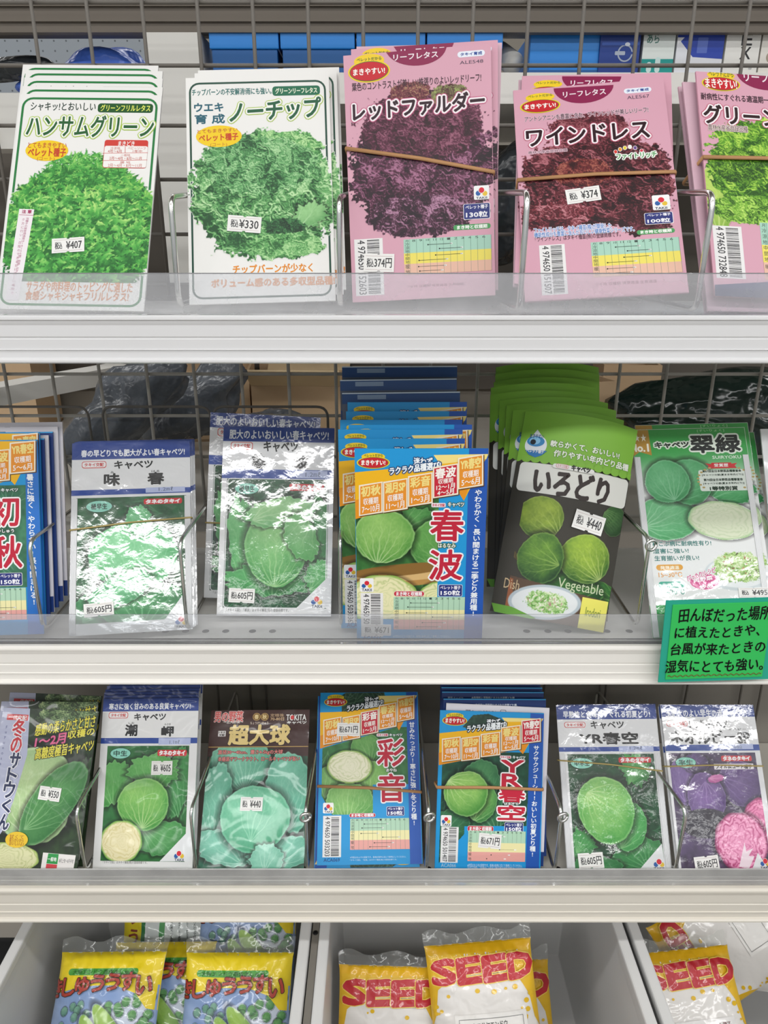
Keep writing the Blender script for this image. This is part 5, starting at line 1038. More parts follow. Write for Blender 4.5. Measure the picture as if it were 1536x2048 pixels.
DESIGNS['J']=dict(w=104.0,h=185.8,paper='#3a3730',back='#6fae38',kind='paper',shape='bulge',t=1.2,sticker=(72.4,93.5,28.1,16.8,7,'税込 ¥440'),items=[
('A',12.3,0.3,103.5,141.2,0.42,'#34312a',(('leaf',95.3,99.4,11.1,14.2,0,'#1c3a1c','#3a6a30','#a8d080',79.8,107.8,7,0.8,0.05,140),('poly',((-1.9,66.8),(43.1,35.2),(41.5,32.0),(-4.3,62.3)),'#8a7448'),('leaf',92.4,30.3,30.0,14.2,-14,'#164a1c','#3f7c34','#94bc64',114.6,26.8,5,1,0.04,141),('leaf',66.7,34.9,30.0,12.6,-8,'#124018','#357030','#84b058',91.4,36.5,5,1,0.04,142),('leaf',29.8,90.5,20.6,19.9,0,'#3a5c1c','#b8d04c','#dce890',48.8,76.2,6,1.3,0.02,143),('leaf',74.9,61.1,23.7,22.1,0,'#2f5c20','#b4d048','#e4ec98',91.6,44.4,7,1.4,0.02,144),('leaf',35.9,54.6,20.6,23.4,-10,'#16401c','#7aa83a','#b4d070',53.0,51.4,5,1.2,0.03,145),('poly',((-2.9,36.0),(102.1,27.5),(106.3,1.6),(1.4,-6.3)),'#5a4434'),('poly',((-2.9,36.0),(15.2,32.2),(19.2,0.4),(0.9,-3.2)),'#9a5a38'),('ell',46.3,16.7,33.2,15.8,8,'#b8c4cc'),('ell',46.3,16.7,30.0,13.6,8,'#e4e8ea'),('frill',47.8,17.0,19.0,9.5,170,2.85,'#5a9a3c','#b8dc94','#f0eee0',146,'curl'),('frill',46.3,16.7,15.8,7.9,26,2.21,'#a88078','#d4b8a8','#e8d8cc',147,'bits'),('frill',47.0,16.8,17.4,8.9,40,2.53,'#dce8c8','#f0f2e4','#8ab864',148,'bits')),None),
('P',((-0.3,175.3),(28.0,171.9),(106.8,180.1),(104.1,140.0),(52.3,140.9),(0.6,140.3)),'#84bc42'),
('R',0,141.8,104.0,185.8,0,'#84bc42'),
('E',0.0,141.8,4.2,3.2,'#84bc42'),
('E',8.0,141.8,4.2,3.2,'#84bc42'),
('E',16.0,141.8,4.2,3.2,'#84bc42'),
('E',24.0,141.8,4.2,3.2,'#84bc42'),
('E',32.0,141.8,4.2,3.2,'#84bc42'),
('E',40.0,141.8,4.2,3.2,'#84bc42'),
('E',48.0,141.8,4.2,3.2,'#84bc42'),
('E',56.0,141.8,4.2,3.2,'#84bc42'),
('E',64.0,141.8,4.2,3.2,'#84bc42'),
('E',72.0,141.8,4.2,3.2,'#84bc42'),
('E',80.0,141.8,4.2,3.2,'#84bc42'),
('E',88.0,141.8,4.2,3.2,'#84bc42'),
('E',96.0,141.8,4.2,3.2,'#84bc42'),
('E',104.0,141.8,4.2,3.2,'#84bc42'),
('T','軟らかくて、おいしい!',26.4,154.8,89.7,160.5,'#f4f6ec',((0.4,'#5a9430'),),0.2,0),
('T','作りやすい年内どり品種',30.8,146.4,100.6,152.4,'#f4f6ec',((0.4,'#5a9430'),),0.2,0),
('R',3.6,112.0,103.4,138.6,4,'#e8e8e2'),
('R',31.6,136.0,69.1,139.9,3,'#eeeeea'),
('R',34.4,136.6,45.7,140.2,1.6,'#d86a78'),
('R',34.7,136.8,45.4,140.0,1.5,'#f0eaea'),
('T','カネコ交配',35.7,137.1,44.5,139.7,'#c8485a',(),0,0),
('T','キャベツ',48.3,136.1,65.0,140.8,'#222222',(),0.3,0),
('T','いろどり',17.9,112.3,85.7,134.7,'#3a302e',(),1.0,0),
('E',14.1,154.6,9.5,9.5,'#e8eef2'),
('P',((5.1,155.5),(13.2,169.0),(22.2,158.5)),'#e8eef2'),
('P',((5.6,149.5),(24.6,150.2),(20.4,145.8),(15.2,143.3),(9.2,145.5)),'#2a78b8'),
('E',13.5,158.1,7.6,4.7,'#3a8ac4'),
('E',12.6,158.6,4.7,3.5,'#8ac4e8'),
('E',11.2,157.4,2.4,2.4,'#12202c'),
('T','まきやすい',7.7,160.9,19.6,164.7,'#2a5a8a',(),0.05,0),
('T','ペレット種子',6.8,147.4,21.9,150.7,'#f0f4f8',(),0.1,0),
('T','Vegetable',54.8,29.1,96.9,40.7,'#c8d4b0',(),0.02,0),
('T','Dish',8.0,22.8,21.6,31.8,'#d0b890',(),0,0),
('R',78.8,-0.6,102.9,27.6,0,'#ece66a'),
('T','Irodori',83.6,11.6,97.2,19.5,'#8a9a40',(),0.08,0),
('P',((-1.1,7.5),(18.0,7.3),(41.0,1.4),(37.1,-21.4),(3.6,-18.5)),'#6aa83a'),
])
DESIGNS['K']=dict(w=104.0,h=193.3,paper='#e8eaea',back='#c8ccc8',kind='foil',shape='flat',t=1.6,seed=3,sticker=(91.4,38.8,26.6,8.8,0,'税込 ¥495'),items=[
('A',0.3,0.3,103.7,193.0,0.42,'#e8eaea',(('grad','#2f9e44','#e8eaea',0.93,0.66),('leaf',24.2,107.5,28.2,20.4,0,'#3f9a5c','#7fcc94','#bce8c4',3.1,99.8,7,1.4,0.03,150),('leaf',83.1,130.8,20.4,11.0,-10,'#2f8a4c','#62b878','#a4dcb0',63.5,124.6,5,1.2,0.12,151),('leaf',46.8,141.6,21.9,21.9,-10,'#3a8e54','#6cbc84','#a4dcb4',33.9,125.3,6,1.4,0.02,152),('leaf',27.9,142.1,20.4,20.4,10,'#3c9058','#76c48c','#b0e0bc',32.3,124.5,7,1.6,0.02,153),('half',73.4,104.5,31.3,18.0,-6,'#a8cc94','#dce4c8','#c4d4ae',154),('ell',80.2,56.2,29.8,15.7,0,'#cfd8dc'),('ell',80.3,57.0,27.4,13.8,0,'#e8ecee'),('frill',80.9,61.7,21.9,13.8,260,3.13,'#6a9a3c','#b4d884','#eef2dc',155,'curl'),('frill',81.9,63.2,18.8,11.0,34,1.88,'#7a3a28','#c86a3c','#4a3a28',156,'bits'),('frill',80.9,61.7,20.4,12.5,60,2.19,'#e8eedc','#d4e8b8','#f4f4ec',157,'bits')),None),
('P',((-5.2,167.3),(-2.7,193.1),(15.4,192.6),(16.4,167.6),(5.6,171.3)),'#b98c34'),
('T','No.1',-3.2,171.6,14.0,178.8,'#f4efe0',(),0.4,0),
('T','★★',1.8,181.4,13.0,189.2,'#f4efe0',(),0,0),
('T','キャベツ',20.0,174.7,50.9,180.1,'#16241a',((1.2,'#e8f2e6'),),0.4,0),
('T','翠緑',52.8,169.3,97.4,186.1,'#12181a',((1.6,'#e8f2e6'),),0.7,0),
('T','SUIRYOKU',71.1,162.9,97.1,165.8,'#e4f2e4',(),0.1,0),
('T','[すいりょく]',60.3,189.3,85.0,192.0,'#9ad49a',(),0.05,0),
('P',((63.8,158.8),(69.2,157.9),(69.4,159.2),(87.5,159.1),(87.4,157.9),(92.7,158.6),(90.3,156.0),(92.0,153.6),(65.5,153.6),(66.6,156.2)),'#cf2e34'),
('T','受賞歴',71.7,155.1,84.3,158.2,'#f6eaea',(),0.1,0),
('R',56.7,132.2,100.8,152.4,2,'#dfe8e0'),
('T','第67回全日本野菜品種審査会',60.4,150.0,95.3,152.2,'#1e3a2a',(),0.12,0),
('T','[キャベツの部(夏まき年内どり)]',59.6,146.3,96.7,148.4,'#1e3a2a',(),0.08,0),
('T','第70回全日本野菜品種審査会',60.6,141.6,95.7,144.0,'#1e3a2a',(),0.12,0),
('T','[キャベツの部(夏まき年内どり)]',59.9,138.0,96.5,140.3,'#1e3a2a',(),0.08,0),
('T','1等特別賞',65.3,132.7,90.0,136.4,'#1e3a2a',(),0.25,0),
('E',59.9,135.7,1.3,0.9,'#b9a468'),
('E',57.3,138.3,1.3,0.9,'#b9a468'),
('E',55.9,141.2,1.3,0.9,'#b9a468'),
('E',55.8,144.3,1.3,0.9,'#b9a468'),
('E',57.0,147.4,1.3,0.9,'#b9a468'),
('E',59.4,150.1,1.3,0.9,'#b9a468'),
('E',62.9,152.5,1.3,0.9,'#b9a468'),
('E',67.3,154.1,1.3,0.9,'#b9a468'),
('E',96.4,134.9,1.3,0.9,'#b9a468'),
('E',99.7,137.3,1.3,0.9,'#b9a468'),
('E',101.8,140.1,1.3,0.9,'#b9a468'),
('E',102.7,143.2,1.3,0.9,'#b9a468'),
('E',102.3,146.3,1.3,0.9,'#b9a468'),
('E',100.6,149.2,1.3,0.9,'#b9a468'),
('E',97.7,151.6,1.3,0.9,'#b9a468'),
('E',93.7,153.5,1.3,0.9,'#b9a468'),
('T','根こぶ病に耐病性有り!',8.2,81.7,60.0,86.3,'#2a7a74',(),0.12,0),
('T','湿害に強い!',8.0,75.2,39.3,79.7,'#2a7a74',(),0.12,0),
('T','生育揃いが良い!',8.7,68.5,47.7,73.2,'#2a7a74',(),0.12,0),
('R',9.3,59.9,32.7,65.1,4,'#e0a030'),
('T','発芽適温',12.9,60.7,29.3,63.9,'#f6eed6',(),0.1,0),
('T','15~30℃',10.7,53.9,31.3,58.2,'#e0a050',(),0.12,0),
('R',9.7,44.3,32.5,49.9,4,'#3fae96'),
('T','生育適温',13.1,45.1,29.6,48.6,'#e6f6f0',(),0.1,0),
('T','15~20℃',11.3,38.4,31.7,43.0,'#3a9a88',(),0.12,0),
('E',50.0,49.4,13.8,8.1,'#f2eef0'),
('E',50.0,49.4,12.8,7.2,'#cf3f8a'),
('T','肉野菜',40.8,48.4,57.2,54.6,'#f8eef4',(),0.2,0.15),
('T','炒め',45.1,42.1,56.5,47.8,'#f8eef4',(),0.2,0.15),
('T','ぴったり!レシピ',35.3,49.7,60.5,60.5,'#cf3f8a',((0.5,'#f0f0f0'),),0.15,0.3),
('R',-2.5,0.3,126.7,29.2,0,'#1f9a4a'),
])
DESIGNS['M']=dict(w=104.0,h=160.7,paper='#20301f',back='#c8c8c8',kind='soft',shape='flat',t=1.6,seed=5,sticker=(64.9,78.6,23.0,13.1,4,'税込 ¥550'),items=[
('A',0.3,0.3,103.7,160.4,0.42,'#20301f',(('noise','#1a281a','#34502c',10,23),('frill',70.5,154.4,30.8,14.4,60,6.15,'#2a3a22','#5a7a4a','#b0c088',161,'curl'),('leaf',48.4,76.4,43.1,47.2,10,'#86b070','#c0d8a0','#eef4d4',44.3,38.1,9,1.6,0.03,160),('leaf',102.1,90.7,12.3,24.6,0,'#1c3a1c','#4a7a40','#c8d8b0',108.2,64.2,4,1,0.3,162),('leaf',69.2,70.7,22.2,47.6,-34,'#2a6a34','#5c9c58','#a8d098',43.3,43.7,6,1.0,0.02,163),('half',31.0,16.8,32.8,14.4,0,'#9cb858','#dcdcae','#b0b878',164)),None),
('P',((0.0,160.5),(29.4,161.7),(34.2,114.8),(27.6,71.5),(20.3,40.5),(-0.9,4.8),(-7.2,4.4),(-0.5,117.1)),'#b9bdd6'),
('R',5.6,148.4,29.1,154.3,0.5,'#d03a3c'),
('T','一代交配',7.5,149.1,27.4,153.4,'#f6ecec',(),0.15,0),
('T','冬',14.2,131.0,27.6,149.4,'#c8343c',((1.0,'#e8e8f0'),),0.5,0),
('T','の',15.3,116.1,26.5,131.4,'#c8343c',((1.0,'#e8e8f0'),),0.5,0),
('T','サ',16.9,101.3,27.7,116.0,'#1f2a52',((1.0,'#e8e8f0'),),0.5,0),
('T','ト',16.8,87.8,26.7,101.2,'#1f2a52',((1.0,'#e8e8f0'),),0.5,0),
('T','ウ',15.6,72.8,26.9,88.1,'#1f2a52',((1.0,'#e8e8f0'),),0.5,0),
('T','く',16.6,59.0,25.4,71.0,'#1f2a52',((1.0,'#e8e8f0'),),0.5,0),
('T','ん',15.9,42.6,26.5,56.8,'#1f2a52',((1.0,'#e8e8f0'),),0.5,0),
('T','感動の柔らかさと甘さ',39.1,133.3,102.3,157.4,'#ece24a',((0.6,'#26260e'),),0.2,0.19),
('T','1〜2月',41.0,122.2,73.0,138.4,'#e86a98',((0.7,'#3a1a26'),),0.35,0.19),
('T','収穫の',75.1,132.1,103.0,145.4,'#ece24a',((0.6,'#26260e'),),0.2,0.19),
('T','高糖度極旨キャベツ',43.1,110.2,104.3,133.5,'#ece24a',((0.6,'#26260e'),),0.2,0.19),
('E',37.6,34.0,11.9,7.4,'#ecc42c'),
('T','甘くて',29.5,35.0,44.7,38.5,'#b0702a',(),0.05,0),
('T','柔らかいから',30.0,31.9,45.2,35.3,'#b0702a',(),0.05,0),
('T','おいしいよ♪',30.6,28.7,45.8,32.2,'#b0702a',(),0.05,0),
('P',((66.8,23.7),(101.0,23.1),(100.3,6.2),(66.8,6.0)),'#ece8e6'),
('P',((72.4,23.3),(83.3,23.2),(83.2,14.0),(71.8,14.0)),'#2f9a4c'),
('P',((71.9,13.7),(83.2,13.6),(83.3,5.2),(71.6,5.4)),'#d2404a'),
('T','一般地',72.7,16.3,81.7,20.1,'#f0f6f0',(),0.1,0),
('T','8月上旬〜8月中旬',84.6,15.5,99.5,19.3,'#2a2a2a',(),0,0),
('V','Fuyunosatoukun',7.1,143.6,6.5,70.4,4.5,'#4a5088',(),0),
])
DESIGNS['O']=dict(w=107.0,h=158.2,paper='#452a28',back='#3a2422',kind='soft',shape='flat',t=1.6,seed=7,sticker=(50.3,63.6,23.1,13.4,1,'税込 ¥440'),items=[
('A',0.3,0.3,106.7,157.9,0.42,'#452a28',(('rect',0,0,1,0.7,'#2a5c44'),('poly',((-2.1,92.2),(13.4,110.2),(21.4,118.3),(68.8,118.0),(90.8,105.7),(110.0,83.6),(112.9,2.4),(0.3,2.6)),'#2f6e56'),('leaf',35.5,102.0,33.5,25.2,0,'#4a9a7c','#8acdb0','#c4ecd8',41.7,76.1,9,1.4,0.08,170),('leaf',90.1,75.9,25.2,39.8,12,'#4a9c80','#84ccb0','#c0ead8',89.9,37.5,8,1.0,0.08,171),('leaf',11.4,60.7,16.8,44.0,-6,'#4a9a7c','#84ccb0','#c0ead8',14.7,22.8,7,0.9,0.1,172),('ell',54.4,58.6,31.4,23.1,0,'#3a5a44'),('leaf',29.1,22.7,35.6,16.8,-8,'#4f9e84','#90d4bc','#c8eede',44.6,8.0,7,1.6,0.12,173),('leaf',84.7,17.1,35.6,14.7,10,'#4f9e84','#90d4bc','#c8eede',73.1,6.1,7,1.6,0.12,174),('leaf',54.4,49.9,36.1,31.9,0,'#3f9c74','#8fd8b4','#b8ecd0',51.3,28.3,5,1.0,0.02,175),('leaf',68.8,11.6,16.8,14.7,0,'#5aa88c','#a0dcc4','#d0f0e2',67.4,0.7,4,0.8,0.15,176)),None),
('R',0.0,119.5,107.0,158.2,0,'#452a28'),
('R',0.5,119.7,108.6,120.4,0,'#c8a45c'),
('T','男の野菜',4.2,145.9,35.0,157.1,'#dc5a58',((0.5,'#f2d8d4'),),0.2,0),
('T','〜巨大野菜〜',13.8,144.2,35.7,147.3,'#f0e8e4',(),0.05,0),
('E',49.9,151.0,4.2,4.0,'#d8b474'),
('E',49.9,151.0,3.8,3.6,'#8a6a3c'),
('T','春',47.6,148.7,52.1,153.3,'#f0d8a0',(),0.15,0),
('E',58.6,150.9,4.2,4.0,'#d8b474'),
('E',58.6,150.9,3.8,3.6,'#8a6a3c'),
('T','秋',56.3,148.6,60.9,153.3,'#f0d8a0',(),0.15,0),
('T','定植後',64.7,150.9,79.4,154.1,'#d8b890',(),0,0),
('T','70-80日',65.0,146.9,79.6,150.3,'#d8b890',(),0.08,0),
('T','TOKITA',82.0,146.9,103.5,153.1,'#f2f2f0',(),0.12,0),
('E',88.6,150.0,1.9,2.3,'#d83a3c'),
('T','キャベツ',83.0,143.2,103.8,146.1,'#f2f2f0',(),0.15,0),
('T','ちょうだいきゅう',43.4,143.1,62.9,145.8,'#e0d0c0',(),0.05,0),
('R',9.5,130.8,17.7,136.6,0.5,'#ece8e6'),
('T','トキタ',10.1,133.9,16.9,136.0,'#3a2a2a',(),0.1,0),
('T','交配',10.8,131.2,16.7,133.5,'#3a2a2a',(),0.1,0),
('T','超大球',21.5,122.5,86.5,142.3,'#ead08a',((0.7,'#2a1814'),),0.9,0),
('T','直径30〜40cm、重さ4-5kgの大球',11.1,112.1,80.0,116.9,'#e88a84',((0.35,'#5a2a2a'),),0.1,0),
('T','本格派ザワークラウト、ロールキャベツが旨い',11.7,105.6,98.3,110.1,'#e88a84',((0.35,'#5a2a2a'),),0.1,0),
])
DESIGNS['whiteback']=dict(w=107.0,h=157.0,paper='#e4e0e6',back='#1f98d8',kind='paper',shape='flat',t=1.6,items=[
('T','種類:キャベツ 生産地:日本',20.0,148.0,52.0,151.5,'#5a5864',(),0.05,0),
('T','タキイ種苗株式会社',74.0,148.0,98.0,151.5,'#3a3a4a',(),0.1,0),
('R',0,0,107.0,14,0,'#1d3a7c'),
('O',56.0,146.0,62.0,153.0,1,0.5,'#3a3a4a'),
])
DESIGNS['navyback']=dict(w=107.0,h=157.0,paper='#1e3a7a',back='#1f98d8',kind='paper',shape='flat',t=1.6,items=[
('R',0,155.8,107.0,157.0,0,'#3aa0dc'),
('T','種類:キャベツ',6.0,149.0,22.0,151.8,'#c8d4ea',(),0.05,0),
('T','●熟期性と早熟性にすぐれた初夏どり種。',31.0,149.0,77.0,152.0,'#dce4f2',(),0.1,0),
('T','・外葉はコンパクトで作りやすい。玉のしまりよくおいしい。',31.0,144.0,90.0,147.0,'#dce4f2',(),0.05,0),
])
DESIGNS['pelletback']=dict(w=107.0,h=170.1,paper='#2a4f86',back='#1f98d8',kind='paper',shape='flat',t=1.6,items=[
('R',0,169.1,107.0,170.1,0,'#d8e4ee'),
('R',14,164.1,40,168.1,0,'#8aa0bc'),
('R',0,142.1,107.0,160.1,0,'#5a6478'),
('E',17.7,153.7,1.5,1.5,'#8a949e'),
('E',21.1,153.7,1.5,1.5,'#9aa4ac'),
('E',24.1,154.5,1.5,1.5,'#9aa4ac'),
('E',27.0,154.1,1.5,1.5,'#8a949e'),
('E',30.7,154.4,1.5,1.5,'#8a949e'),
('E',33.2,154.5,1.5,1.5,'#aab2b8'),
('E',36.9,154.4,1.5,1.5,'#9aa4ac'),
('E',39.4,153.9,1.5,1.5,'#aab2b8'),
('E',43.3,154.4,1.5,1.5,'#8a949e'),
('E',45.5,154.2,1.5,1.5,'#aab2b8'),
('E',48.9,153.8,1.5,1.5,'#9aa4ac'),
('E',52.1,153.7,1.5,1.5,'#aab2b8'),
('E',55.5,153.6,1.5,1.5,'#8a949e'),
('E',58.4,154.5,1.5,1.5,'#aab2b8'),
('E',61.1,154.0,1.5,1.5,'#8a949e'),
('E',64.4,153.8,1.5,1.5,'#8a949e'),
('E',67.4,154.4,1.5,1.5,'#9aa4ac'),
('E',70.2,154.2,1.5,1.5,'#8a949e'),
('E',73.8,154.2,1.5,1.5,'#aab2b8'),
('E',76.7,154.6,1.5,1.5,'#9aa4ac'),
('E',79.6,154.5,1.5,1.5,'#aab2b8'),
('E',83.2,153.9,1.5,1.5,'#8a949e'),
('E',17.9,151.4,1.5,1.5,'#aab2b8'),
('E',21.2,151.7,1.5,1.5,'#9aa4ac'),
('E',24.5,151.5,1.5,1.5,'#8a949e'),
('E',27.6,151.4,1.5,1.5,'#9aa4ac'),
('E',30.0,151.7,1.5,1.5,'#8a949e'),
('E',33.5,150.8,1.5,1.5,'#aab2b8'),
('E',36.2,151.8,1.5,1.5,'#8a949e'),
('E',39.9,151.8,1.5,1.5,'#9aa4ac'),
('E',42.6,151.1,1.5,1.5,'#9aa4ac'),
('E',46.2,151.2,1.5,1.5,'#aab2b8'),
('E',49.2,150.9,1.5,1.5,'#aab2b8'),
('E',51.8,151.2,1.5,1.5,'#9aa4ac'),
('E',55.0,151.4,1.5,1.5,'#9aa4ac'),
('E',58.1,150.8,1.5,1.5,'#9aa4ac'),
('E',61.4,151.2,1.5,1.5,'#8a949e'),
('E',65.0,151.4,1.5,1.5,'#8a949e'),
('E',68.1,151.2,1.5,1.5,'#9aa4ac'),
('E',70.3,150.9,1.5,1.5,'#aab2b8'),
('E',73.5,151.5,1.5,1.5,'#9aa4ac'),
('E',77.0,151.3,1.5,1.5,'#aab2b8'),
('E',79.7,151.8,1.5,1.5,'#9aa4ac'),
('E',83.4,151.1,1.5,1.5,'#8a949e'),
])
DESIGNS['pinkback']=dict(w=120.0,h=195.0,paper='#d8b4c2',back='#d6c3cc',kind='paper',shape='flat',t=1.6,items=[
])
DESIGNS['edge']=dict(w=104.0,h=193.3,paper='#e6e8ea',back='#d0d4d4',kind='foil',shape='flat',t=1.6,items=[
('R',6,141.3,100,181.3,3,'#1f6a3c'),
('E',40,161.3,26,16,'#e6e8ea'),
])
DESIGNS['sf']=dict(w=115.0,h=159.7,paper='#e9e6e2',back='#e2ddd4',kind='film',shape='pillow',t=2,puff=15,items=[
('P',((0.0,159.7),(115.0,159.7),(115.0,79.7),(110.0,89.7),(107.0,109.7),(101.0,119.7),(95.0,128.7),(85.0,135.7),(57.5,137.7),(28.8,133.7),(9.0,119.7),(5.0,97.7),(0.0,85.7)),'#e6b81e'),
('P',((2.0,151.7),(113.0,151.7),(113.0,158.7),(2.0,158.7)),'#e8b414'),
('E',6.0,104.8,2.2,1.8,'#e8bc1e'),
('E',105.3,77.3,2.7,2.2,'#e8bc1e'),
('E',103.3,97.3,2.8,2.2,'#e8bc1e'),
('E',92.1,118.2,2.9,2.3,'#e8bc1e'),
('E',7.0,87.7,2.4,1.9,'#e8bc1e'),
('E',19.5,114.1,2.0,1.6,'#e8bc1e'),
('E',99.6,90.1,2.7,2.2,'#e8bc1e'),
('E',8.0,68.5,2.6,2.1,'#e8bc1e'),
('E',110.5,98.1,1.2,1.0,'#e8bc1e'),
('E',100.8,91.5,1.8,1.4,'#e8bc1e'),
('E',107.8,110.9,2.5,2.0,'#e8bc1e'),
('E',102.9,105.0,2.8,2.3,'#e8bc1e'),
('E',95.2,74.8,1.9,1.5,'#e8bc1e'),
('E',0.3,99.7,2.3,1.9,'#e8bc1e'),
('E',51.0,117.7,2.6,2.1,'#e8bc1e'),
('E',81.6,117.7,1.6,1.3,'#e8bc1e'),
('E',95.3,93.9,2.0,1.6,'#e8bc1e'),
('E',5.0,98.8,2.2,1.8,'#e8bc1e'),
('E',68.8,115.8,2.9,2.3,'#e8bc1e'),
('E',103.3,75.7,1.7,1.3,'#e8bc1e'),
('E',96.9,99.2,1.3,1.1,'#e8bc1e'),
('E',10.8,100.8,2.0,1.6,'#e8bc1e'),
('E',7.8,98.9,1.3,1.1,'#e8bc1e'),
('E',5.2,75.9,1.2,0.9,'#e8bc1e'),
('E',109.7,107.4,1.4,1.1,'#e8bc1e'),
('E',1.7,83.5,1.0,0.8,'#e8bc1e'),
('T','S',5.0,124.7,30.2,146.7,'#c0222f',((0.9,'#f2d25a'),),1.9,0.06),
('T','E',32.6,125.2,57.8,147.2,'#c0222f',((0.9,'#f2d25a'),),1.9,0.06),
('T','E',60.2,125.7,85.4,147.7,'#c0222f',((0.9,'#f2d25a'),),1.9,0.06),
('T','D',87.8,126.2,113.0,148.2,'#c0222f',((0.9,'#f2d25a'),),1.9,0.06),
('R',24.0,41.7,101.0,97.7,1,'#f0eeea'),
('O',28.0,45.7,97.0,93.7,0.3,0.4,'#555555'),
('T','キヌサヤエンドウ',42,84.69999999999999,79.0,90.69999999999999,'#444444',(),0.1,0.02),
('T','紀州さや美人',32,69.69999999999999,95.0,82.69999999999999,'#c8202c',(),0.35,0.03),
('T','〜和歌山県育成オリジナル品種〜',40,62.69999999999999,87.0,66.69999999999999,'#3a3a3a',(),0.1,0.02),
])
DESIGNS['sl']=dict(w=112.0,h=139.0,paper='#e9e6e2',back='#e2ddd4',kind='film',shape='pillow',t=2,puff=11,items=[
('P',((0.0,139.0),(112.0,139.0),(112.0,59.0),(107.0,69.0),(104.0,89.0),(98.0,99.0),(92.0,108.0),(82.0,115.0),(56.0,117.0),(28.0,113.0),(9.0,99.0),(5.0,77.0),(0.0,65.0)),'#e6b81e'),
('P',((2.0,131.0),(110.0,131.0),(110.0,138.0),(2.0,138.0)),'#e8b414'),
('E',4.5,59.8,1.1,0.9,'#e8bc1e'),
('E',1.4,90.0,1.2,0.9,'#e8bc1e'),
('E',93.7,63.2,2.9,2.3,'#e8bc1e'),
('E',106.8,51.1,2.1,1.7,'#e8bc1e'),
('E',109.3,56.2,2.5,2.0,'#e8bc1e'),
('E',98.8,69.0,1.4,1.1,'#e8bc1e'),
('E',101.3,58.9,2.8,2.3,'#e8bc1e'),
('E',1.3,54.8,2.2,1.8,'#e8bc1e'),
('E',0.9,51.5,2.9,2.3,'#e8bc1e'),
('E',107.9,82.6,1.9,1.5,'#e8bc1e'),
('E',109.7,48.7,2.4,1.9,'#e8bc1e'),
('E',11.6,81.2,2.4,1.9,'#e8bc1e'),
('E',37.1,99.0,2.3,1.9,'#e8bc1e'),
('E',32.1,97.3,1.1,0.9,'#e8bc1e'),
('E',5.4,52.3,1.7,1.4,'#e8bc1e'),
('E',7.7,47.1,1.6,1.3,'#e8bc1e'),
('E',94.6,63.2,1.2,1.0,'#e8bc1e'),
('E',99.7,55.5,1.7,1.3,'#e8bc1e'),
('E',108.0,52.6,1.0,0.8,'#e8bc1e'),
('E',2.7,63.0,1.2,1.0,'#e8bc1e'),
('E',106.2,56.7,1.6,1.3,'#e8bc1e'),
('E',100.1,81.4,1.9,1.5,'#e8bc1e'),
('E',3.5,48.2,1.3,1.0,'#e8bc1e'),
('E',109.2,67.3,2.2,1.8,'#e8bc1e'),
('E',75.0,94.3,2.4,1.9,'#e8bc1e'),
('E',7.4,74.7,2.6,2.1,'#e8bc1e'),
('T','S',5.0,104.0,29.5,126.0,'#c0222f',((0.9,'#f2d25a'),),1.9,0.06),
('T','E',31.9,104.5,56.4,126.5,'#c0222f',((0.9,'#f2d25a'),),1.9,0.06),
('T','E',58.8,105.0,83.3,127.0,'#c0222f',((0.9,'#f2d25a'),),1.9,0.06),
('T','D',85.6,105.5,110.1,127.5,'#c0222f',((0.9,'#f2d25a'),),1.9,0.06),
('R',34.0,19.0,108.0,55.0,1,'#f0eeea'),
('O',38.0,23.0,104.0,52.0,0.3,0.4,'#555555'),
])
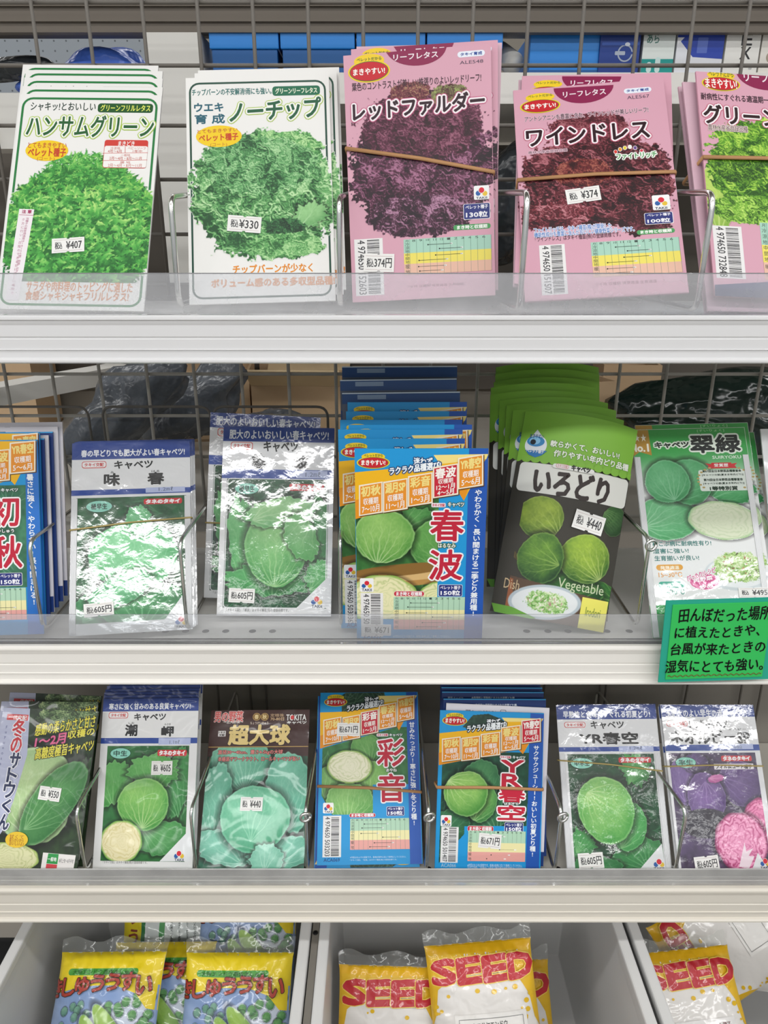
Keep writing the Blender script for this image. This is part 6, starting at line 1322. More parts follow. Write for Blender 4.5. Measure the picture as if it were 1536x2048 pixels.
DESIGNS['sr']=dict(w=112.0,h=162.4,paper='#e9e6e2',back='#e2ddd4',kind='film',shape='pillow',t=2,puff=11,items=[
('P',((0.0,162.4),(112.0,162.4),(112.0,82.4),(107.0,92.4),(104.0,112.4),(98.0,122.4),(92.0,131.4),(82.0,138.4),(56.0,140.4),(28.0,136.4),(9.0,122.4),(5.0,100.4),(0.0,88.4)),'#e6b81e'),
('P',((2.0,154.4),(110.0,154.4),(110.0,161.4),(2.0,161.4)),'#e8b414'),
('E',12.5,101.7,2.4,1.9,'#e8bc1e'),
('E',31.8,118.6,1.5,1.2,'#e8bc1e'),
('E',22.4,119.0,1.8,1.4,'#e8bc1e'),
('E',104.7,94.6,1.3,1.1,'#e8bc1e'),
('E',95.2,113.2,2.9,2.3,'#e8bc1e'),
('E',106.5,102.6,1.1,0.9,'#e8bc1e'),
('E',97.0,87.1,1.3,1.0,'#e8bc1e'),
('E',92.1,82.6,2.5,2.0,'#e8bc1e'),
('E',10.6,121.8,2.3,1.8,'#e8bc1e'),
('E',10.5,92.6,2.9,2.3,'#e8bc1e'),
('E',110.9,86.9,2.2,1.8,'#e8bc1e'),
('E',54.7,117.8,2.6,2.1,'#e8bc1e'),
('E',12.9,82.2,1.3,1.0,'#e8bc1e'),
('E',102.7,71.8,2.1,1.7,'#e8bc1e'),
('E',109.8,74.2,3.0,2.4,'#e8bc1e'),
('E',104.0,78.9,1.2,0.9,'#e8bc1e'),
('E',103.5,100.8,1.4,1.1,'#e8bc1e'),
('E',93.7,82.1,2.2,1.8,'#e8bc1e'),
('E',6.9,81.4,1.9,1.5,'#e8bc1e'),
('E',97.6,85.1,1.6,1.3,'#e8bc1e'),
('E',79.1,122.8,1.9,1.5,'#e8bc1e'),
('E',98.8,82.8,2.2,1.7,'#e8bc1e'),
('E',4.3,100.6,2.7,2.2,'#e8bc1e'),
('E',66.9,122.7,2.8,2.2,'#e8bc1e'),
('E',9.7,87.9,1.7,1.4,'#e8bc1e'),
('E',101.3,109.1,2.9,2.3,'#e8bc1e'),
('T','S',5.0,127.4,29.5,149.4,'#c0222f',((0.9,'#f2d25a'),),1.9,0.06),
('T','E',31.9,127.9,56.4,149.9,'#c0222f',((0.9,'#f2d25a'),),1.9,0.06),
('T','E',58.8,128.4,83.3,150.4,'#c0222f',((0.9,'#f2d25a'),),1.9,0.06),
('T','D',85.6,128.9,110.1,150.9,'#c0222f',((0.9,'#f2d25a'),),1.9,0.06),
('R',28.0,42.4,96.0,98.4,1,'#f2f0ee'),
('T','えんどう',34,85.4,54,91.4,'#555555',(),0.2,0),
('T','コート種子',66,89.4,90.0,94.4,'#8a6a6a',(),0.1,0),
('T','白目天生うすい',36,68.4,92.0,82.4,'#2a2624',(),0.6,0.04),
])
DESIGNS['p1']=dict(w=115.0,h=149.1,paper='#8fa8d0',back='#c8d4e0',kind='film',shape='pillow',t=2,puff=17,items=[
('A',0.5,39.1,114.5,119.1,0.5,'#8ea8d2',(('noise','#7c98c8','#a4b8da',30,3),('ell',89.7,87.1,20,22,20,'#c8d2e2'),('ell',97.75,54.099999999999994,18,20,20,'#c4d0e0'),('leaf',104.1,87.9,4.6,4.6,0,'#2f6a3c','#7ab46c','#8cc07c',0,0,1,0.1,0.0,200),('leaf',84.7,104.7,4.6,4.6,0,'#2f6a3c','#7ab46c','#8cc07c',0,0,1,0.1,0.0,201),('leaf',108.3,108.8,4.6,4.6,0,'#2f6a3c','#7ab46c','#8cc07c',0,0,1,0.1,0.0,202),('leaf',100.3,83.3,4.6,4.6,0,'#2f6a3c','#7ab46c','#8cc07c',0,0,1,0.1,0.0,203),('leaf',107.6,93.6,4.6,4.6,0,'#2f6a3c','#7ab46c','#8cc07c',0,0,1,0.1,0.0,204),('leaf',80.8,76.5,4.6,4.6,0,'#2f6a3c','#7ab46c','#8cc07c',0,0,1,0.1,0.0,205),('leaf',95.5,109.5,4.6,4.6,0,'#2f6a3c','#7ab46c','#8cc07c',0,0,1,0.1,0.0,206),('leaf',92.7,93.5,4.6,4.6,0,'#2f6a3c','#7ab46c','#8cc07c',0,0,1,0.1,0.0,207),('leaf',65.9,93.0,4.6,4.6,0,'#2f6a3c','#7ab46c','#8cc07c',0,0,1,0.1,0.0,208),('leaf',66.8,101.0,4.6,4.6,0,'#2f6a3c','#7ab46c','#8cc07c',0,0,1,0.1,0.0,209),('leaf',110.0,77.5,4.6,4.6,0,'#2f6a3c','#7ab46c','#8cc07c',0,0,1,0.1,0.0,210),('leaf',79.4,96.1,4.6,4.6,0,'#2f6a3c','#7ab46c','#8cc07c',0,0,1,0.1,0.0,211),('leaf',85.8,81.2,4.6,4.6,0,'#2f6a3c','#7ab46c','#8cc07c',0,0,1,0.1,0.0,212),('leaf',66.7,95.7,4.6,4.6,0,'#2f6a3c','#7ab46c','#8cc07c',0,0,1,0.1,0.0,213),('leaf',73.8,79.9,4.6,4.6,0,'#2f6a3c','#7ab46c','#8cc07c',0,0,1,0.1,0.0,214),('leaf',76.8,99.9,4.6,4.6,0,'#2f6a3c','#7ab46c','#8cc07c',0,0,1,0.1,0.0,215),('leaf',93.3,80.0,4.6,4.6,0,'#2f6a3c','#7ab46c','#8cc07c',0,0,1,0.1,0.0,216),('leaf',109.2,83.1,4.6,4.6,0,'#2f6a3c','#7ab46c','#8cc07c',0,0,1,0.1,0.0,217),('leaf',107.3,105.6,4.6,4.6,0,'#2f6a3c','#7ab46c','#8cc07c',0,0,1,0.1,0.0,218),('leaf',95.8,103.8,4.6,4.6,0,'#2f6a3c','#7ab46c','#8cc07c',0,0,1,0.1,0.0,219),('leaf',104.0,87.2,4.6,4.6,0,'#2f6a3c','#7ab46c','#8cc07c',0,0,1,0.1,0.0,220),('leaf',104.1,78.6,4.6,4.6,0,'#2f6a3c','#7ab46c','#8cc07c',0,0,1,0.1,0.0,221),('leaf',16.7,84.1,4,4,0,'#4a7a70','#86b49a','#8cc0a0',0,0,1,0.1,0.0,240),('leaf',36.1,102.3,4,4,0,'#4a7a70','#86b49a','#8cc0a0',0,0,1,0.1,0.0,241),('leaf',10.8,74.0,4,4,0,'#4a7a70','#86b49a','#8cc0a0',0,0,1,0.1,0.0,242),('leaf',27.5,100.7,4,4,0,'#4a7a70','#86b49a','#8cc0a0',0,0,1,0.1,0.0,243),('leaf',18.1,96.6,4,4,0,'#4a7a70','#86b49a','#8cc0a0',0,0,1,0.1,0.0,244),('leaf',33.0,97.7,4,4,0,'#4a7a70','#86b49a','#8cc0a0',0,0,1,0.1,0.0,245),('leaf',31.0,92.0,4,4,0,'#4a7a70','#86b49a','#8cc0a0',0,0,1,0.1,0.0,246),('leaf',17.6,97.1,4,4,0,'#4a7a70','#86b49a','#8cc0a0',0,0,1,0.1,0.0,247),('leaf',18.1,65.5,4,4,0,'#4a7a70','#86b49a','#8cc0a0',0,0,1,0.1,0.0,248),('leaf',44.3,94.7,4,4,0,'#4a7a70','#86b49a','#8cc0a0',0,0,1,0.1,0.0,249),('leaf',43.6,63.1,4,4,0,'#4a7a70','#86b49a','#8cc0a0',0,0,1,0.1,0.0,250),('leaf',26.5,71.7,4,4,0,'#4a7a70','#86b49a','#8cc0a0',0,0,1,0.1,0.0,251),('leaf',73.60000000000001,77.1,34,10,-48,'#4a7a2c','#9cc456','#a8cc64',51.75,103.1,1,0.1,0.0,231),('leaf',57.5,69.1,32,9,-52,'#44742a','#92bc50','#a8cc64',43.7,91.1,1,0.1,0.0,232),('leaf',41.4,45.099999999999994,30,6,14,'#44742a','#8cb850','#a8cc64',11.5,39.099999999999994,1,0.1,0.0,233)),None),
('P',((0.0,149.1),(115.0,149.1),(115.0,97.1),(105.0,99.1),(93.0,112.1),(71.3,119.1),(46.0,119.1),(23.0,116.1),(0.0,111.1)),'#ead022'),
('R',13.8,128.1,92.0,134.1,3,'#4a9c3c'),
('T','大阪エンドウ選抜きしゅう',19.6,129.1,87.4,133.1,'#2a6a28',(),0.1,0),
('T','き',-6.0,109.1,9.0,124.1,'#a83a2c',((0.7,'#3a2418'),),0.6,0),
('T','し',10.7,110.1,25.6,125.1,'#a83a2c',((0.7,'#3a2418'),),0.6,0),
('T','ゅ',27.3,112.1,42.3,126.1,'#a83a2c',((0.7,'#3a2418'),),0.6,0),
('T','う',44.0,114.1,59.0,128.1,'#a83a2c',((0.7,'#3a2418'),),0.6,0),
('T','う',60.7,115.1,75.6,129.1,'#a83a2c',((0.7,'#3a2418'),),0.6,0),
('T','す',77.4,115.1,92.3,130.1,'#a83a2c',((0.7,'#3a2418'),),0.6,0),
('T','い',94.0,111.1,109.0,127.1,'#a83a2c',((0.7,'#3a2418'),),0.6,0),
])
DESIGNS['rb']=dict(w=187.0,h=76.1,paper='#dfe6e4',back='#e2ddd4',kind='film',shape='pillow',t=2,puff=14,items=[
('R',0.0,0.0,24.0,76.1,0,'#e6d022'),
('R',24.0,0.0,29.0,76.1,1,'#2f7a44'),
('R',47.0,0.0,54.0,76.1,0,'#3f9a4c'),
('T','す',8.0,16.1,20.0,32.1,'#8a3a20',(),0.5,0),
('T','う',8.0,38.1,20.0,54.1,'#8a3a20',(),0.5,0),
('T','う',8.0,60.1,20.0,76.1,'#8a3a20',(),0.5,0),
('V','ウスイ系の実えんどうで莢が大きく甘味が強く育てやすい品種です。',62.0,70.1,66.0,-19.9,4.4,'#2e4038',(),0.05),
('V','スイ系の実えんどうで莢が大きく甘味が強く育てやすい品種です。',71.6,70.1,75.6,-5.9,4.4,'#2e4038',(),0.05),
('V','イ系の実えんどうで莢が大きく甘味が強く育てやすい品種です。',81.2,70.1,85.2,8.1,4.4,'#2e4038',(),0.05),
('V','系の実えんどうで莢が大きく甘味が強く育てやすい品種です。',90.8,70.1,94.8,-19.9,4.4,'#2e4038',(),0.05),
('V','の実えんどうで莢が大きく甘味が強く育てやすい品種です。',100.4,70.1,104.4,-5.9,4.4,'#2e4038',(),0.05),
('V','ウスイ系の実えんどうで莢が大きく甘味が強く育てやすい品種です。',110.0,70.1,114.0,8.1,4.4,'#2e4038',(),0.05),
('V','スイ系の実えんどうで莢が大きく甘味が強く育てやすい品種です。',119.6,70.1,123.6,-19.9,4.4,'#2e4038',(),0.05),
('V','イ系の実えんどうで莢が大きく甘味が強く育てやすい品種です。',129.2,70.1,133.2,-5.9,4.4,'#2e4038',(),0.05),
('V','系の実えんどうで莢が大きく甘味が強く育てやすい品種です。',138.8,70.1,142.8,8.1,4.4,'#2e4038',(),0.05),
('V','の実えんどうで莢が大きく甘味が強く育てやすい品種です。',148.4,70.1,152.4,-19.9,4.4,'#2e4038',(),0.05),
('V','ウスイ系の実えんどうで莢が大きく甘味が強く育てやすい品種です。',158.0,70.1,162.0,-5.9,4.4,'#2e4038',(),0.05),
('O',112.0,14.0,136.0,72.1,0.5,0.5,'#3a4a44'),
('O',140.0,20.0,162.0,70.1,0.5,0.5,'#3a4a44'),
])
# every packet: kind, artwork, place, tilt, label, category, group, front of its stack
PACKETS=[
('lettuce_seed_packet','A',(-0.2516,0.061,1.1995),(-0.5051,0.0142,-0.0347),'front white packet of spiky green frill lettuce with a 407 yen sticker','seed packet','frill lettuce packets on the top shelf',True),
('lettuce_seed_packet','A',(-0.2529,0.0709,1.207),(-0.5051,0.0142,-0.0347),'second packet from the front,green bordered spiky frill lettuce stack','seed packet','frill lettuce packets on the top shelf',False),
('lettuce_seed_packet','A',(-0.255,0.0812,1.2153),(-0.5051,0.0142,-0.0347),'third packet from the front,green bordered spiky frill lettuce stack','seed packet','frill lettuce packets on the top shelf',False),
('lettuce_seed_packet','A',(-0.257,0.0912,1.2228),(-0.5051,0.0142,-0.0347),'fourth packet from the front,green bordered spiky frill lettuce stack','seed packet','frill lettuce packets on the top shelf',False),
('lettuce_seed_packet','A',(-0.2628,0.1004,1.2288),(-0.5051,0.0142,-0.0347),'fifth packet from the front,green bordered spiky frill lettuce stack','seed packet','frill lettuce packets on the top shelf',False),
('lettuce_seed_packet','B',(-0.0997,0.08,1.2038),(-0.42,-0.0258,0.0276),'front white packet of curly pale green lettuce with a 330 yen sticker','seed packet','leaf lettuce packets on the top shelf',True),
('lettuce_seed_packet','B',(-0.0934,0.0866,1.2085),(-0.42,-0.0258,0.0276),'second packet from the front,curly leaf lettuce stack with yellow oval','seed packet','leaf lettuce packets on the top shelf',False),
('lettuce_seed_packet','B',(-0.0916,0.0925,1.2118),(-0.42,-0.0258,0.0276),'third packet from the front,curly leaf lettuce stack with yellow oval','seed packet','leaf lettuce packets on the top shelf',False),
('lettuce_seed_packet','C',(0.0331,0.0952,1.2059),(-0.2424,-0.055,-0.0781),'front pink packet of dark purple lettuce,tallest on the top shelf','seed packet','purple red lettuce packets on the top shelf',True),
('lettuce_seed_packet','C',(0.0359,0.1013,1.2106),(-0.2422,-0.038,-0.0823),'second packet from the front,pink stack picturing purple lettuce','seed packet','purple red lettuce packets on the top shelf',False),
('lettuce_seed_packet','pinkback',(0.0334,0.1086,1.2143),(-0.242,-0.0041,-0.0907),'third packet from the front,pink stack picturing purple lettuce','seed packet','purple red lettuce packets on the top shelf',False),
('lettuce_seed_packet','D',(0.1665,0.026,1.2117),(-0.6055,-0.0611,-0.0851),'front pink packet of wine red lettuce with sticker below its rubber band','seed packet','wine red lettuce packets on the top shelf',True),
('lettuce_seed_packet','D',(0.1599,0.0377,1.2203),(-0.6042,0.0036,-0.1297),'second packet from the front,pink stack picturing wine red lettuce','seed packet','wine red lettuce packets on the top shelf',False),
('lettuce_seed_packet','pinkback',(0.1595,0.0414,1.2185),(-0.6042,-0.0036,-0.1248),'third packet from the front,pink stack picturing wine red lettuce','seed packet','wine red lettuce packets on the top shelf',False),
('lettuce_seed_packet','E',(0.3029,0.0185,1.2106),(-0.5397,0.0454,0.0626),'pink packet cropped by the frame edge,picturing yellow green leaf lettuce','seed packet','yellow green lettuce packets on the top shelf',True),
('lettuce_seed_packet','pinkback',(0.2998,0.0207,1.2011),(-0.5393,0.0229,0.0761),'second packet from the front,yellow green lettuce stack at the frame edge','seed packet','yellow green lettuce packets on the top shelf',False),
('lettuce_seed_packet','pinkback',(0.3011,0.0281,1.1995),(-0.5392,0.0155,0.0806),'third packet from the front,yellow green lettuce stack at the frame edge','seed packet','yellow green lettuce packets on the top shelf',False),
('lettuce_seed_packet','navyback',(0.3001,0.0359,1.2009),(-0.5391,0.008,0.0851),'fourth packet from the front,yellow green lettuce stack at the frame edge','seed packet','yellow green lettuce packets on the top shelf',False),
('cabbage_seed_packet','F',(-0.3494,0.0181,0.9286),(-0.3183,-0.0007,0.0602),'blue packet cut by the frame edge with two big red characters beside a navy strip','seed packet','blue cabbage packets by the frame edge on the middle shelf',True),
('cabbage_seed_packet','F',(-0.3492,0.0241,0.9339),(-0.3183,-0.0007,0.0602),'second packet from the front,blue cabbage stack cut by the frame edge','seed packet','blue cabbage packets by the frame edge on the middle shelf',False),
('cabbage_seed_packet','navyback',(-0.3488,0.0302,0.9395),(-0.3183,-0.0007,0.0602),'third packet from the front,blue cabbage stack cut by the frame edge','seed packet','blue cabbage packets by the frame edge on the middle shelf',False),
('cabbage_seed_packet','whiteback',(-0.3471,0.0351,0.9411),(-0.3183,-0.0007,0.0602),'fourth packet from the front,blue cabbage stack cut by the frame edge','seed packet','blue cabbage packets by the frame edge on the middle shelf',False),
('cabbage_seed_packet','navyback',(-0.3449,0.0401,0.9431),(-0.3183,-0.0007,0.0602),'fifth packet from the front,blue cabbage stack cut by the frame edge','seed packet','blue cabbage packets by the frame edge on the middle shelf',False),
('cabbage_seed_packet','whiteback',(-0.3423,0.0455,0.9464),(-0.3183,-0.0007,0.0602),'sixth packet from the front,blue cabbage stack cut by the frame edge','seed packet','blue cabbage packets by the frame edge on the middle shelf',False),
('cabbage_seed_packet','whiteback',(-0.34,0.0509,0.9494),(-0.3183,-0.0007,0.0602),'seventh packet from the front,blue cabbage stack cut by the frame edge','seed packet','blue cabbage packets by the frame edge on the middle shelf',False),
('cabbage_seed_packet','G',(-0.2206,0.021,0.9299),(-0.555,0.0192,0.1591),'shiny foil packet with a smooth pale cabbage whited out by glare,605 yen,banded','seed packet','pale cabbage foil packets on the middle shelf',True),
('cabbage_seed_packet','G',(-0.2198,0.0242,0.9301),(-0.555,0.0192,0.1591),'second packet from the front,pale foil stack whitened by glare','seed packet','pale cabbage foil packets on the middle shelf',False),
('cabbage_seed_packet','G',(-0.2191,0.0272,0.9298),(-0.555,0.0192,0.1591),'third packet from the front,pale foil stack whitened by glare','seed packet','pale cabbage foil packets on the middle shelf',False),
('cabbage_seed_packet','G',(-0.2184,0.0301,0.9295),(-0.555,0.0192,0.1591),'fourth packet from the front,pale foil stack whitened by glare','seed packet','pale cabbage foil packets on the middle shelf',False),
('cabbage_seed_packet','H',(-0.1005,0.0519,0.93),(-0.4672,0.0228,0.0203),'shiny foil packet of a veined cabbage in wrapper leaves,standing before its twin','seed packet','veined cabbage foil packets on the middle shelf',True),
('cabbage_seed_packet','H',(-0.1193,0.085,0.9303),(-0.3344,0.0628,0.0605),'veined cabbage foil packet half hidden behind its twin,header raised above it','seed packet','veined cabbage foil packets on the middle shelf',False),
('cabbage_seed_packet','I',(0.0303,0.0083,0.9281),(-0.0858,-0.0037,-0.0135),'front bright blue packet with two large red characters,basket of cabbages and 671 yen sticker','seed packet','blue basket cabbage packets on the middle shelf',True),
('cabbage_seed_packet','I',(0.0155,0.0304,0.9288),(-0.1758,-0.0097,-0.0329),'second packet from the front,tall blue stack picturing a cabbage basket','seed packet','blue basket cabbage packets on the middle shelf',False),
('cabbage_seed_packet','I',(0.0145,0.0416,0.9341),(-0.1758,-0.0097,-0.0329),'third packet from the front,tall blue stack picturing a cabbage basket','seed packet','blue basket cabbage packets on the middle shelf',False),
('cabbage_seed_packet','I',(0.0233,0.0488,0.9364),(-0.1758,-0.0097,-0.0329),'fourth packet from the front,tall blue stack picturing a cabbage basket','seed packet','blue basket cabbage packets on the middle shelf',False),
('cabbage_seed_packet','I',(0.0155,0.0566,0.939),(-0.1758,-0.0097,-0.0329),'fifth packet from the front,tall blue stack picturing a cabbage basket','seed packet','blue basket cabbage packets on the middle shelf',False),
('cabbage_seed_packet','I',(0.0203,0.0676,0.9442),(-0.1758,-0.0097,-0.0329),'sixth packet from the front,tall blue stack picturing a cabbage basket','seed packet','blue basket cabbage packets on the middle shelf',False),
('cabbage_seed_packet','I',(0.0213,0.0768,0.9505),(-0.1758,-0.0097,-0.0329),'seventh packet from the front,tall blue stack picturing a cabbage basket','seed packet','blue basket cabbage packets on the middle shelf',False),
('cabbage_seed_packet','pelletback',(0.0174,0.0879,0.9551),(-0.1759,-0.0183,-0.0314),'eighth packet from the front,tall blue stack picturing a cabbage basket','seed packet','blue basket cabbage packets on the middle shelf',False),
('cabbage_seed_packet','pelletback',(0.0151,0.0999,0.9649),(-0.1759,-0.0183,-0.0314),'ninth packet from the front,tall blue stack picturing a cabbage basket','seed packet','blue basket cabbage packets on the middle shelf',False),
('cabbage_seed_packet','pelletback',(0.015,0.1118,0.9749),(-0.1758,-0.0097,-0.0329),'tenth packet from the front,tall blue stack picturing a cabbage basket','seed packet','blue basket cabbage packets on the middle shelf',False),
('cabbage_seed_packet','J',(0.1458,0.0386,0.9312),(-0.4537,0.1396,-0.1471),'front curved green packet with a white title panel over cabbages on dark ground,440 yen','seed packet','curved green cabbage packets on the middle shelf',True),
('cabbage_seed_packet','J',(0.1513,0.0506,0.9315),(-0.4501,0.0689,-0.1126),'second packet from the front,curved green topped stack','seed packet','curved green cabbage packets on the middle shelf',False),
('cabbage_seed_packet','J',(0.1549,0.0612,0.9357),(-0.4492,0.0296,-0.0937),'third packet from the front,curved green topped stack','seed packet','curved green cabbage packets on the middle shelf',False),
('cabbage_seed_packet','J',(0.1544,0.0708,0.9393),(-0.449,0.006,-0.0823),'fourth packet from the front,curved green topped stack','seed packet','curved green cabbage packets on the middle shelf',False),
('cabbage_seed_packet','J',(0.1485,0.0811,0.9435),(-0.449,-0.0018,-0.0785),'fifth packet from the front,curved green topped stack','seed packet','curved green cabbage packets on the middle shelf',False),
('cabbage_seed_packet','J',(0.1518,0.0912,0.9489),(-0.449,-0.0097,-0.0747),'sixth packet from the front,curved green topped stack','seed packet','curved green cabbage packets on the middle shelf',False),
('cabbage_seed_packet','J',(0.1558,0.1005,0.9527),(-0.449,-0.0097,-0.0747),'seventh packet from the front,curved green topped stack','seed packet','curved green cabbage packets on the middle shelf',False),
('cabbage_seed_packet','J',(0.1585,0.1111,0.9588),(-0.449,-0.0097,-0.0747),'eighth packet from the front,curved green topped stack','seed packet','curved green cabbage packets on the middle shelf',False),
('cabbage_seed_packet','J',(0.1602,0.1213,0.9642),(-0.449,-0.0097,-0.0747),'ninth packet from the front,curved green topped stack','seed packet','curved green cabbage packets on the middle shelf',False),
('cabbage_seed_packet','K',(0.2851,0.0134,0.929),(-0.6093,-0.0317,-0.0253),'glossy white packet with green top band and cut cabbage,just above the handwritten card','seed packet','green and white cabbage packets on the middle shelf',True),
('cabbage_seed_packet','K',(0.2901,0.019,0.9321),(-0.6093,-0.0317,-0.0253),'second packet from the front,glossy white stack with green top band','seed packet','green and white cabbage packets on the middle shelf',False),
('cabbage_seed_packet','K',(0.2996,0.0225,0.9221),(-0.6093,-0.0317,-0.0253),'third packet from the front,glossy white stack with green top band','seed packet','green and white cabbage packets on the middle shelf',False),
('cabbage_seed_packet','edge',(0.3996,0.0179,0.9233),(-0.5392,-0.0182,-0.0365),'sliver of a white packet with green emblem at the frame edge of the middle shelf','seed packet','white packet at the frame edge',False),
('cabbage_seed_packet','M',(-0.3548,0.0135,0.6603),(-0.6089,-0.0186,-0.0994),'front packet with pale cabbage leaves,vertical title on lavender and a 550 yen sticker','seed packet','winter cabbage packets on the bottom shelf',True),
('cabbage_seed_packet','M',(-0.355,0.0273,0.6606),(-0.6039,-0.0097,-0.0211),'packet with yellow slogan peeking above its lavender titled twin','seed packet','winter cabbage packets on the bottom shelf',False),
('cabbage_seed_packet','M',(-0.3596,0.0442,0.6585),(-0.574,-0.019,-0.1),'third packet from the front,leafy stack with lavender title strip','seed packet','winter cabbage packets on the bottom shelf',False),
('cabbage_seed_packet','N',(-0.2419,0.0217,0.6603),(-0.5605,-0.0708,-0.0871),'front foil packet with a veined cabbage and half cut cabbage,sticker at upper photo corner','seed packet','half cut cabbage foil packets on the bottom shelf',True),
('cabbage_seed_packet','N',(-0.2429,0.0261,0.6614),(-0.5605,-0.0708,-0.0871),'second packet from the front,foil stack picturing a half cut cabbage','seed packet','half cut cabbage foil packets on the bottom shelf',False),
('cabbage_seed_packet','N',(-0.2438,0.0304,0.6623),(-0.5605,-0.0708,-0.0871),'third packet from the front,foil stack picturing a half cut cabbage','seed packet','half cut cabbage foil packets on the bottom shelf',False),
('cabbage_seed_packet','N',(-0.2441,0.0346,0.6632),(-0.5605,-0.0708,-0.0871),'fourth packet from the front,foil stack picturing a half cut cabbage','seed packet','half cut cabbage foil packets on the bottom shelf',False),
('cabbage_seed_packet','N',(-0.2438,0.039,0.6647),(-0.5605,-0.0708,-0.0871),'fifth packet from the front,foil stack picturing a half cut cabbage','seed packet','half cut cabbage foil packets on the bottom shelf',False),
('cabbage_seed_packet','N',(-0.2425,0.0437,0.6666),(-0.5605,-0.0708,-0.0871),'sixth packet from the front,foil stack picturing a half cut cabbage','seed packet','half cut cabbage foil packets on the bottom shelf',False),
('cabbage_seed_packet','O',(-0.133,0.0193,0.6606),(-0.7574,-0.0291,-0.0259),'brown topped packet with gold characters over a giant blue green cabbage,440 yen','seed packet','giant cabbage packet on the bottom shelf',True),
('cabbage_seed_packet','P',(-0.0143,0.0301,0.6599),(-0.7649,0.0028,0.0212),'bright blue packet with a half cut cabbage and rubber band,sticker over orange tiles','seed packet','blue half cut cabbage packets on the bottom shelf',True),
('cabbage_seed_packet','P',(-0.0194,0.149,0.7796),(-2.3767,-0.0028,-3.1204),'upside down packet peeking below the blue half cut cabbage packet','seed packet','blue half cut cabbage packets on the bottom shelf',False),
('cabbage_seed_packet','Q',(0.1035,0.0208,0.6599),(-0.4321,0.0695,0.0495),'front bright blue packet picturing a dark leafy field,671 yen sticker on its chart','seed packet','blue dark leaf cabbage packets on the bottom shelf',True),
('cabbage_seed_packet','whiteback',(0.1075,0.027,0.6631),(-0.4327,0.0853,0.0421),'second packet from the front,blue stack picturing a dark leafy field','seed packet','blue dark leaf cabbage packets on the bottom shelf',False),
('cabbage_seed_packet','navyback',(0.1118,0.0342,0.6661),(-0.4315,0.0457,0.0604),'third packet from the front,blue stack picturing a dark leafy field','seed packet','blue dark leaf cabbage packets on the bottom shelf',False),
('cabbage_seed_packet','navyback',(0.1108,0.0422,0.6692),(-0.4315,0.0457,0.0604),'fourth packet from the front,blue stack picturing a dark leafy field','seed packet','blue dark leaf cabbage packets on the bottom shelf',False),
('cabbage_seed_packet','navyback',(0.1107,0.0492,0.67),(-0.4315,0.0457,0.0604),'fifth packet from the front,blue stack picturing a dark leafy field','seed packet','blue dark leaf cabbage packets on the bottom shelf',False),
('cabbage_seed_packet','navyback',(0.1102,0.0562,0.6709),(-0.4315,0.0457,0.0604),'sixth packet from the front,blue stack picturing a dark leafy field','seed packet','blue dark leaf cabbage packets on the bottom shelf',False),
('cabbage_seed_packet','R',(0.2346,0.0191,0.6603),(-0.6196,-0.0116,-0.0038),'shiny foil packet with one big veined cabbage and crinkled edges,banded,bottom shelf','seed packet','big cabbage foil packets on the bottom shelf',True),
('cabbage_seed_packet','R',(0.2357,0.021,0.6588),(-0.6196,-0.0116,-0.0038),'second packet from the front,crinkled foil stack picturing one big cabbage','seed packet','big cabbage foil packets on the bottom shelf',False),
('cabbage_seed_packet','R',(0.2369,0.0237,0.6582),(-0.6196,-0.0116,-0.0038),'third packet from the front,crinkled foil stack picturing one big cabbage','seed packet','big cabbage foil packets on the bottom shelf',False),
('cabbage_seed_packet','S',(0.3435,0.0187,0.6601),(-0.6464,0.0676,0.0976),'foil packet picturing purple red cabbages and a pink cut half','seed packet','red cabbage foil packets on the bottom shelf',True),
('cabbage_seed_packet','S',(0.3422,0.02,0.6571),(-0.6464,0.0676,0.0976),'second packet from the front,foil stack picturing purple cabbages','seed packet','red cabbage foil packets on the bottom shelf',False),
('cabbage_seed_packet','S',(0.3441,0.0239,0.6569),(-0.6464,0.0676,0.0976),'third packet from the front,foil stack picturing purple cabbages','seed packet','red cabbage foil packets on the bottom shelf',False),
]
RUBBER_BANDS=[
((0.0331,0.0952,1.2059),(-0.2424,-0.055,-0.0781),(-0.6,124.5,121.7,97.8,16),120.0,'tan rubber band across the purple lettuce packet'),
((0.1665,0.026,1.2117),(-0.6055,-0.0611,-0.0851),(1.3,107.3,115.4,104.4,10),120.0,'tan rubber band across the wine red lettuce packet'),
((0.3029,0.0185,1.2106),(-0.5397,0.0454,0.0626),(-3.2,113.7,118.3,115.4,30),120.0,'tan rubber band around the yellow green lettuce packets at the frame edge'),
((-0.2206,0.021,0.9299),(-0.555,0.0192,0.1591),(1.1,93.0,107.4,100.8,12),104.0,'thin pale rubber band across the glare-whitened cabbage packet'),
((-0.0143,0.0301,0.6599),(-0.7649,0.0028,0.0212),(-0.2,74.9,108.0,67.9,8),107.0,'tan rubber band across the blue half cut cabbage packet'),
((0.1035,0.0208,0.6599),(-0.4321,0.0695,0.0495),(1.2,81.4,108.4,81.4,14),107.0,'tan rubber band across the blue dark leaf cabbage packet'),
((0.2346,0.0191,0.6603),(-0.6196,-0.0116,-0.0038),(-0.6,106.9,103.5,95.7,8),104.0,'thin pale rubber band across the big cabbage foil packet'),
((0.3435,0.0187,0.6601),(-0.6464,0.0676,0.0976),(-3.2,101.3,105.0,100.7,8),104.0,'thin pale rubber band across the purple cabbage packet'),
((-0.1193,0.085,0.9303),(-0.3344,0.0628,0.0605),(-1.9,71.3,104.0,69.3,8),104.0,'thin rubber band across the veined cabbage packet behind its twin'),
]
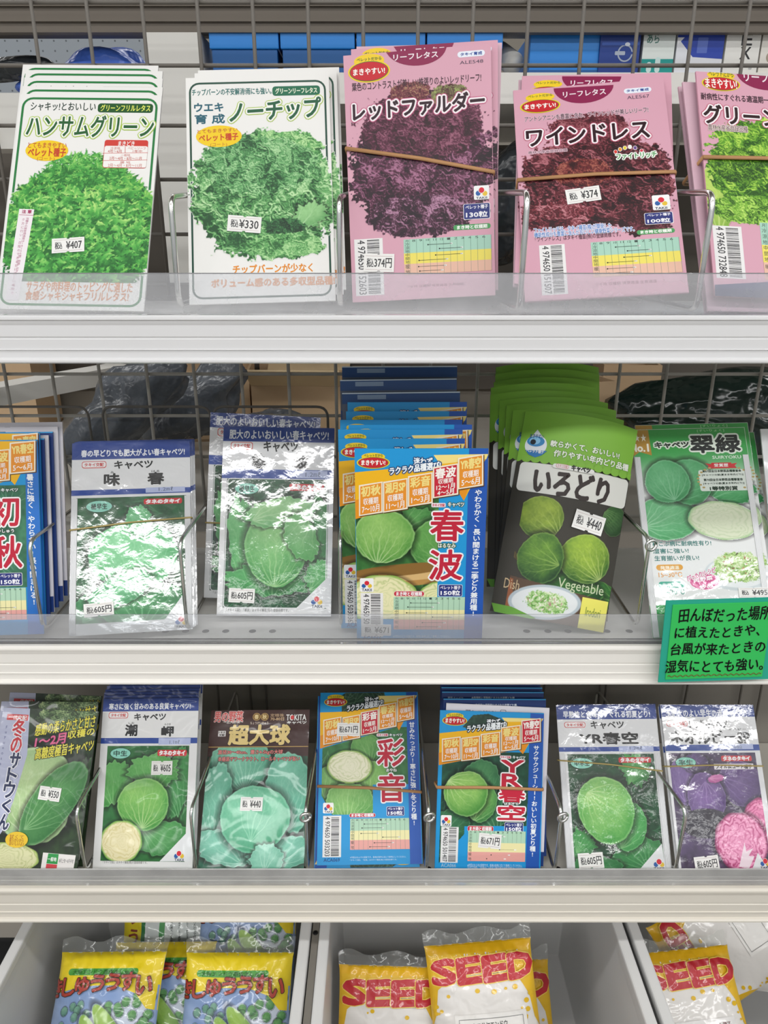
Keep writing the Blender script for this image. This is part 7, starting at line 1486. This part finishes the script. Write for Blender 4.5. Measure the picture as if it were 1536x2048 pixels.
BAG_POSES={
'sf':((0.1096,-0.0604,0.4253),(-0.7151,-0.0788,0.0303),115.0,159.7),
'sl':((0.0067,-0.0578,0.4108),(-0.7211,0.0095,-0.0264),112.0,139.0),
'sb':((0.1326,-0.045,0.396),(-0.6812,-0.0177,0.0416),112.0,157.6),
'sr':((0.3406,-0.0685,0.4088),(-0.864,-0.0154,0.1003),112.0,162.4),
'p1':((-0.2862,-0.0848,0.4455),(-0.8888,-0.0686,-0.0444),115.0,149.1),
'p2':((-0.1526,-0.0732,0.432),(-0.7669,-0.0208,-0.0157),115.0,127.8),
'rb':((-0.2221,0.0869,0.4309),(-0.749,-0.0401,0.0389),187.0,76.1),
}
# ------------------------------------------------------------------ packets
MESH={}
def mesh_of(k):
    if k not in MESH:
        MESH[k]=packet_mesh('printed_'+('bag' if DESIGNS[k]['kind']=='film' else 'packet'),DESIGNS[k],PM)
    return MESH[k]
for name,k,loc,rot,label,cat,group,front in PACKETS:
    root=bpy.data.objects.new(name,mesh_of(k)); COL.objects.link(root); root.location=loc; root.rotation_euler=rot
    tag(root,label,cat,group)
    st=DESIGNS[k].get('sticker')
    if st and front:
        me=sticker_mesh(DESIGNS[k],st); me.materials.append(PM['paper']); c=bpy.data.objects.new('price_sticker',me); COL.objects.link(c); c.parent=root; c['label']='white price sticker with thin printed lines'
    if front and k in ('G','R','K'):                  # crimped foil seams down both sides
        W,H=DESIGNS[k]['w']/1000,DESIGNS[k]['h']/1000; top=H*(.70 if k!='K' else .86)
        for sx in (-1,1):
            bm=bmesh.new(); n=14; a=[];b=[]
            for i in range(n+1):
                x=sx*(W/2-.0003-.0052*i/n); y=-.00055-(.00028 if i%2 else 0); a.append(bm.verts.new((x,y,.001))); b.append(bm.verts.new((x,y,top)))
            for i in range(n): bm.faces.new([a[i],a[i+1],b[i+1],b[i]])
            obj('crimped_seam',bm,M['foilwhite'],root)
for loc,rot,b,w,label in RUBBER_BANDS:
    ul,vl,ur,vr,t=b; bm=bmesh.new(); w2=w/2000
    L=Vector((-w2-.0008,-.0014,vl/1000));R=Vector((w2+.0008,-.0014,vr/1000)); d=Vector((0,t/1000+.003,0)); mid=(L+R)/2+Vector((0,-.0006,.0012))
    thin='thin' in label
    add_tube(bm,fillet([L,mid,R,R+d,L+d,L+Vector((0,.0004,0))],.0012,3),.0006 if thin else .0008,6,rv=.0008 if thin else .0017)
    o=obj('rubber_band',bm,M['thinrubber' if thin else 'rubber'],smooth=True); o.location=loc; o.rotation_euler=rot; tag(o,label,'rubber band','rubber bands holding packets')
# ------------------------------------------------------------------ handwritten card
t=tag(empty('sign_card',(.276,-.012,.941),(math.radians(-1),math.radians(-2.0),0)),'handwritten bright green card on teal backing, hung on the clear shelf guard','sign')
bm=bmesh.new(); add_box(bm,(-.046,0,-.038),(.052,.0009,.038)); obj('backing',bm,M['teal'],t)
bm=bmesh.new(); add_box(bm,(-.0405,-.0008,-.035),(.0405,-.00005,.0345)); obj('paper',bm,M['signgreen'],t,bevel=.0002)
bm=bmesh.new()
def pen(bm,s,x0,z0,x1,z1,b=.00022):
    V,T=glyphs(s); lo,hi=V.min(0),V.max(0); V=(V-lo)/(hi-lo)
    for dx,dz in ((0,0),(b,0),(-b,0),(0,b),(0,-b)):
        vs=[bm.verts.new((x0+p[0]*(x1-x0)+dx,-.00105,z0+p[1]*(z1-z0)+dz+.0008*math.sin(p[0]*9))) for p in V]
        for tr in T:
            try: bm.faces.new([vs[i] for i in tr])
            except ValueError: pass
for s,x0,z0,x1,z1 in (('田んぼだった場所',-.0345,.018,.0495,.0305),('に植えたときや、',-.0365,.0035,.034,.0140),('台風が来たときの',-.0385,-.0122,.0405,-.0012),('湿気にとても強い。',-.0415,-.0290,.0410,-.0172)): pen(bm,s,x0,z0,min(x1,.0400) if s[0]=='田' else x1*.97,z1)
obj('handwriting',bm,M['ink'],t)
bm=bmesh.new(); P=[(-.039+i*.0012,-.0010,-.0318+.0008*math.sin(i*1.6)) for i in range(66)]; add_tube(bm,P,.0004,5); obj('wavy_underline',bm,M['brownink'],t)
# ------------------------------------------------------------------ bins under the shelves
def plastic_bin(x0,x1,label,y0=-.17,y1=.2,z0=.335,z1=.58,tp=.006):
    t=tag(empty('storage_bin',((x0+x1)/2,(y0+y1)/2,z0)),label,'bin','white plastic bins under the shelves'); w=(x1-x0)/2;d=(y1-y0)/2;h=z1-z0
    bm=bmesh.new(); rings=[]
    for ins,z,sc in ((tp,0,1),(.003,h-.012,1),(.003,h,1),(.009,h,1),(.0085,h-.02,1),(tp+.006,.006,1)):
        rings.append([bm.verts.new((sx*(w-ins),sy*(d-ins),z)) for sx,sy in ((-1,-1),(1,-1),(1,1),(-1,1))])
    for A,B in zip(rings,rings[1:]):
        for i in range(4): bm.faces.new([A[i],A[(i+1)%4],B[(i+1)%4],B[i]])
    bm.faces.new(rings[0][::-1]); bm.faces.new(rings[-1]); obj('bin_body',bm,M['bin'],t,bevel=.002)
    bm=bmesh.new(); P=[(-w,-d),(w,-d),(w,d),(-w,d)]
    for (ax,ay),(bx,by) in zip(P,P[1:]+P[:1]):
        lo=(min(ax,bx)-.0005,min(ay,by)-.0005,h-.010);hi=(max(ax,bx)+.0005,max(ay,by)+.0005,h+.001)
        if ax==bx: lo=(ax-.001 if ax<0 else ax-.010,lo[1],lo[2]);hi=(ax+.010 if ax<0 else ax+.001,hi[1],hi[2])
        else: lo=(lo[0],ay-.001 if ay<0 else ay-.010,lo[2]);hi=(hi[0],ay+.010 if ay<0 else ay+.001,hi[2])
        add_box(bm,lo,hi)
    obj('bin_rim',bm,M['bin'],t,bevel=.002)
plastic_bin(-.378,-.077,'white plastic bin holding the pea seed bags'); plastic_bin(-.066,.249,'white plastic bin holding the upright seed bags with white paper labels'); plastic_bin(.256,.56,'white plastic bin at the frame edge with crumpled yellow and white seed bags')
t=tag(empty('steel_partition',(-.0715,.1,.36)),'brown grey steel partition standing between two white bins','partition')
obj('sheet',box((-.0035,-.29,-.2),(.0035,.1,.213)),M['panel'],t)
bm=bmesh.new(); bmesh.ops.create_uvsphere(bm,u_segments=12,v_segments=8,radius=.0028)
for v in bm.verts: v.co=(v.co.x,v.co.y-.075,v.co.z*.4+.2135)
obj('screw',bm,M['black'],t)
struct('trim_1',box((-.62,-.24,.12),(.62,.226,.328)),M['dark'])
# ------------------------------------------------------------------ seed bags
def bag(k,pose,label,cat,group,flap=True,name='seed_bag',dx=(0,0,0),droll=0):
    loc,rot,w,h=pose; me=mesh_of(k); o=bpy.data.objects.new(name,me); COL.objects.link(o); o.location=Vector(loc)+Vector(dx); o.rotation_euler=rot
    if droll: o.rotation_euler=(Euler(rot).to_matrix()@Matrix.Rotation(droll,3,'Y')).to_euler()
    tag(o,label,cat,group)
    if flap:
        w=DESIGNS[k]['w']/2000;h=DESIGNS[k]['h']/1000; bm=bmesh.new(); n=16
        A=[bm.verts.new((-w+2*w*i/n,-.0006+.0012*math.sin(i*1.9),h-.001)) for i in range(n+1)];B=[bm.verts.new((-w*1.02+2.04*w*i/n,-.001+.004*math.sin(i*1.3),h+.012+.003*math.sin(i*.9))) for i in range(n+1)]
        for i in range(n): bm.faces.new([A[i],A[i+1],B[i+1],B[i]])
        for v in list(A+B): bm.verts.new(v.co+Vector((0,.0006,0)))
        obj('clear_seal_flap',bm,M['film'],o,smooth=True)
    return o
G1='pea seed bags in the bin';G2='labelled seed bags in the middle bin';G3='seed bags in the bin at the frame edge'
bag('p1',BAG_POSES['p1'],'yellow topped pea bag with pods on blue, in the corner of its bin','seed bag',G1)
bag('p1',BAG_POSES['p2'],'yellow topped pea bag with pods on blue, standing against the partition side of its bin','seed bag',G1)
bag('p1',BAG_POSES['p1'],'pea bag squeezed between the two front pea bags, only a yellow corner showing','seed bag',G1,False,dx=(.045,.03,-.022))
bag('p1',BAG_POSES['p2'],'pea bag hidden behind the text covered bag, green and yellow edge showing','seed bag',G1,False,dx=(-.004,.09,.0))
bag('rb',BAG_POSES['rb'],'seed bag lying sideways with its text covered white back facing out','seed bag',G1,False)
bag('sf',BAG_POSES['sf'],'tallest white seed bag with red letters on yellow and a red titled paper label','seed bag',G2,dx=(.003,-.006,0))
bag('sl',BAG_POSES['sl'],'white seed bag with red letters, lower than its neighbour with the paper label','seed bag',G2,dx=(-.003,0,0))
bag('sl',BAG_POSES['sb'],'white and yellow seed bag mostly hidden behind the tallest labelled bag','seed bag',G2,dx=(.006,.03,-.03))
bag('sr',BAG_POSES['sr'],'cream seed bag with red letters and a slanted white label in the last bin','seed bag',G3)
bag('sl',((.455,.10,.52),(math.radians(-38),0,math.radians(-8)),0,0),'seed bag lying upside down aslant behind the cream bag in the last bin','seed bag',G3,False,droll=math.radians(-125))
bag('sl',((.30,.15,.40),(math.radians(-30),0,0),0,0),'shaded seed bag at the back of the last bin, lettering running sideways','seed bag',G3,False,droll=math.radians(90),dx=(.03,0,.06))
bag('sl',((.41,.03,.40),(math.radians(-44),0,math.radians(-10)),0,0),'pale seed bag peeking from beside the cream bag at the frame edge','seed bag',G3,False,dx=(.055,.035,.03))
# ------------------------------------------------------------------ goods on the far side, seen through the grid
tag(obj('opposite_shelf',box((-.2,.44,1.405),(.75,.8,1.4375)),M['cream']),'cream shelf edge behind the wire grid, carrying blue boxes','shelf')
bm=bmesh.new(); add_box(bm,(-.9,.45,1.485),(.9,.50,1.5)); add_box(bm,(-.9,.44,1.478),(.9,.452,1.526)); 
for z in (1.488,1.503,1.517): add_box(bm,(-.9,.4365,z),(.9,.441,z+.005))
tag(obj('upper_shelf_edge',bm,M['brownlip']),'brown grey shelf edge running along the top behind the wire grid','shelf')
tag(obj('rear_panel',box((-1.2,.79,1.0),(.9,.8,1.40)),M['browndim']),'grey panel behind the goods on the far side of the wire grid','panel')
tag(obj('shelf_post',box((-.276,.44,1.2),(-.212,.5,1.478)),M['post']),'white steel shelf post behind the gap between two lettuce stacks','post')
bm=bmesh.new(); add_box(bm,(-2.4,1.2,1.25),(-.49,1.212,1.66)); pb=obj('board',bm,M['peg'])
t=tag(empty('peg_board',(0,0,0)),'pale grey peg board beyond the wire grid above the frill lettuce','peg board'); pb.parent=t
xs=[-.204,-.1215,-.033,.049,.139]
for i,(a,b) in enumerate(zip(xs,xs[1:])):
    t=tag(empty('blue_box',((a+b)/2,.49,1.4376)),['bright blue box nearest the white post on the far shelf','bright blue box second from the white post on the far shelf','bright blue box third from the white post, above the purple lettuce packet','bright blue box fourth from the white post, beside the white roll'][i],'box','blue boxes on the far shelf')
    w=(b-a)/2-.001; obj('box_body',box((-w+.002,-.045,0),(w-.002,.05,.0245)),M['bluedeep'],t,bevel=.001); obj('lid',box((-w,-.047,.0245),(w,.052,.046)),M['bluetub'],t,bevel=.0012)
    if i==0:
        bm=bmesh.new(); add_box(bm,(-.008,-.049,.042),(.006,-.0465,.0455)); obj('handle_slot',bm,M['dark'],t)
t=tag(empty('blue_box',(.213,.5,1.4376)),'bright blue box between the white roll and the navy clamp box','box','blue boxes on the far shelf'); obj('box_body',box((-.041,-.045,0),(.041,.05,.0445)),M['bluetub'],t,bevel=.001); obj('base_edge',box((-.0412,-.046,0),(.0412,-.0449,.005)),M['bluedeep'],t)
bm=bmesh.new(); add_tube(bm,[(.142,.5,1.47),(.156,.47,1.452)],.013,20); add_tube(bm,[(.1425,.499,1.4695),(.157,.468,1.4515)],.0095,20)
t=tag(obj('plastic_roll',bm,M['post'],smooth=True),'white and black rolled sheet end between the blue boxes','roll')
def goods(k,x,y,z,w,h,dp,paper,items,label):
    DESIGNS[k]=dict(w=w*1000,h=h*1000,paper=paper,back=paper,kind='paper',shape='flat',t=dp*1000,items=items)
    o=bpy.data.objects.new('carton',mesh_of(k)); COL.objects.link(o); o.location=(x,y,z); tag(o,label,'box'); return o
goods('g1',.277,.452,1.4376,.047,.042,.06,'#24408c',[('E',30,22,9,9,'#aab4c4'),('E',30,22,7.4,7.4,'#24408c'),('R',18,20,30,24,1,'#aab4c4'),('R',36,20.8,42,23.4,0,'#24408c'),('R',2,30,46,33,1,'#3a5cb0'),('E',32,31,3,2,'#dfe6f2')],'navy box with a round metal clamp picture on the far shelf')
goods('g2',.3225,.452,1.4376,.037,.044,.06,'#dfe6e2',[('R',0,0,37,16,0,'#1f9a94'),('R',6,2,12,13,3,'#cfe6e4'),('R',16,2,22,18,3,'#cfe6e4'),('T','あら',4,32,18,42,'#4a7a70',(),.2,0)],'white and teal box next to the navy clamp box')
goods('g3',.371,.452,1.4376,.055,.044,.06,'#e2e4ea',[('P',((0,44),(0,38),(20,18),(55,16),(55,44)),'#2a45a8'),('R',24,22,36,38,1,'#5a70c0'),('R',22,7,36,9,.5,'#4a4a5a'),('P',((0,38),(8,38),(0,30)),'#f0f0f4')],'white box with a slanted blue panel and bottle picture')
goods('g4',.421,.452,1.4376,.04,.05,.06,'#e6e5e0',[('V','XE',21,20,21,44,14,'#2a2a2c',(),.4)] and [('T','E',18,30,30,42,'#2a2a2c',(),.3,0),('T','X',18,16,30,28,'#2a2a2c',(),.3,0),('R',30,5,34,9,1,'#b8b8b8')],'white box with bold black letters at the end of the far shelf')
goods('g5',.468,.452,1.4376,.05,.046,.06,'#e4e0d8',[('E',16,18,9,7,'#a89a88'),('E',28,14,6,5,'#8a7a6a')],'cream box with a faint brown picture at the frame edge')
o=lumpy('plastic_bag',(-.338,.52,1.446),(.06,.04,.026),4,M['bluebag'],amp=.2); tag(o,'blue plastic wrapped bundle nearest the white post above the frill lettuce','bag','bags by the peg board')
o=lumpy('plastic_bag',(-.428,.53,1.440),(.045,.03,.018),9,M['bluebag'],amp=.2); tag(o,'smaller blue wrapped bundle above the frill lettuce stack','bag','bags by the peg board')
o=lumpy('plastic_bag',(-.468,.50,1.452),(.05,.02,.011),6,M['bagblack'],amp=.25); tag(o,'dark rolled film lying beside the green ball on the far side','bag','bags by the peg board')
o=lumpy('wrapped_ball',(-.533,.50,1.449),(.021,.02,.02),2,M['greenball'],amp=.08); tag(o,'round green wrapped ball at the frame edge behind the frill lettuce','ball')
tag(obj('product_rail',box((-1.0,.47,1.36),(-.285,.52,1.4215)),M['post']),'white rail under the wrapped bundles behind the frill lettuce','rail')
o=lumpy('hanging_pouch',(-.515,.46,1.372),(.03,.012,.025),11,M['cream_card'],amp=.12); tag(o,'white pouch with a red patch hanging at the frame edge','pouch'); r_=lumpy('red_patch',(-.513,.4465,1.369),(.014,.004,.008),3,M['redfilm'],o,amp=.1,sub=3)
for c,s,sd,mm,lab in (((.158,.55,1.31),(.05,.06,.07),21,'bagblack','black bag in the dark gap between the purple and the wine red lettuce'),((.30,.56,1.30),(.055,.06,.06),22,'bagblack','black bag behind the wire next to the yellow green lettuce')):
    o=lumpy('dark_bag' if mm!='card' else 'paper_bundle',c,s,sd,M[mm],amp=.2); tag(o,lab,'bag')
# far side behind the middle shelf
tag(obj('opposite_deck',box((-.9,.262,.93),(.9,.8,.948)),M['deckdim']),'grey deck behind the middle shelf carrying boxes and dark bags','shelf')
tag(obj('far_back_panel',box((-.9,.80,.93),(.9,.81,1.4)),M['wall']),'dim panel behind the boxes on the far deck','panel')
def carton(x,y,z,w,d,h,rz,label,flaps=True,m='card'):
    t=tag(empty('cardboard_box',(x,y,z),(0,0,rz)),label,'box','cardboard boxes behind the wire grid'); th=.004
    bm=bmesh.new(); add_box(bm,(-w,-d,0),(w,d,th))
    for lo,hi in (((-w,-d,0),(w,-d+th,h)),((-w,d-th,0),(w,d,h)),((-w,-d+th,0),(-w+th,d-th,h)),((w-th,-d+th,0),(w,d-th,h))): add_box(bm,lo,hi)
    obj('box_walls',bm,M[m],t)
    if flaps:
        for s in (-1,1):
            bm=bmesh.new(); add_box(bm,(-w,0,-.0015),(w,.05,.0015),Matrix.Translation((0,s*d,h))@Matrix.Rotation(math.radians(35)*s,4,'X')@(Matrix.Identity(4) if s>0 else Matrix.Rotation(math.pi,4,'Z'))); obj('flap',bm,M['cardin'],t)
    return t
carton(-.31,.68,.948,.09,.07,.112,.1,'open cardboard box behind the dark bags above the pale cabbage packets',False)
carton(-.135,.68,.948,.072,.07,.092,-.04,'cardboard box with folded pale flaps behind the veined cabbage packets')
carton(-.005,.69,.948,.05,.06,.10,0,'cardboard box behind the bright blue packet stack',False)
carton(-.19,.778,.948,.03,.012,.31,0,'tall cardboard box deep behind the gap beside the curly leaf lettuce',False)
carton(.30,.60,.948,.035,.06,.108,.3,'small cardboard box next to the dark green bag',False); carton(.40,.68,.948,.045,.05,.12,-.1,'cardboard box half covered by the dark green bag',False)
carton(-.66,.70,.948,.085,.06,.16,.1,'brown cardboard box at the frame edge behind the wire grid',False)
tag(obj('slanted_rail',box((-.02,-.16,-.012),(.02,.16,.012)),M['post']),'white rail slanting back beside the brown box behind the wire grid','rail'); o=COL.objects.get('slanted_rail'); o.location=(-.49,.48,1.06); o.rotation_euler=(0,0,-.5)
for c,s,sd,ry,lab in (((-.355,.42,1.036),(.085,.045,.042),31,-36,'long dark plastic bag leaning behind the pale cabbage packets, next to the open box'),((-.27,.53,1.034),(.085,.036,.042),32,-34,'middle dark plastic bag leaning behind the pale cabbage packets'),((-.16,.41,1.003),(.056,.045,.042),33,-12,'dark plastic bag right behind the veined cabbage packets')):
    o=lumpy('plastic_bag',(0,0,0),s,sd,M['baggrey'],amp=.16,freq=2.6,fold=.07,squash=1.1); o.location=c; o.rotation_euler=(0,math.radians(ry),0); tag(o,lab,'bag','dark bags behind the wire grid')
o=lumpy('plastic_bag',(.47,.47,1.012),(.15,.08,.062),34,M['baggreen'],amp=.14,freq=2.5,fold=.05); tag(o,'large dark green glossy bag behind the green topped white packets','bag','dark bags behind the wire grid')
for o in (_to,): bpy.data.objects.remove(o)
